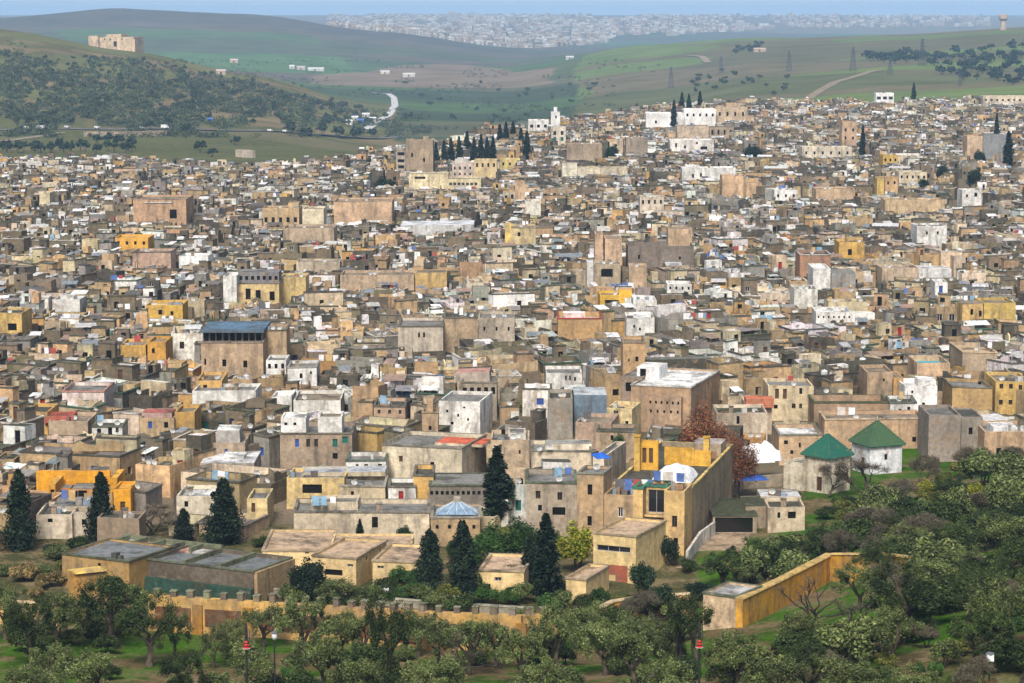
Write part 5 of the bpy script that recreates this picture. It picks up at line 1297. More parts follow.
# ------------------------------------------------------------------ the crowd of ordinary houses
def near_edge(px):
    return float(np.interp(px, [-100, 0, 30, 60, 150, 250, 290, 430, 525, 690, 720, 760, 800, 850, 930, 1024, 1120], [554, 553, 554, 552, 546, 544, 530, 532, 532, 478, 466, 480, 466, 448, 452, 462, 468]))
def far_edge(px):
    return float(np.interp(px, [-100, 0, 128, 200, 280, 390, 430, 540, 640, 768, 1024, 1150], [1130, 1120, 1120, 1060, 1000, 1060, 1110, 1270, 1390, 1430, 1460, 1460]))
houses = []
FA = np.array(FOOT)
hr = random.Random(2024)
Y = 262.0
while Y < 1500:
    pitch = hr.uniform(4.0, 5.6) if Y < 600 else hr.uniform(5.4, 7.6)
    half = Y * 0.2048 + 30
    x = -half + hr.uniform(0, 6)
    while x < half:
        big = hr.random() < .04
        w = hr.uniform(9, 15) if big else hr.choice([hr.uniform(2.6, 4.2), hr.uniform(3.4, 5.6), hr.uniform(5, 8.2)])
        d = hr.uniform(6, 10) if big else hr.uniform(3.8, 6.6)
        xc = x + w / 2
        yy = Y + hr.uniform(-1.7, 1.7)
        px = 512 + F * xc / yy
        x += w + (hr.uniform(0, .6) if hr.random() < .80 else hr.uniform(1.0, 2.8))
        gy = ground(xc, yy)
        pyb = proj(xc, yy, gy)[1]
        if pyb > near_edge(px) - 1 or yy > far_edge(px): continue
        if hr.random() < .035: continue
        rz = math.radians(16 * math.sin(xc / 47 + 1.3 * math.sin(yy / 61)) + 9 * math.sin(yy / 29 + xc / 83) + hr.gauss(0, 4))
        ex_ = max(w, d) * .5
        if np.any((FA[:, 0] < xc + w * .40) & (FA[:, 1] > xc - w * .40) & (FA[:, 2] < yy + d * .75) & (FA[:, 3] > yy + .1)): continue
        h = min(7.5, max(2.9, hr.gauss(float(np.interp(yy, [300, 420, 700], [4.3, 4.6, 5.3])), .7) + .9 * math.sin(xc / 31 + yy / 43) * math.sin(yy / 37 - xc / 90))) + (hr.uniform(.8, 2.4) if hr.random() < .07 else 0)
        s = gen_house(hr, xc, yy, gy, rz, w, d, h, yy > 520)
        # keep the view of the singled-out buildings
        lim = 1e9
        p0, p1 = 512 + F * (xc - w / 2) / yy, 512 + F * (xc + w / 2) / yy
        for c in CAPS:
            if c[2] > yy and p0 < c[1] and p1 > c[0]:
                zmax = at_y(px, c[3], yy)[2] - gy
                if zmax < lim: lim = zmax
        if lim < s['top'] + .35:
            dl = s['top'] + .35 - lim
            rooms = s['nr']
            if rooms and lim > s['h'] + .2:
                s['blocks'] = s['blocks'][:1]; s['nr'] = 0
            else:
                hn = lim - 1.4
                if hn < 1.3:
                    continue
                s = gen_house(hr, xc, yy, gy, rz, w, d, hn, True)
                s['blocks'] = s['blocks'][:1]; s['nr'] = 0
                s['ex'] = [e for e in s['ex'] if e[0] in ('satellite_dish', 'clutter', 'wall_stub')]
            s['top'] = s['blocks'][0]['z1']
        s['px'] = px
        houses.append(s)
    Y += pitch
# which of them show largest: paint far to near into an id picture
W_, H_ = 1024, 683
ids = np.full((H_, W_), -1, np.int32)
def paint(i, pts):
    xs = [p[0] for p in pts]; ys = [p[1] for p in pts]
    a, b_, c, d_ = int(max(0, min(xs))), int(min(W_, max(xs) + .5)), int(max(0, min(ys))), int(min(H_, max(ys) + .5))
    if b_ > a and d_ > c: ids[c:d_, a:b_] = i
order = [(-s['y'], 0, i) for i, s in enumerate(houses)] + [(-m['Y'], 1, i) for i, m in enumerate(LMS)]
for _, kind, i in sorted(order):
    if kind == 1:
        m = LMS[i]; paint(-2, [(m['px0'], m['pyt']), (m['px1'], m['pyb'])])
    else:
        s = houses[i]
        c, d_ = math.cos(s['rz']), math.sin(s['rz'])
        for k in s['blocks']:
            pts = []
            for u in (k['x0'], k['x1']):
                for v in (k['y0'], k['y1']):
                    for z in (0, k['z1']):
                        pts.append(proj(s['x'] + c * u - d_ * v, s['y'] + d_ * u + c * v, s['z'] + z))
            paint(i, pts)
cnt = np.bincount(ids[ids >= 0], minlength=len(houses))
for i, s in enumerate(houses): s['vis'] = int(cnt[i])
rank = sorted(range(len(houses)), key=lambda i: -houses[i]['vis'])
n_lm_houses = sum(1 for m in LMS if m['root'].name.split('.')[0] == 'house')
single = set(i for i in rank[:300 - n_lm_houses] if houses[i]['vis'] > 20)
for i in range(len(houses)):
    if i in single:
        s = houses[i]
        ys, xs = np.nonzero(ids == i)
        s['cx'], s['cy'] = float(xs.mean()), float(ys.mean())
mass = Buf()
for i, s in enumerate(houses):
    if i in single: s['root'] = house_objects(s, 'house', None, 'ordinary flat-roofed houses of the old town')
    elif s['vis'] > 0 or abs(s['px'] - 512) > 500 or s['y'] < 500: house_stuff(s, mass)
    elif s['y'] >= 500: house_stuff(s, mass)
mo = put('crowded_rooftops', mass.mesh('crowded_rooftops'))
tag(mo, 'tight mass of flat-roofed houses filling the old town up the slope', 'houses', kind='stuff')
print('houses', len(houses), 'single', len(single), 'lm', len(LMS), 'mass faces', len(mass.n))

# ------------------------------------------------------------------ trees
def np_mesh(name, V, C, mats, quads=True, k=4):
    n = len(V) // k
    me = bpy.data.meshes.new(name)
    me.vertices.add(len(V)); me.vertices.foreach_set('co', V.astype(np.float32).ravel())
    me.loops.add(len(V)); me.loops.foreach_set('vertex_index', np.arange(len(V), dtype=np.int32))
    me.polygons.add(n); me.polygons.foreach_set('loop_start', np.arange(0, len(V), k, dtype=np.int32))
    c = np.ones((n, 4), np.float32); c[:, :3] = C
    at = me.attributes.new('tint', 'FLOAT_COLOR', 'FACE'); at.data.foreach_set('color', c.ravel())
    me.materials.append(mats); me.update(calc_edges=True)
    return me

def leaves(rs, cen, rad, per, size, pal, up=0.5, aspect=.45, shell=.55, clumpvar=.35):
    """leaf-shaped faces spread through ellipsoid clumps; returns vertices and colours"""
    cen = np.asarray(cen, float); rad = np.asarray(rad, float)
    if rad.ndim == 1: rad = np.stack([rad, rad, rad * .8], -1)
    n = len(cen) * per
    ci = np.repeat(np.arange(len(cen)), per)
    d = rs.normal(size=(n, 3)); d /= np.linalg.norm(d, axis=1)[:, None]
    r = rs.uniform(0, 1, n) ** shell
    p = cen[ci] + d * rad[ci] * r[:, None]
    nrm = d * .6 + rs.normal(size=(n, 3)) * .7 + np.array([0, 0, up])
    nrm /= np.linalg.norm(nrm, axis=1)[:, None]
    t = np.cross(nrm, rs.normal(size=(n, 3))); t /= np.linalg.norm(t, axis=1)[:, None] + 1e-9
    b = np.cross(nrm, t)
    s = size * rs.uniform(.6, 1.4, n)[:, None]
    V = np.stack([p - t * s, p - b * s * aspect, p + t * s, p + b * s * aspect], 1).reshape(-1, 3)
    pal = np.asarray(pal)
    cc = pal[rs.randint(0, len(pal), n)] * (1 + rs.uniform(-clumpvar, clumpvar, len(cen)))[ci][:, None] * rs.uniform(.75, 1.3, n)[:, None]
    return V, cc

OLIVE = [(.070, .092, .026), (.120, .138, .050), (.138, .155, .058), (.036, .054, .013), (.078, .108, .020)]  # palest and darkest leaf tones paint in highlights and crown shade
OLIVE2 = [(.028, .046, .010), (.046, .066, .014), (.016, .028, .006)]
DKGREEN = [(.009, .019, .009), (.013, .026, .011), (.019, .034, .014), (.006, .013, .007)]
MIDGREEN = [(.030, .070, .012), (.045, .095, .014), (.022, .050, .010)]
MOSSY = [(.11, .11, .02), (.08, .09, .018), (.14, .13, .03), (.06, .08, .015)]
LIME = [(.17, .17, .012), (.22, .20, .014), (.12, .14, .012), (.07, .10, .012)]
REDBR = [(.17, .055, .025), (.23, .085, .035), (.12, .04, .02), (.18, .10, .045)]
TWIG = [(.105, .085, .06), (.075, .06, .042), (.13, .105, .075)]
DRY = [(.17, .11, .04), (.13, .10, .04), (.20, .13, .05), (.10, .10, .035)]

def limb_path(r, p, q, n=4, wob=.15):
    p, q = Vector(p), Vector(q); L = (q - p).length
    out = []
    for i in range(n + 1):
        t = i / n
        w = Vector((r.gauss(0, wob), r.gauss(0, wob), r.gauss(0, wob * .4))) * L * .25 * math.sin(math.pi * t)
        out.append(tuple(p.lerp(q, t) + w))
    return out

def make_olive(seed, h, rad, pal, lean=0.0, dense=1.0, size=.125, n_cl=34):
    r = random.Random(seed); rs = np.random.RandomState(seed)
    bt = Buf()
    fork = h * r.uniform(.22, .32)
    fx, fy = lean * fork + r.uniform(-.2, .2), r.uniform(-.2, .2)
    c = (.075, .06, .045)
    bt.tube(limb_path(r, (0, 0, -.4), (fx, fy, fork), 3, .2), [.34 * h / 6, .27 * h / 6, .24 * h / 6, .22 * h / 6], c, M_BK, 7)
    cen, rr = [], []
    nl = r.choice([3, 4, 5])
    tips = []
    for i in range(nl):
        a = 2 * math.pi * (i + r.uniform(-.25, .25)) / nl
        e = r.uniform(.45, .8) * rad
        tip = (fx + lean * h * .4 + math.cos(a) * e, fy + math.sin(a) * e, h * r.uniform(.62, .85))
        pth = limb_path(r, (fx, fy, fork - .05), tip, 4, .35)
        bt.tube(pth, [.19 * h / 6, .15 * h / 6, .11 * h / 6, .07 * h / 6, .03], c, M_BK, 6)
        tips.append(pth)
        for _ in range(2):
            s = pth[r.choice([2, 3])]
            t2 = (s[0] + r.uniform(-1, 1) * rad * .5, s[1] + r.uniform(-1, 1) * rad * .5, s[2] + r.uniform(.3, 1.2))
            bt.tube(limb_path(r, s, t2, 3, .3), [.08 * h / 6, .06 * h / 6, .04 * h / 6, .02], c, M_BK, 5)
            cen.append(t2); rr.append(r.uniform(.12, .26) * rad)
        cen.append(tip); rr.append(r.uniform(.2, .34) * rad)
    cx, cy = fx + lean * h * .4 + r.uniform(-.4, .4), fy + r.uniform(-.4, .4)
    while len(cen) < n_cl:
        a = r.uniform(0, 2 * math.pi); q = math.sqrt(r.uniform(.05, 1)) * rad * r.uniform(.7, 1.08)
        z = h * (.55 + .40 * (1 - (q / rad) ** 2) * r.uniform(.2, 1.1) - .2 * r.random())
        cen.append((cx + q * math.cos(a), cy + q * math.sin(a), z)); rr.append(r.uniform(.10, .28) * rad)
    rr = np.stack([np.array(rr), np.array(rr), np.array(rr) * rs.uniform(.8, 1.5, len(rr))], -1)
    V, C = leaves(rs, cen, rr, int(270 * dense), size, pal, .5, .32, .75)
    return bt.mesh('trunk'), np_mesh('crown', V, C, LEAF)

def make_cypress(seed, h, rad, pal, wide=False):
    r = random.Random(seed); rs = np.random.RandomState(seed)
    bt = Buf(); bt.tube([(0, 0, -.4), (0, 0, h * .3), (0, 0, h * .9)], [.03 * h, .022 * h, .01], (.06, .05, .04), M_BK, 6)
    cen, rr = [], []
    n = 60 if not wide else 75
    for i in range(n):
        t = (i + r.random()) / n
        if wide: R = rad * (1 - t) ** .6 * (.5 + .75 * r.random()) + .12
        else: R = rad * min(1, (t + .03) * 5) ** .6 * (1 - t ** 2.4) ** .9 * (.62 + .6 * r.random()) + .08
        a = i * 2.4 + r.uniform(-.4, .4)
        q = R * (.62 if wide else .45)
        cen.append((q * math.cos(a), q * math.sin(a), h * (.05 + .93 * t))); rr.append((R * (.42 if wide else .55), R * (.42 if wide else .55), R * .4 + h * r.uniform(.012, .035)))
    V, C = leaves(rs, cen, np.array(rr), 130 if not wide else 120, .02 * h + .04, pal, .3, .4)
    return bt.mesh('trunk'), np_mesh('crown', V, C, LEAF)

def make_bush(seed, h, rad, pal, n_cl=18, size=.12, per=280, trunk=True, aspect=.5):
    r = random.Random(seed); rs = np.random.RandomState(seed)
    bt = Buf()
    for _ in range(3): 
        a = r.uniform(0, 6.3)
        bt.tube(limb_path(r, (0, 0, -.3), (math.cos(a) * rad * .4, math.sin(a) * rad * .4, h * .65), 3, .2), [.05 * h ** .5, .04 * h ** .5, .03, .015], (.08, .065, .05), M_BK, 5)
    cen, rr = [], []
    for i in range(n_cl):
        a = r.uniform(0, 6.3); q = math.sqrt(r.random()) * rad * .7
        z = h * (.22 + .58 * (1 - (q / rad) ** 2) * r.uniform(.35, 1.0))
        cen.append((q * math.cos(a), q * math.sin(a), z)); rr.append((rad * r.uniform(.24, .42), rad * r.uniform(.24, .42), h * r.uniform(.14, .24)))
    V, C = leaves(rs, cen, np.array(rr), per, size, pal, .5, aspect)
    return bt.mesh('trunk'), np_mesh('crown', V, C, LEAF)

def make_bare(seed, h, rad, pal, lean=0.0, twigs=60, twigsize=.35, bark=(.07, .058, .048)):
    r = random.Random(seed); rs = np.random.RandomState(seed)
    bt = Buf()
    ends = []
    def grow(p, d, L, rad_, lv):
        q = Vector(p) + Vector(d) * L
        pth = limb_path(r, p, q, 3, .3)
        bt.tube(pth, [rad_, rad_ * .85, rad_ * .7, rad_ * .55], bark, M_BK, 5)
        if lv == 0:
            ends.append(pth[-1]); return
        for i in range(r.choice([2, 3])):
            nd = Vector(d) + Vector((r.gauss(0, .55), r.gauss(0, .55), r.gauss(.1, .25))); nd.normalize()
            grow(pth[-1], nd, L * r.uniform(.6, .8), rad_ * .55, lv - 1)
    for i in range(r.choice([2, 3])):
        d = Vector((lean + r.gauss(0, .35) * rad / h * 1.6, r.gauss(0, .35) * rad / h * 1.6, 1)); d.normalize()
        grow((0, 0, -.3), d, h * .38, .03 * h + .02, 3)
    cen = np.array(ends); k = len(cen)
    V, C = leaves(rs, cen, np.full(k, rad * .22), twigs, twigsize, pal, .0, .06, .7, .2)
    return bt.mesh('trunk'), np_mesh('crown', V, C, LEAF)

P = {}
for i in range(6): P['olive%d' % i] = (make_olive(40 + i, 6.0, 2.9, OLIVE, [0, .15, -.12, .05, -.2, .1][i]), 6.6, 6.2)
for i in range(3): P['dolive%d' % i] = (make_olive(60 + i, 6.5, 3.0, OLIVE2, [.1, -.25, .3][i], .8), 7.0, 6.4)
for i in range(3): P['cyp%d' % i] = (make_cypress(80 + i, 11.0, 1.25, DKGREEN), 11.0, 2.7)
for i in range(3): P['con%d' % i] = (make_cypress(90 + i, 9.0, 2.5, DKGREEN, True), 9.0, 4.8)
for i in range(3): P['bush%d' % i] = (make_bush(100 + i, 3.0, 2.0, OLIVE), 3.0, 4.0)
for i in range(2): P['dbush%d' % i] = (make_bush(110 + i, 3.0, 2.0, OLIVE2), 3.0, 4.0)
for i in range(2): P['green%d' % i] = (make_bush(120 + i, 5.0, 2.2, MIDGREEN, 20), 5.0, 4.4)
for i in range(2): P['moss%d' % i] = (make_bush(114 + i, 2.6, 2.0, MOSSY), 2.6, 4.0)
for i in range(2): P['grn%d' % i] = (make_bush(117 + i, 2.4, 2.0, MIDGREEN), 2.4, 4.0)
P['dkround0'] = (make_bush(126, 4.0, 2.0, DKGREEN + [(.02, .05, .02)], 20), 4.0, 4.0)
P['lime0'] = (make_bush(130, 5.0, 1.9, LIME, 22, .13), 5.0, 3.8)
for i in range(2): P['dry%d' % i] = (make_bush(134 + i, 1.8, 1.8, DRY, 14, .14), 1.8, 3.6)
for i in range(2): P['red%d' % i] = (make_bush(140 + i, 8.5, 2.7, REDBR, 46, .16, 170, True, .22), 8.2, 5.4)
for i in range(3): P['bare%d' % i] = (make_bare(150 + i, 5.0, 2.4, TWIG, [0, .35, -.2][i], 36, .34), 5.0, 4.8)
for i in range(2): P['thicket%d' % i] = (make_bare(160 + i, 3.4, 2.6, TWIG + [(.08, .085, .04)], 0, 170, .26), 3.4, 5.2)
for i in range(2): P['leafless%d' % i] = (make_bare(170 + i, 6.0, 2.2, TWIG, [.45, -.15][i], 4, .25, (.045, .038, .032)), 6.0, 4.4)
for i in range(3): P['far%d' % i] = (make_bush(180 + i, 4.5, 3.0, [(.040, .058, .028), (.055, .072, .034), (.033, .048, .024)], 9, .55, 40), 4.5, 6.0)
for i in range(2): P['farwood%d' % i] = (make_bush(190 + i, 8.0, 3.6, [(.022, .04, .022), (.03, .05, .028)], 9, .7, 34), 8.0, 7.2)
TREES = []
tr = random.Random(99)
def tree(kind, name, cat, px, pyb, hpx, wpx=None, label=None, group=None, adj='', xyz=None, cap=False):
    (mt, mc), h0, w0 = P[kind]
    if wpx and kind[:3] in ('con', 'cyp') and hpx > 30 and not xyz: wpx *= 1.04
    x, y, z = xyz or hit(px, pyb)
    s = F / y
    sz = hpx / s / h0
    sx = (wpx / s / w0) if wpx else sz * tr.uniform(.9, 1.1)
    root = put(name, None, None, (x, y, z), tr.uniform(0, 6.28))
    root.scale = (sx, sx, sz)
    tag(root, label, cat, group)
    put('trunk', mt, root); put('crown', mc, root)
    TREES.append(dict(root=root, px=px, py=pyb - hpx * .5, pyb=pyb, adj=adj, label=label, name=name, cat=cat))
    return root
# the dark conifers that stand among the houses
for k, px, pb, hp, wp_, lab in (
    ('con0', 20, 550, 83, 38, 'tall dark conifer at the left edge, broader and taller than its neighbour'), ('con1', 102, 541, 70, 34, 'dark pointed conifer in front of the saffron courtyard house'),
    ('con2', 224, 546, 68, 44, 'wide dark conifer behind the flat-roofed depot'), ('con1', 184, 543, 35, 24, 'small dark conifer just left of the wide one behind the depot'),
    ('cyp0', 497, 527, 82, 36, 'tall dark pointed cypress beside the grey arched gallery'), ('cyp1', 546, 606, 96, 34, 'slender near-black cypress in front of the school, tallest of the lower town'),
    ('con2', 430, 592, 64, 36, 'ragged dark conifer, left and shorter one of the pair by the school'), ('con0', 463, 602, 84, 42, 'ragged dark conifer, right and taller one of the pair by the school'),
    ('con1', 529, 590, 55, 26, 'dark conifer pressed against the slender near-black cypress'), ('cyp2', 360, 545, 26, 10, 'tiny young cypress at the long pale plastered house')):
    tree(k, 'conifer', 'tree', px, pb, hp, wp_, lab)
for k, px, pb, hp, wp_, lab in (
    ('green0', 520, 566, 58, 60, 'rounded fresh green tree between the cypresses'), ('green1', 494, 568, 50, 54, 'green leafy tree below the tall pointed cypress'), ('lime0', 576, 574, 60, 46, 'yellow-green tree glowing beside the two-storey yellow block'),
    ('dkround0', 641, 602, 46, 36, 'dense round dark-green tree next to the red-brown ground floor'), ('dkround0', 669, 566, 34, 26, 'dark-green tree with a bare stem at the foot of the walled mansion'), ('dkround0', 403, 545, 22, 24, 'round dark bush against the long pale plastered house'),
    ('green0', 620, 447, 24, 18, 'small green tree behind the lemon-cream cube'), ('lime0', 531, 412, 20, 40, 'yellow-green thicket in front of the grey arcaded stone house'), ('dkround0', 849, 447, 20, 11, 'narrow dark shrub between the two green pyramids'),
    ('red0', 706, 488, 98, 62, 'tall red-brown autumn tree behind the mansion terrace, the bigger of two'), ('red1', 738, 500, 78, 46, 'red-brown autumn tree, the smaller one nearer the white tents'),
    ('bare0', 150, 536, 34, 56, 'bare brown twiggy tree behind the flat-roofed depot'), ('bare0', 866, 496, 42, 56, 'bare grey tree in front of the moss-green sanctuary'), ('bare2', 828, 498, 34, 34, 'bare pale tree leaning on the shrine wall'),
    ('dkround0', 310, 606, 52, 52, 'dark rounded tree at the corner of the tan-roofed school block'), ('olive1', 342, 612, 44, 56, 'grey-green olive behind the merlons, below the school block'), ('dkround0', 660, 620, 40, 40, 'dark shrubby tree below the ramp'),
    ('dolive0', 722, 590, 42, 60, 'dark olive overhanging the lower end of the ramp'), ('dolive1', 762, 580, 46, 62, 'dark olive right of the ramp, thick crowned'), ('dkround0', 698, 602, 22, 40, 'low dark hedge-like shrub at the ramp foot')):
    xyz = None
    if px in (620, 531): 
        yy = find_y(px, pb - 6, 3.0) ; xx, _, _ = at_y(px, pb, yy); xyz = (xx, yy, ground(xx, yy)); hp = hp + 18
    tree(k, 'broadleaf_tree' if k[:3] != 'bar' else 'bare_tree', 'tree', px, pb, hp, wp_, lab, xyz=xyz)
# trees standing in the old town, seen over its roofs
def roof_tree(kind, name, px, ptop, hpx, wpx, lab, group=None, ht=None):
    y = find_y(px, ptop, ht or 12.0)
    x, _, zt = at_y(px, ptop, y)
    z = ground(x, y)
    tree(kind, name, 'tree', px, 0, (zt - z) * F / y, wpx, lab, group, xyz=(x, y, z))
    TREES[-1]['py'] = ptop + hpx / 2
for i, (px, pt) in enumerate(((436, 142), (444, 140), (451, 138), (459, 136), (467, 131), (474, 137), (481, 134), (487, 137), (493, 136), (500, 124), (506, 122), (513, 121), (521, 128), (527, 131))):
    roof_tree('cyp%d' % (i % 3), 'cypress', px, pt, 30, 9 if i < 12 else 10, 'dark cypress in the dense row right of the ruined keep', 'cypress row on the hilltop', 13)
for px, pt, lab in ((674, 100, 'short cypress, leftmost of the four behind the white ridge villa'), (682, 92, 'tall cypress, second of the four behind the white ridge villa'), (689, 94, 'cypress close beside the tallest one at the white ridge villa'), (700, 91, 'cypress standing apart, rightmost of the four at the white ridge villa')):
    roof_tree('cyp%d' % (px % 3), 'cypress', px, pt, 20, 8, lab, None, 15)
for px, pt, hp, wp_, lab in ((863, 125, 30, 8, 'lone slender cypress beside the tall peach tower house'), (1009, 131, 37, 13, 'wide dark cypress near the big grey gable'), (997, 113, 18, 8, 'short cypress left of and behind the wide one near the grey gable'), (914, 83, 12, 7, 'small cypress breaking the skyline right of the white villa')):
    roof_tree('cyp%d' % (px % 3), 'cypress', px, pt, hp, wp_, lab, None, 16)
for px, pt, hp, wp_, lab in ((383, 153, 22, 24, 'big dark round tree left of the ruined keep'), (386, 174, 12, 30, 'low dark round tree below the big one left of the keep'), (752, 142, 16, 24, 'dark round tree on the upper slope left of the peach tower house'), (612, 142, 14, 16, 'dark round tree beside the broad dark-faced house'), (722, 149, 10, 14, 'small dark round tree right of the wide white house'),
                           (943, 161, 12, 16, 'round green tree below the yellow-gold house'), (980, 147, 10, 14, 'dark bush in front of the big grey gable'), (965, 188, 16, 20, 'green tree by the white house at the right slope top'), (923, 174, 12, 16, 'dark shrub right of the five-window cream house'), (975, 165, 12, 18, 'green bushy tree on the terrace wall at the right')):
    roof_tree('dkround0', 'round_tree', px, pt, hp, wp_, lab, None, 9)
# olives on the near slope: (kind, px, base, height, width)
near = [('olive1', 176, 660, 62, 46), ('olive3', 236, 656, 44, 40), ('olive4', 262, 648, 52, 54), ('olive2', 366, 664, 64, 56), ('olive5', 418, 658, 56, 52), ('olive0', 470, 676, 70, 60), ('dolive2', 500, 668, 58, 54), ('olive3', 60, 650, 72, 60), ('olive1', 84, 640, 60, 52), ('olive4', 575, 650, 56, 60), ('olive5', 632, 660, 58, 58), ('olive2', 325, 690, 70, 66), ('dolive0', 180, 700, 60, 60), ('olive3', 800, 662, 60, 60), ('olive0', 890, 668, 70, 70),
        ('dolive0', 30, 668, 90, 70), ('dolive2', 118, 650, 92, 76), ('olive0', 55, 692, 60, 62), ('dolive1', 150, 668, 82, 78), ('olive1', 215, 668, 58, 36), ('olive2', 96, 704, 66, 74), ('olive4', 5, 640, 62, 50),
        ('dolive1', 392, 684, 112, 66), ('olive5', 300, 668, 92, 66), ('olive2', 340, 660, 60, 60), ('olive3', 440, 668, 60, 62), ('olive4', 560, 670, 78, 60), ('olive5', 520, 686, 72, 66), ('olive1', 604, 676, 72, 74), ('olive2', 636, 690, 76, 78),
        ('dolive2', 698, 664, 84, 60), ('olive0', 660, 668, 60, 60), ('olive3', 738, 690, 72, 70), ('dolive1', 912, 640, 92, 92), ('dolive2', 968, 674, 76, 84), ('olive4', 1004, 650, 88, 80), ('dolive0', 1020, 600, 78, 70), ('olive5', 860, 610, 56, 60), ('olive1', 936, 604, 60, 70),
        ('olive2', 250, 700, 62, 70), ('olive0', 360, 716, 70, 74), ('olive4', 430, 712, 68, 80), ('olive1', 545, 718, 72, 78), ('olive3', 660, 718, 72, 80), ('olive0', 786, 716, 70, 74),
        ('olive5', 850, 720, 76, 84), ('olive2', 920, 724, 66, 74), ('dolive1', 800, 690, 60, 64), ('olive3', 30, 724, 70, 70), ('olive0', 470, 664, 46, 50), ('olive4', 590, 640, 40, 50), ('olive2', 1010, 560, 56, 66), ('dolive2', 968, 566, 50, 64), ('olive1', 905, 560, 46, 60), ('dolive0', 880, 590, 60, 60)]
for i, (k, px, pb, hp, wp_) in enumerate(near): tree(k, 'olive_tree', 'tree', px, pb, hp, wp_, adj='dark-crowned olive tree' if k[0] == 'd' else 'grey-green olive tree')
tree('leafless1', 'bare_tree', 'tree', 676, 668, 78, 42, 'leafless dark tree with a thick trunk, left of the flat-roofed gatehouse')
tree('leafless0', 'bare_tree', 'tree', 456, 682, 64, 44, 'leafless leaning tree among the olives before the town wall')
tree('leafless0', 'bare_tree', 'tree', 806, 632, 74, 52, 'leafless dark tree leaning right, below the orange rampart')
tree('leafless1', 'bare_tree', 'tree', 862, 652, 62, 50, 'leafless dark forked tree on the grass below the orange rampart')
for px, pb, hp, wp_, k, lab in ((870, 545, 40, 74, 'thicket0', 'wide grey leafless thicket behind the orange rampart'), (905, 512, 34, 70, 'thicket1', 'brown leafless thicket right of the bare grey sanctuary tree'), (970, 520, 34, 60, 'thicket0', 'grey leafless thicket below the blank taupe house'), (650, 625, 36, 70, 'thicket1', 'straw-grey leafless thicket left of the ramp foot'), (1010, 480, 36, 50, 'thicket1', 'grey leafless thicket below the white tent roof')):
    tree(k, 'thicket', 'bush', px, pb, hp, wp_, lab)
# scrub on the right slope and along the walls
sh = random.Random(5)
spots = []
def shrub_ok(px, pb, k=1.0):
    return all(abs(px - a) > 17 * k or abs(pb - b) > 7 * k for a, b in spots)
LOOK = {'bush': 'grey-green shrub', 'dbus': 'dark green shrub', 'dry0': 'straw-brown shrub', 'dry1': 'rust-brown shrub', 'oliv': 'silvery olive shrub', 'doli': 'dark olive shrub', 'lime': 'yellow-green shrub',
        'moss': 'moss-yellow shrub', 'grn0': 'fresh green shrub', 'grn1': 'fresh green shrub', 'thic': 'leafless brown shrub', 'gree': 'leafy green shrub', 'dkro': 'blackish green shrub'}
for _ in range(900):
    px = sh.uniform(740, 1040); pb = sh.uniform(468, 700)
    lo = np.interp(px, [740, 800, 830, 860, 930, 1024], [585, 560, 522, 504, 478, 475])
    if pb < lo: continue
    if 815 < px < 885 and 572 < pb < 650 and sh.random() < .93: continue
    if px < 826 and 600 < pb < 662: continue
    if 840 < px < 880 and pb < 512: continue
    if pb > 600 and sh.random() < .5: continue
    if not shrub_ok(px, pb, .98): continue
    spots.append((px, pb))
    t = _vnoise(np.array([px]), np.array([pb * 1.8]), 34, 41)[0]
    if 915 < px < 975 and pb < 510: k = sh.choice(['moss0', 'moss1', 'bush0', 'thicket0', 'lime0'])
    elif t < .36: k = sh.choice(['thicket0', 'thicket1', 'dry0', 'bush1', 'dbush0'])
    elif t < .6: k = sh.choice(['dbush0', 'dbush1', 'dolive1', 'dolive0', 'grn0'])
    else: k = sh.choice(['bush0', 'bush1', 'olive2', 'grn1', 'bush2', 'moss0'])
    hp = {'dry0': 12, 'lime0': 24, 'grn0': 16, 'grn1': 16, 'moss0': 20, 'moss1': 20}.get(k, sh.uniform(24, 50)); wp_ = hp * sh.uniform(1.1, 1.6)
    tree(k, 'shrub', 'bush', px, pb, hp, wp_, adj=LOOK[k[:4]])
for _ in range(420):
    px = sh.uniform(-20, 730); pb = sh.uniform(556, 700)
    top = np.interp(px, [-20, 60, 130, 160, 280, 300, 430, 520, 560, 640, 690, 730], [556, 560, 600, 606, 606, 596, 606, 616, 604, 612, 606, 606])
    if pb < top: continue
    if px > 690 and 600 < pb < 655: continue
    if 148 < px < 524 and 618 < pb < 652 + 8 * (px > 400): continue     # foot of the town wall
    if pb > 640 and px < 260 and sh.random() < .7: continue
    if sh.random() < .35 or not shrub_ok(px, pb): continue
    spots.append((px, pb))
    k = sh.choice(['bush0', 'bush1', 'dbush0', 'bush2', 'grn0', 'dbush1'] + (['dry0', 'dry1', 'dry0', 'dry1', 'thicket1', 'moss1'] if px < 80 and pb < 625 else ['bush1', 'dbush1', 'dbush0']))
    hp = 14 if k[:3] == 'dry' else sh.uniform(18, 34) * (0.75 if pb < 625 else 1); wp_ = hp * sh.uniform(1.2, 1.7)
    tree(k, 'shrub', 'bush', px, pb, hp, wp_, adj=LOOK[k[:4]])
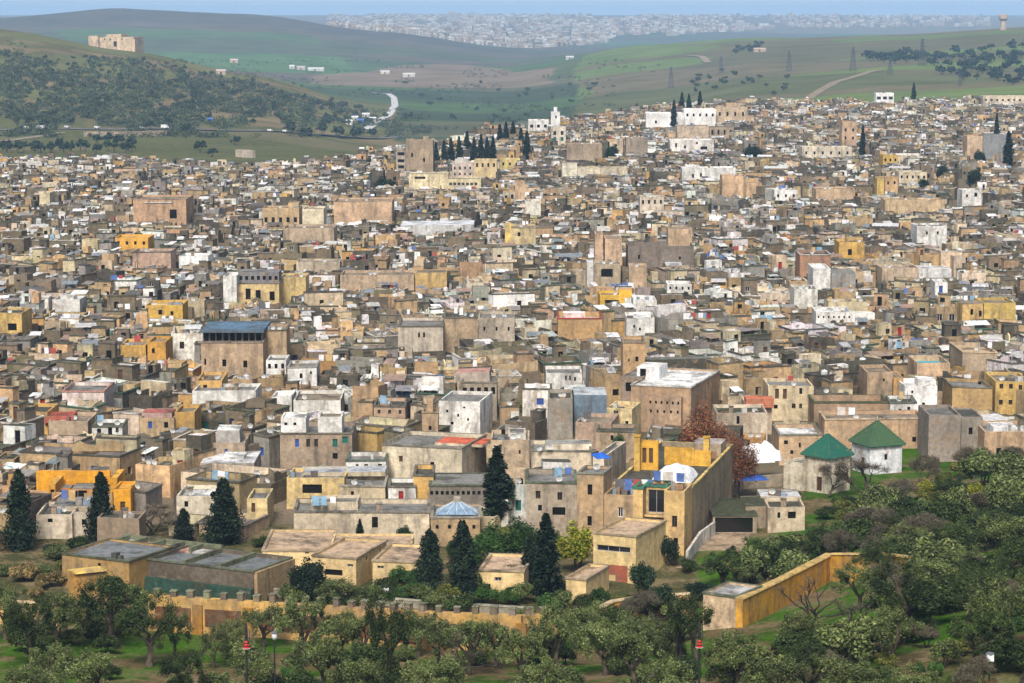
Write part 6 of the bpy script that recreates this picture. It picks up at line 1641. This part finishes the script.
for px, pb, hp, wp_, k in ((405, 590, 26, 40, 'grn0'), (420, 602, 24, 36, 'bush0'), (448, 608, 26, 40, 'moss0'), (474, 600, 30, 38, 'bush1'), (470, 572, 34, 36, 'green1'), (510, 592, 30, 36, 'moss1'), (522, 604, 26, 34, 'bush2'), (534, 580, 36, 40, 'lime0'), (560, 608, 24, 34, 'bush0'), (584, 614, 22, 34, 'dbush0'), (600, 604, 18, 26, 'grn1'), (548, 560, 36, 38, 'green0'), (505, 548, 24, 30, 'moss0'), (600, 622, 24, 38, 'bush1'), (626, 612, 20, 30, 'moss1'), (386, 598, 22, 34, 'dbush1'), (370, 606, 24, 36, 'bush1'), (330, 600, 26, 36, 'dbush0'), (296, 604, 26, 40, 'bush0'), (130, 604, 26, 36, 'bush2'), (112, 598, 24, 36, 'dbush1'), (50, 590, 20, 36, 'dry0'), (24, 580, 20, 40, 'dry1'), (66, 576, 18, 30, 'moss0')):
    tree(k, 'shrub', 'bush', px, pb, hp, wp_, adj={'lime': 'yellow-green shrub', 'gree': 'tall leafy shrub'}.get(k[:4], LOOK[k[:4]]))
# low green growth between the last houses and the slope
for px, pb, hp, wp_ in ((55, 556, 14, 30), (78, 552, 18, 30), (88, 556, 12, 24), (262, 548, 12, 26), (280, 540, 12, 20), (455, 560, 24, 30), (505, 580, 22, 30), (487, 606, 24, 36), (508, 606, 20, 34), (540, 570, 30, 30), (558, 598, 18, 26), (610, 612, 16, 26), (688, 575, 18, 24), (790, 500, 12, 26), (845, 508, 14, 34), (830, 520, 16, 34), (412, 600, 22, 36), (440, 606, 20, 34), (395, 606, 18, 30), (300, 590, 20, 30)):
    tree(sh.choice(['green0', 'green1', 'dbush0', 'dbush1', 'dkround0']), 'shrub', 'bush', px, pb, hp, wp_, adj='low leafy shrub')

# ------------------------------------------------------------------ the country beyond
def far_tree(kind, name, px, pyb, hpx, wpx, lab, group):
    x, y, z = hit(px, pyb, 1150)
    (mt, mc), h0, w0 = P[kind]
    s = F / y
    root = put(name, None, None, (x, y, z), tr.uniform(0, 6.28)); root.scale = (wpx / s / w0, wpx / s / w0, hpx / s / h0)
    tag(root, lab, 'tree', group)
    put('trunk', mt, root); put('crown', mc, root)
fr_ = random.Random(31)
n = 0
while n < 285:
    px = fr_.uniform(-15, 420); py = fr_.uniform(40, 126)
    crest = np.interp(px, [-15, 0, 30, 60, 90, 140, 160, 200, 256, 300, 350, 420], [34, 36, 42, 48, 54, 56, 60, 70, 80, 92, 104, 112])
    if py < crest + 3: continue
    dens = .5 + .5 * _vnoise(np.array([px]), np.array([py * 2.2]), 26, 3)[0]
    if py < crest + 14 and px < 85: dens *= .35
    if px > 170 and py < 112: dens *= 1.4
    if fr_.random() > dens ** 2: continue
    s = .75 + (py - 40) / 120
    far_tree('far%d' % fr_.randrange(3), 'hill_tree', px, py, fr_.uniform(3.5, 6.5) * s, fr_.uniform(4.5, 9) * s, 'small dark round tree dotted over the hillside below the fort', 'trees on the fort hill'); n += 1
for i in range(120):
    if i < 92: px = fr_.uniform(930, 1032); lo, hi = np.interp(px, [930, 960, 1032], [58, 54, 44]), np.interp(px, [930, 960, 1032], [72, 80, 88])
    else: px = fr_.uniform(862, 928); lo, hi = 55, 64
    py = lo + (hi - lo) * fr_.random()
    far_tree('farwood%d' % (i % 2), 'wood_tree', px, py, fr_.uniform(7, 12), fr_.uniform(8, 14), 'dark tree in the wood on the right-hand hill', 'trees of the hill wood')
for i in range(64):
    if i < 24: px, py = fr_.uniform(690, 790), fr_.uniform(72, 96)
    elif i < 52: px, py = fr_.uniform(395, 600), fr_.uniform(84, 128)
    else: px, py = fr_.uniform(735, 760), fr_.uniform(44, 54)
    far_tree('far%d' % (i % 3), 'field_tree', px, py, fr_.uniform(4, 7), fr_.uniform(5, 9), 'tiny dark tree scattered over the valley fields', 'trees in the valley fields')
for px, py, w in ((6, 158, 14), (18, 160, 10), (34, 158, 16), (50, 160, 14), (98, 152, 16), (108, 152, 14), (120, 154, 16), (132, 155, 14), (60, 158, 12), (200, 160, 16), (212, 164, 14), (235, 152, 12), (186, 134, 12), (168, 128, 10), (150, 130, 12), (290, 136, 18), (305, 136, 16), (322, 136, 16), (338, 138, 18), (355, 138, 16), (372, 138, 16), *((i * 9 + (i * 37) % 5 - 4, 158.5 + (i * 13) % 3, 13 + (i * 7) % 7) for i in range(16))):
    far_tree('farwood%d' % (int(px) % 2), 'roadside_tree', px, py - (7 if py > 150 else 0), fr_.uniform(11, 17), w, 'dark full tree along the road beyond the old town', 'trees along the valley road')
# hillside scrub and hedges too small and thick to count
cen = []; rad_ = []
for _ in range(10500):
    px = fr_.uniform(-30, 430); py = fr_.uniform(40, 138)
    crest = np.interp(px, [-15, 0, 30, 60, 90, 140, 160, 200, 256, 300, 350, 430], [34, 36, 42, 48, 54, 56, 60, 70, 80, 92, 104, 112])
    if py < crest + 4: continue
    if px < 90 and py < crest + 16 and fr_.random() < .8: continue
    th = .22 if (py < 118 and (py > 66 or px > 90)) else .52
    if _vnoise(np.array([px]), np.array([py * 2.2]), 17, 4)[0] < th: continue
    x, y, z = hit(px, py, 1200)
    q = fr_.uniform(2.0, 4.2); cen.append((x, y, z + 1.0)); rad_.append((q, q, q * .7))
for _ in range(4600):
    px = fr_.uniform(150, 660); py = fr_.uniform(60, 130)
    if px < 395 and py > np.interp(px, [150, 395], [62, 108]): continue
    if _vnoise(np.array([px * .6]), np.array([py * 5.0]), 24, 9)[0] < .55: continue
    if fr_.random() > np.interp(px, [150, 380, 400, 540, 660], [.35, .4, 1, .7, .2]): continue
    x, y, z = hit(px, py, 1500)
    if y < 1650: continue
    q = fr_.uniform(2.2, 4.5); cen.append((x, y, z + 1.0)); rad_.append((q, q, q * .6))
V, C = leaves(np.random.RandomState(3), cen, np.array(rad_), 20, .8, [(.040, .056, .026), (.055, .070, .030), (.032, .046, .024)], .5)
tag(put('scrub', np_mesh('scrub', V, C, LEAF)), 'low scrub speckling the hillside under the fort', 'scrub', kind='stuff')

# fort on the hill
x, y, z = at_y(113, 53, 2390.0); s = F / y
zf = ground(x, y)
fort = put('hill_fort', None, None, (x, y, zf), math.radians(-8)); tag(fort, 'long square peach-stone fort standing alone on the hill crest', 'fort')
FC = (.66, .50, .34)
w = 48 / s; hf = (53 - 38) / s + max(0, z - zf)
hf = 11.5
w *= .88
for nm, k in (('wall', B('wall', -w / 2, w / 2, 0, 34, hf, FC, (.45, .32, .2), [('F', w * .52, w * .52 + 3, 2.5, 7.5, 'x')] + [('F', w * (.15 + .14 * i), w * (.15 + .14 * i) + 1.2, 8.5, 10.3, 'x') for i in (0, 1, 2, 4, 5)], 1.2, -6)),
              ('bastion', B('b', -w / 2 - 2.5, -w / 2 + 7, -3.5, 8, hf + 1.2, FC, (.45, .32, .2), [], .8, -6)), ('bastion', B('b', w / 2 - 7, w / 2 + 2.5, -3.5, 8, hf - 1.6, FC, (.45, .32, .2), [], .8, -6)),
              ('keep', B('k', -w * .2, w * .16, 6, 26, hf + 2.6, FC, (.45, .32, .2), [], .8, hf - 2))):
    b = Buf(); emit_block(b, b, k, (.02, .018, .015)); put(nm, b.mesh(nm), fort)
# water tower on the right-hand crest
x, y, z = hit(1003, 30, 2600)
wt = put('water_tower', None, None, (x, y, z)); tag(wt, 'mushroom-headed water tower on the skyline at upper right', 'water tower')
s = F / y
b = Buf(); b.lathe([(3.4 / s, -3), (2.6 / s, 6 / s), (2.6 / s, 9 / s)], (.50, .40, .30), M_PL, 14); put('shaft', b.mesh('shaft'), wt)
b = Buf(); b.lathe([(2.6 / s, 9 / s), (4.6 / s, 11 / s), (4.6 / s, 14.5 / s), (3.6 / s, 15.6 / s)], (.48, .36, .28), M_PL, 14); put('tank', b.mesh('tank'), wt)
# lattice pylons
def pylon_mesh(h):
    b = Buf(); c = (.07, .075, .08); a = h * .11
    P4 = lambda t: [(sx * a * (1 - t * .85), sy * a * (1 - t * .85), h * t) for sx, sy in ((-1, -1), (1, -1), (1, 1), (-1, 1))]
    for i in range(4): b.tube([P4(0)[i], P4(1)[i]], [.34, .26], c, M_MT, 4)
    lv = [0, .16, .3, .43, .55, .66, .76, .86, 1]
    for t0, t1 in zip(lv, lv[1:]):
        A, Z = P4(t0), P4(t1)
        for i in range(4):
            b.tube([A[i], Z[(i + 1) % 4]], [.17, .17], c, M_MT, 4); b.tube([A[(i + 1) % 4], Z[i]], [.17, .17], c, M_MT, 4)
    m = b.mesh('lattice')
    arms = []
    for t, L in ((.72, .2), (.84, .16), (.95, .12)):
        d = Buf()
        d.tube([(-h * L, 0, h * t), (0, 0, h * t + h * .012), (h * L, 0, h * t)], [.2, .4, .2], c, M_MT, 4)
        for q in (-1, 1): d.tube([(q * h * L, 0, h * t - .05), (q * h * L, 0, h * (t - .03))], [.12, .12], (.3, .32, .3), M_MT, 4)
        arms.append(d.mesh('crossarm'))
    return m, arms
PYM, PYA = pylon_mesh(34.0)
for px, pb, hp, lab in ((671, 88, 21, 'lattice pylon standing lowest on the right-hand slope, left of the rest'), (721, 73, 17, 'lattice pylon right of the lowest one'), (789, 71, 20, 'lattice pylon above the dotted field trees'), (853, 71, 24, 'tall lattice pylon above the dirt track'),
                        (890, 75, 19, 'lattice pylon right of the dirt track'), (922, 66, 27, 'tallest lattice pylon, crossing the crest left of the wood'), (960, 86, 15, 'short lattice pylon in front of the wood')):
    x, y, z = hit(px, pb, 1500)
    o = put('pylon', None, None, (x, y, z), .3); o.scale = (1, 1, 1); k = hp * y / F / 34.0; o.scale = (k, k, k)
    tag(o, lab, 'pylon', 'power pylons on the slope')
    put('lattice', PYM, o)
    for a in PYA: put('crossarm', a, o)
# roads laid over the land
def ribbon(name, pts, wid, col, n=14):
    P3 = [Vector(hit(px, py, 1150)) for px, py in pts]
    L_, R_ = [], []
    pl = []
    for i in range(len(P3) - 1):
        for t in range(n): pl.append(P3[i].lerp(P3[i + 1], t / n))
    pl.append(P3[-1])
    b = Buf(); prev = None
    for i, p in enumerate(pl):
        q0, q1 = pl[max(0, i - 1)], pl[min(len(pl) - 1, i + 1)]
        d = Vector((q1.x - q0.x, q1.y - q0.y, 0)); d.normalize(); nn = Vector((d.y, -d.x, 0)) * wid / 2
        e = []
        for sg in (-1, 1):
            c = p + nn * sg
            e.append((c.x, c.y, max(ground(c.x, c.y), ground(p.x, p.y)) + .35))
        if prev: b.poly((prev[0], prev[1], e[1], e[0]), col, M_RF)
        prev = e
    tag(put(name, b.mesh(name)), kind='structure')
ribbon('valley_road', [(-30, 131), (60, 129), (120, 130), (200, 130), (300, 134), (400, 137)], 11, (.17, .165, .16))
ribbon('new_road', [(372, 93), (388, 94), (394, 98), (395, 106), (390, 114), (378, 123), (366, 130)], 7, (.62, .61, .6))
ribbon('dirt_track', [(806, 101), (820, 91), (834, 83), (852, 78), (880, 70)], 8, (.30, .23, .15))
ribbon('dirt_path', [(688, 56), (702, 57), (708, 63)], 9, (.32, .25, .18))
ribbon('dirt_path', [(0, 142), (30, 138), (62, 133)], 7, (.30, .25, .18))
poly_wall('retaining_wall', 'long pale retaining wall under the valley road at far left', 'wall', [hit(px, py, 1150) for px, py in ((84, 137), (120, 137), (166, 136))], 3.2, 1.2, (.42, .33, .23))
poly_wall('retaining_wall', 'short pale rubble wall on the grassy slope above the rooftops', 'wall', [hit(px, py, 1100) for px, py in ((237, 157), (254, 158))], 4, 2, (.48, .40, .32))
# vehicles on the valley road
def van(px, py, lab, col, L_=5.5, tall=2.4):
    L_ *= .55; tall *= .62; col = tuple(c * .8 for c in col)
    x, y, z = hit(px, py, 1200)
    o = put('van', None, None, (x, y, z + .5), .05); tag(o, lab, 'van')
    b = Buf(); b.box(-L_ / 2, L_ * .22, -1, 1, .45, tall, col, M_PT, True)
    b.obox(((L_ * .22, -1, .45), (L_ / 2, -1, .45), (L_ / 2, 1, .45), (L_ * .22, 1, .45), (L_ * .22, -1, tall * .95), (L_ * .36, -1, tall * .9), (L_ * .36, 1, tall * .9), (L_ * .22, 1, tall * .95)), col, M_PT)
    put('body', b.mesh('body'), o)
    b = Buf(); b.box(L_ * .24, L_ * .34, -1.02, -.99, tall * .55, tall * .85, (.03, .04, .05), M_GL, True); put('side_window', b.mesh('side_window'), o)
    for ux in (-L_ * .3, L_ * .32):
        for uy in (-.95, .95):
            b = Buf(); b.lathe([(.42, -.12), (.45, 0), (.42, .12)], (.03, .03, .03), M_PT, 10)
            w_ = put('wheel', b.mesh('wheel'), o, (ux, uy, .42)); w_.rotation_euler = (math.pi / 2, 0, 0)
for px, py, lab, c, L_, t in ((165, 129.5, 'largest white lorry on the valley road', (.8, .8, .8), 9, 4), (26, 130, 'white van at the far left of the valley road', (.8, .8, .8), 7, 3), (41, 129.5, 'white bus on the valley road, left of the trees', (.75, .76, .78), 11, 3.2), (67, 129.2, 'pale car-sized van between the bus and the retaining wall', (.7, .72, .75), 6, 2.4),
                        (97, 129.8, 'white van above the retaining wall', (.75, .76, .78), 6, 2.6), (142, 130, 'grey van right before the largest lorry', (.5, .52, .55), 6, 2.4), (270, 132.5, 'white van on the road bend below the wooded slope', (.8, .8, .8), 6, 2.6), (285, 133, 'white van following another on the road bend', (.78, .78, .76), 6, 2.6)):
    van(px, py, lab, c, L_, t)
# stalls by the road and farm sheds
def shed(name, cat, px, py, wpx, hpx, col, roof, lab, gable=True, y0=1200):
    x, y, z = hit(px, py, y0); s = F / y
    o = put(name, None, None, (x, y, z), .1); tag(o, lab, cat)
    w, h, d = wpx / s, hpx / s, max(6.0, wpx / s * .4)
    b = Buf()
    k = B('w', -w / 2, w / 2, 0, d, h * .7, col, roof, [('F', w * .4, w * .4 + min(2, w * .2), .3, h * .5, 'x')], .0, -2)
    emit_block(b, b, k, (.02, .02, .02)); put('wall', b.mesh('wall'), o)
    b = Buf(); e = .3
    A = [(-w / 2 - e, -e, h * .7 + .01), (w / 2 + e, -e, h * .7 + .01), (w / 2 + e, d + e, h * .7 + .01), (-w / 2 - e, d + e, h * .7 + .01)]
    r0, r1 = (-w / 2 - e, d / 2, h), (w / 2 + e, d / 2, h)
    b.poly((A[0], A[1], r1, r0), roof, M_MT); b.poly((A[2], A[3], r0, r1), roof, M_MT); b.poly((A[1], A[2], r1), col, M_PL); b.poly((A[3], A[0], r0), col, M_PL)
    put('roof', b.mesh('roof'), o)
WH, BL = (.6, .6, .6), (.06, .16, .5)
for px, py, w, h, c, rf, lab in ((349, 125, 7, 5, WH, WH, 'white market tent lowest on the slope beside the road'), (355, 121, 6, 5, WH, (.6, .62, .65), 'white market tent right above the lowest one'), (361, 124, 5, 5, BL, BL, 'blue market tent among the white ones'), (366, 118, 7, 5, (.55, .56, .58), WH, 'grey-sided market tent behind the blue one'), (373, 121, 6, 4, (.6, .5, .45), (.6, .6, .6), 'market stall at the foot of the new road'), (210, 122, 5, 4, BL, BL, 'bright blue hut among the hillside trees')):
    shed('market_tent', 'tent', px, py, w, h, c, rf, lab)
for px, py, w, h, c, rf, lab in ((316, 71, 16, 3.5, WH, (.7, .68, .66), 'long white farm shed in the green fields, the widest'), (301, 70, 8, 4, (.6, .5, .45), (.5, .4, .36), 'brownish farm shed left of the widest white one'), (292, 69, 5, 4, WH, WH, 'small white farm hut left of the brownish shed'), (385, 74, 9, 3.5, (.7, .6, .5), WH, 'pale farm shed at the edge of the tan field'), (409, 77, 12, 4, WH, (.6, .55, .5), 'white farm shed right of the tan field, the rightmost'), (221, 75, 9, 5, (.55, .42, .32), (.5, .4, .36), 'peach farmhouse among the hill trees'), (234, 63, 8, 4, (.55, .42, .32), (.5, .4, .36), 'peach farmhouse on the crest above the hill trees'),
                                 (570, 59, 8, 3, WH, (.6, .6, .6), 'white farm shed alone in the valley green'), (760, 52, 12, 4, (.5, .4, .32), (.45, .32, .25), 'tan farmhouse among trees on the right-hand slope')):
    shed('farm_shed', 'shed', px, py, w, h, c, rf, lab, y0=2300)
# the new town on the plateau
cb = Buf(); cr = random.Random(77)
def city_box(px, py, w, h, d, c):
    x, y, z = hit(px, py, 6200)
    b = Buf(); b.box(-w / 2, w / 2, 0, d, -3, h, c, M_PL, top=tuple(v * .9 for v in c), tm=M_RF)
    for i in range(1, int(h / 3.4)):
        if w > 9: b.box(-w / 2 + .8, w / 2 - .8, -.06, -.01, i * 3.4 - 1, i * 3.4 + .5, (.12, .12, .13), M_GL)
    cb.add(b, x, y, z, cr.uniform(-.5, .5))
nb = 0
while nb < 3600:
    px = cr.uniform(330, 990); py = cr.uniform(13, 50)
    lo = np.interp(px, [330, 400, 512, 600, 700, 800, 990], [29, 40, 50, 44, 33, 28, 26]); hi = np.interp(px, [330, 990], [20, 22])
    if not (hi - 6 < py < lo): continue
    if px > 720 and cr.random() < .45: continue
    if _vnoise(np.array([px]), np.array([py * 4.0]), 30, 6)[0] < .2: continue
    c = cr.choice([(.52, .47, .40), (.46, .38, .29), (.62, .58, .52), (.38, .29, .21), (.50, .40, .31), (.34, .24, .17), (.72, .69, .64), (.22, .20, .17)])
    city_box(px, py, cr.uniform(9, 24), cr.uniform(6, 13) * (1.6 if cr.random() < .06 else 1), cr.uniform(10, 20), jit(c, .1, cr)); nb += 1
for px, py, w, h in ((790, 21, 16, 38), (793, 21, 10, 30), (836, 21, 14, 34), (832, 21, 30, 22), (453, 22, 24, 40), (740, 31, 26, 36)): city_box(px, py, w, h, 16, (.6, .55, .52))
tag(put('distant_city', cb.mesh('distant_city')), 'pale new town spread over the far plateau', 'city', kind='stuff')

# ------------------------------------------------------------------ lamp posts on the slope
def lamp_post(px, ptop, kind, lab):
    x, y, z = hit(px, 700)
    y = 176.0; x = at_y(px, 690, y)[0]; z = ground(x, y)
    zt = at_y(px, ptop, y)[2]
    H = zt - z
    o = put('lamp_post', None, None, (x, y, z)); tag(o, lab, 'lamp post')
    c = (.025, .025, .028)
    b = Buf()
    if kind == 'red':
        b.lathe([(.16, -.3), (.16, .25), (.1, .5), (.085, H * .62), (.085, H - 2.0)], c, M_PT, 10); put('pole', b.mesh('pole'), o)
        b = Buf(); h0 = H - 2.05
        b.lathe([(.085, 0), (.27, .04), (.29, .09), (.12, .18), (.22, .28), (.10, .38), (.16, .48), (.085, .6)], (.34, .02, .025), M_PT, 14); put('red_collar', b.mesh('red_collar'), o, (0, 0, h0))
        b = Buf(); b.lathe([(.285, 0), (.30, .03), (.285, .05)], (.6, .5, .48), M_PT, 14); put('white_rim', b.mesh('white_rim'), o, (0, 0, h0 + .02))
        b = Buf(); b.lathe([(.09, 0), (.12, .3), (.10, .9), (.03, 1.35)], c, M_PT, 8); put('spire', b.mesh('spire'), o, (0, 0, h0 + .6))
        b = Buf(); b.tube([(.12, 0, 0), (.24, 0, .5), (.2, 0, 1.1)], [.03, .03, .02], c, M_PT, 5); put('bracket', b.mesh('bracket'), o, (0, 0, h0 + .4))
    else:
        b.lathe([(.1, -.3), (.1, .2), (.055, .4), (.05, H - .55)], c, M_PT, 8); put('pole', b.mesh('pole'), o)
        k = 1.0 if kind == 'white' else .7
        b = Buf()
        if kind == 'white': b.box(-.25, .25, -.25, .25, 0, .5, (.8, .82, .84), M_PT, True)
        else: b.lathe([(.1, 0), (.2, .15), (.2, .35), (.08, .5)], (.55, .57, .6), M_PT, 10)
        put('lantern', b.mesh('lantern'), o, (0, 0, H - .56))
        b = Buf(); b.lathe([(.36 * k, 0), (.3 * k, .06), (.05, .14)], (.1, .1, .11), M_PT, 8); put('cap', b.mesh('cap'), o, (0, 0, H - .05))
lamp_post(247, 621, 'red', 'black lamp post with a red tiered collar, left of the two such posts')
lamp_post(699, 620, 'red', 'black lamp post with a red tiered collar in front of the flat-roofed gatehouse')
lamp_post(275, 632, 'small', 'slim dark lamp post with a small lantern, right of the red-collared one')
lamp_post(989, 653, 'white', 'slim lamp post with a boxy white lantern at lower right')

# ------------------------------------------------------------------ labels that single each house and tree out
ORD = ['nearest', 'second', 'third', 'fourth', 'fifth', 'sixth', 'seventh', 'eighth', 'ninth', 'tenth', 'eleventh', 'twelfth', 'thirteenth', 'fourteenth', 'fifteenth', 'sixteenth', 'seventeenth', 'eighteenth', 'nineteenth', 'twentieth']
ANC = [((m['px0'] + m['px1']) / 2, (m['pyt'] + m['pyb']) / 2, m['anc']) for m in LMS if m['anc']]
ANC += [(247, 650, 'the left red-collared lamp post'), (699, 652, 'the right red-collared lamp post'), (989, 668, 'the white-lantern lamp post'), (806, 596, 'the leaning leafless tree'), (862, 622, 'the forked leafless tree'),
        (546, 570, 'the slender near-black cypress'), (20, 515, 'the tall left-edge conifer'), (446, 572, 'the twin school conifers'), (641, 580, 'the round tree by the red-brown floor'), (886, 530, 'the wide grey thicket'),
        (970, 500, 'the thicket below the taupe house'), (1010, 465, 'the thicket below the tent roof'), (912, 570, 'the far bend of the orange rampart'), (615, 615, 'the low orange wall'), (88, 595, 'the ochre bastion'), (20, 615, 'the ochre wall stub'), (390, 640, 'the tallest olive before the town wall'), (712, 550, 'the ramp')]
def place_label(items, word):
    """items: (root, px, py, look); the look, then which one it is beside the nearest named landmark"""
    todo = {}
    for it in items:
        root, px, py, look = it
        best = min(ANC, key=lambda a: (a[0] - px) ** 2 + (1.4 * (a[1] - py)) ** 2)
        dx, dy = px - best[0], py - best[1]
        rel = ('right of' if dx > 0 else 'left of') if abs(dx) > 1.2 * abs(dy) else ('behind' if dy < 0 else 'in front of')
        todo.setdefault((look, best[2], rel), []).append((dx * dx + dy * dy, it))
    for (look, anc, rel), v in todo.items():
        v.sort(key=lambda t: t[0])
        for i, (_, it) in enumerate(v):
            where = '%s %s' % (rel, anc)
            it[0]['label'] = ('%s %s' % (look, where)) if len(v) == 1 else ('%s, %s one %s' % (look, ORD[min(i, 19)], where))
hs_ = []
for i in single:
    s = houses[i]
    k = s['blocks'][0]
    nw = sum(1 for w in k['wins'] if w[0] == 'F')
    bits = CNAME[s['ci']] + ' house'
    if 'line' in s['desc']: bits += ' with laundry'
    elif 'canopy' in s['desc']: bits += ' with tin canopy'
    elif s['nr']: bits += ' with roof room' if s['nr'] == 1 else ' with two roof rooms'
    elif 'dish' in s['desc']: bits += ' with satellite dish'
    elif nw: bits += ' with front windows'
    hs_.append((s['root'], s['cx'], s['cy'], bits))
place_label(hs_, 'house')
place_label([(t['root'], t['px'], t['py'], t['adj']) for t in TREES if not t['label']], 'tree')

# ------------------------------------------------------------------ haze
def haze():
    b = Buf()
    b.box(-7000, 7000, -40, 25500, -62, 150, (1, 1, 1), M_CL, True)
    me = b.mesh('haze')
    me.materials.clear()
    m = bpy.data.materials.new('haze'); m.use_nodes = True
    nt = m.node_tree
    for n in list(nt.nodes):
        if n.type == 'BSDF_PRINCIPLED': nt.nodes.remove(n)
    v = nt.nodes.new('ShaderNodeVolumePrincipled')
    v.inputs['Color'].default_value = (0.42, 0.68, 1.0, 1)
    v.inputs['Density'].default_value = HAZE_D
    v.inputs['Anisotropy'].default_value = -0.15
    nt.links.new(v.outputs[0], nt.nodes['Material Output'].inputs['Volume'])
    me.materials.append(m)
    tag(put('haze', me), kind='stuff')
HAZE_D = 0.85e-4
haze()
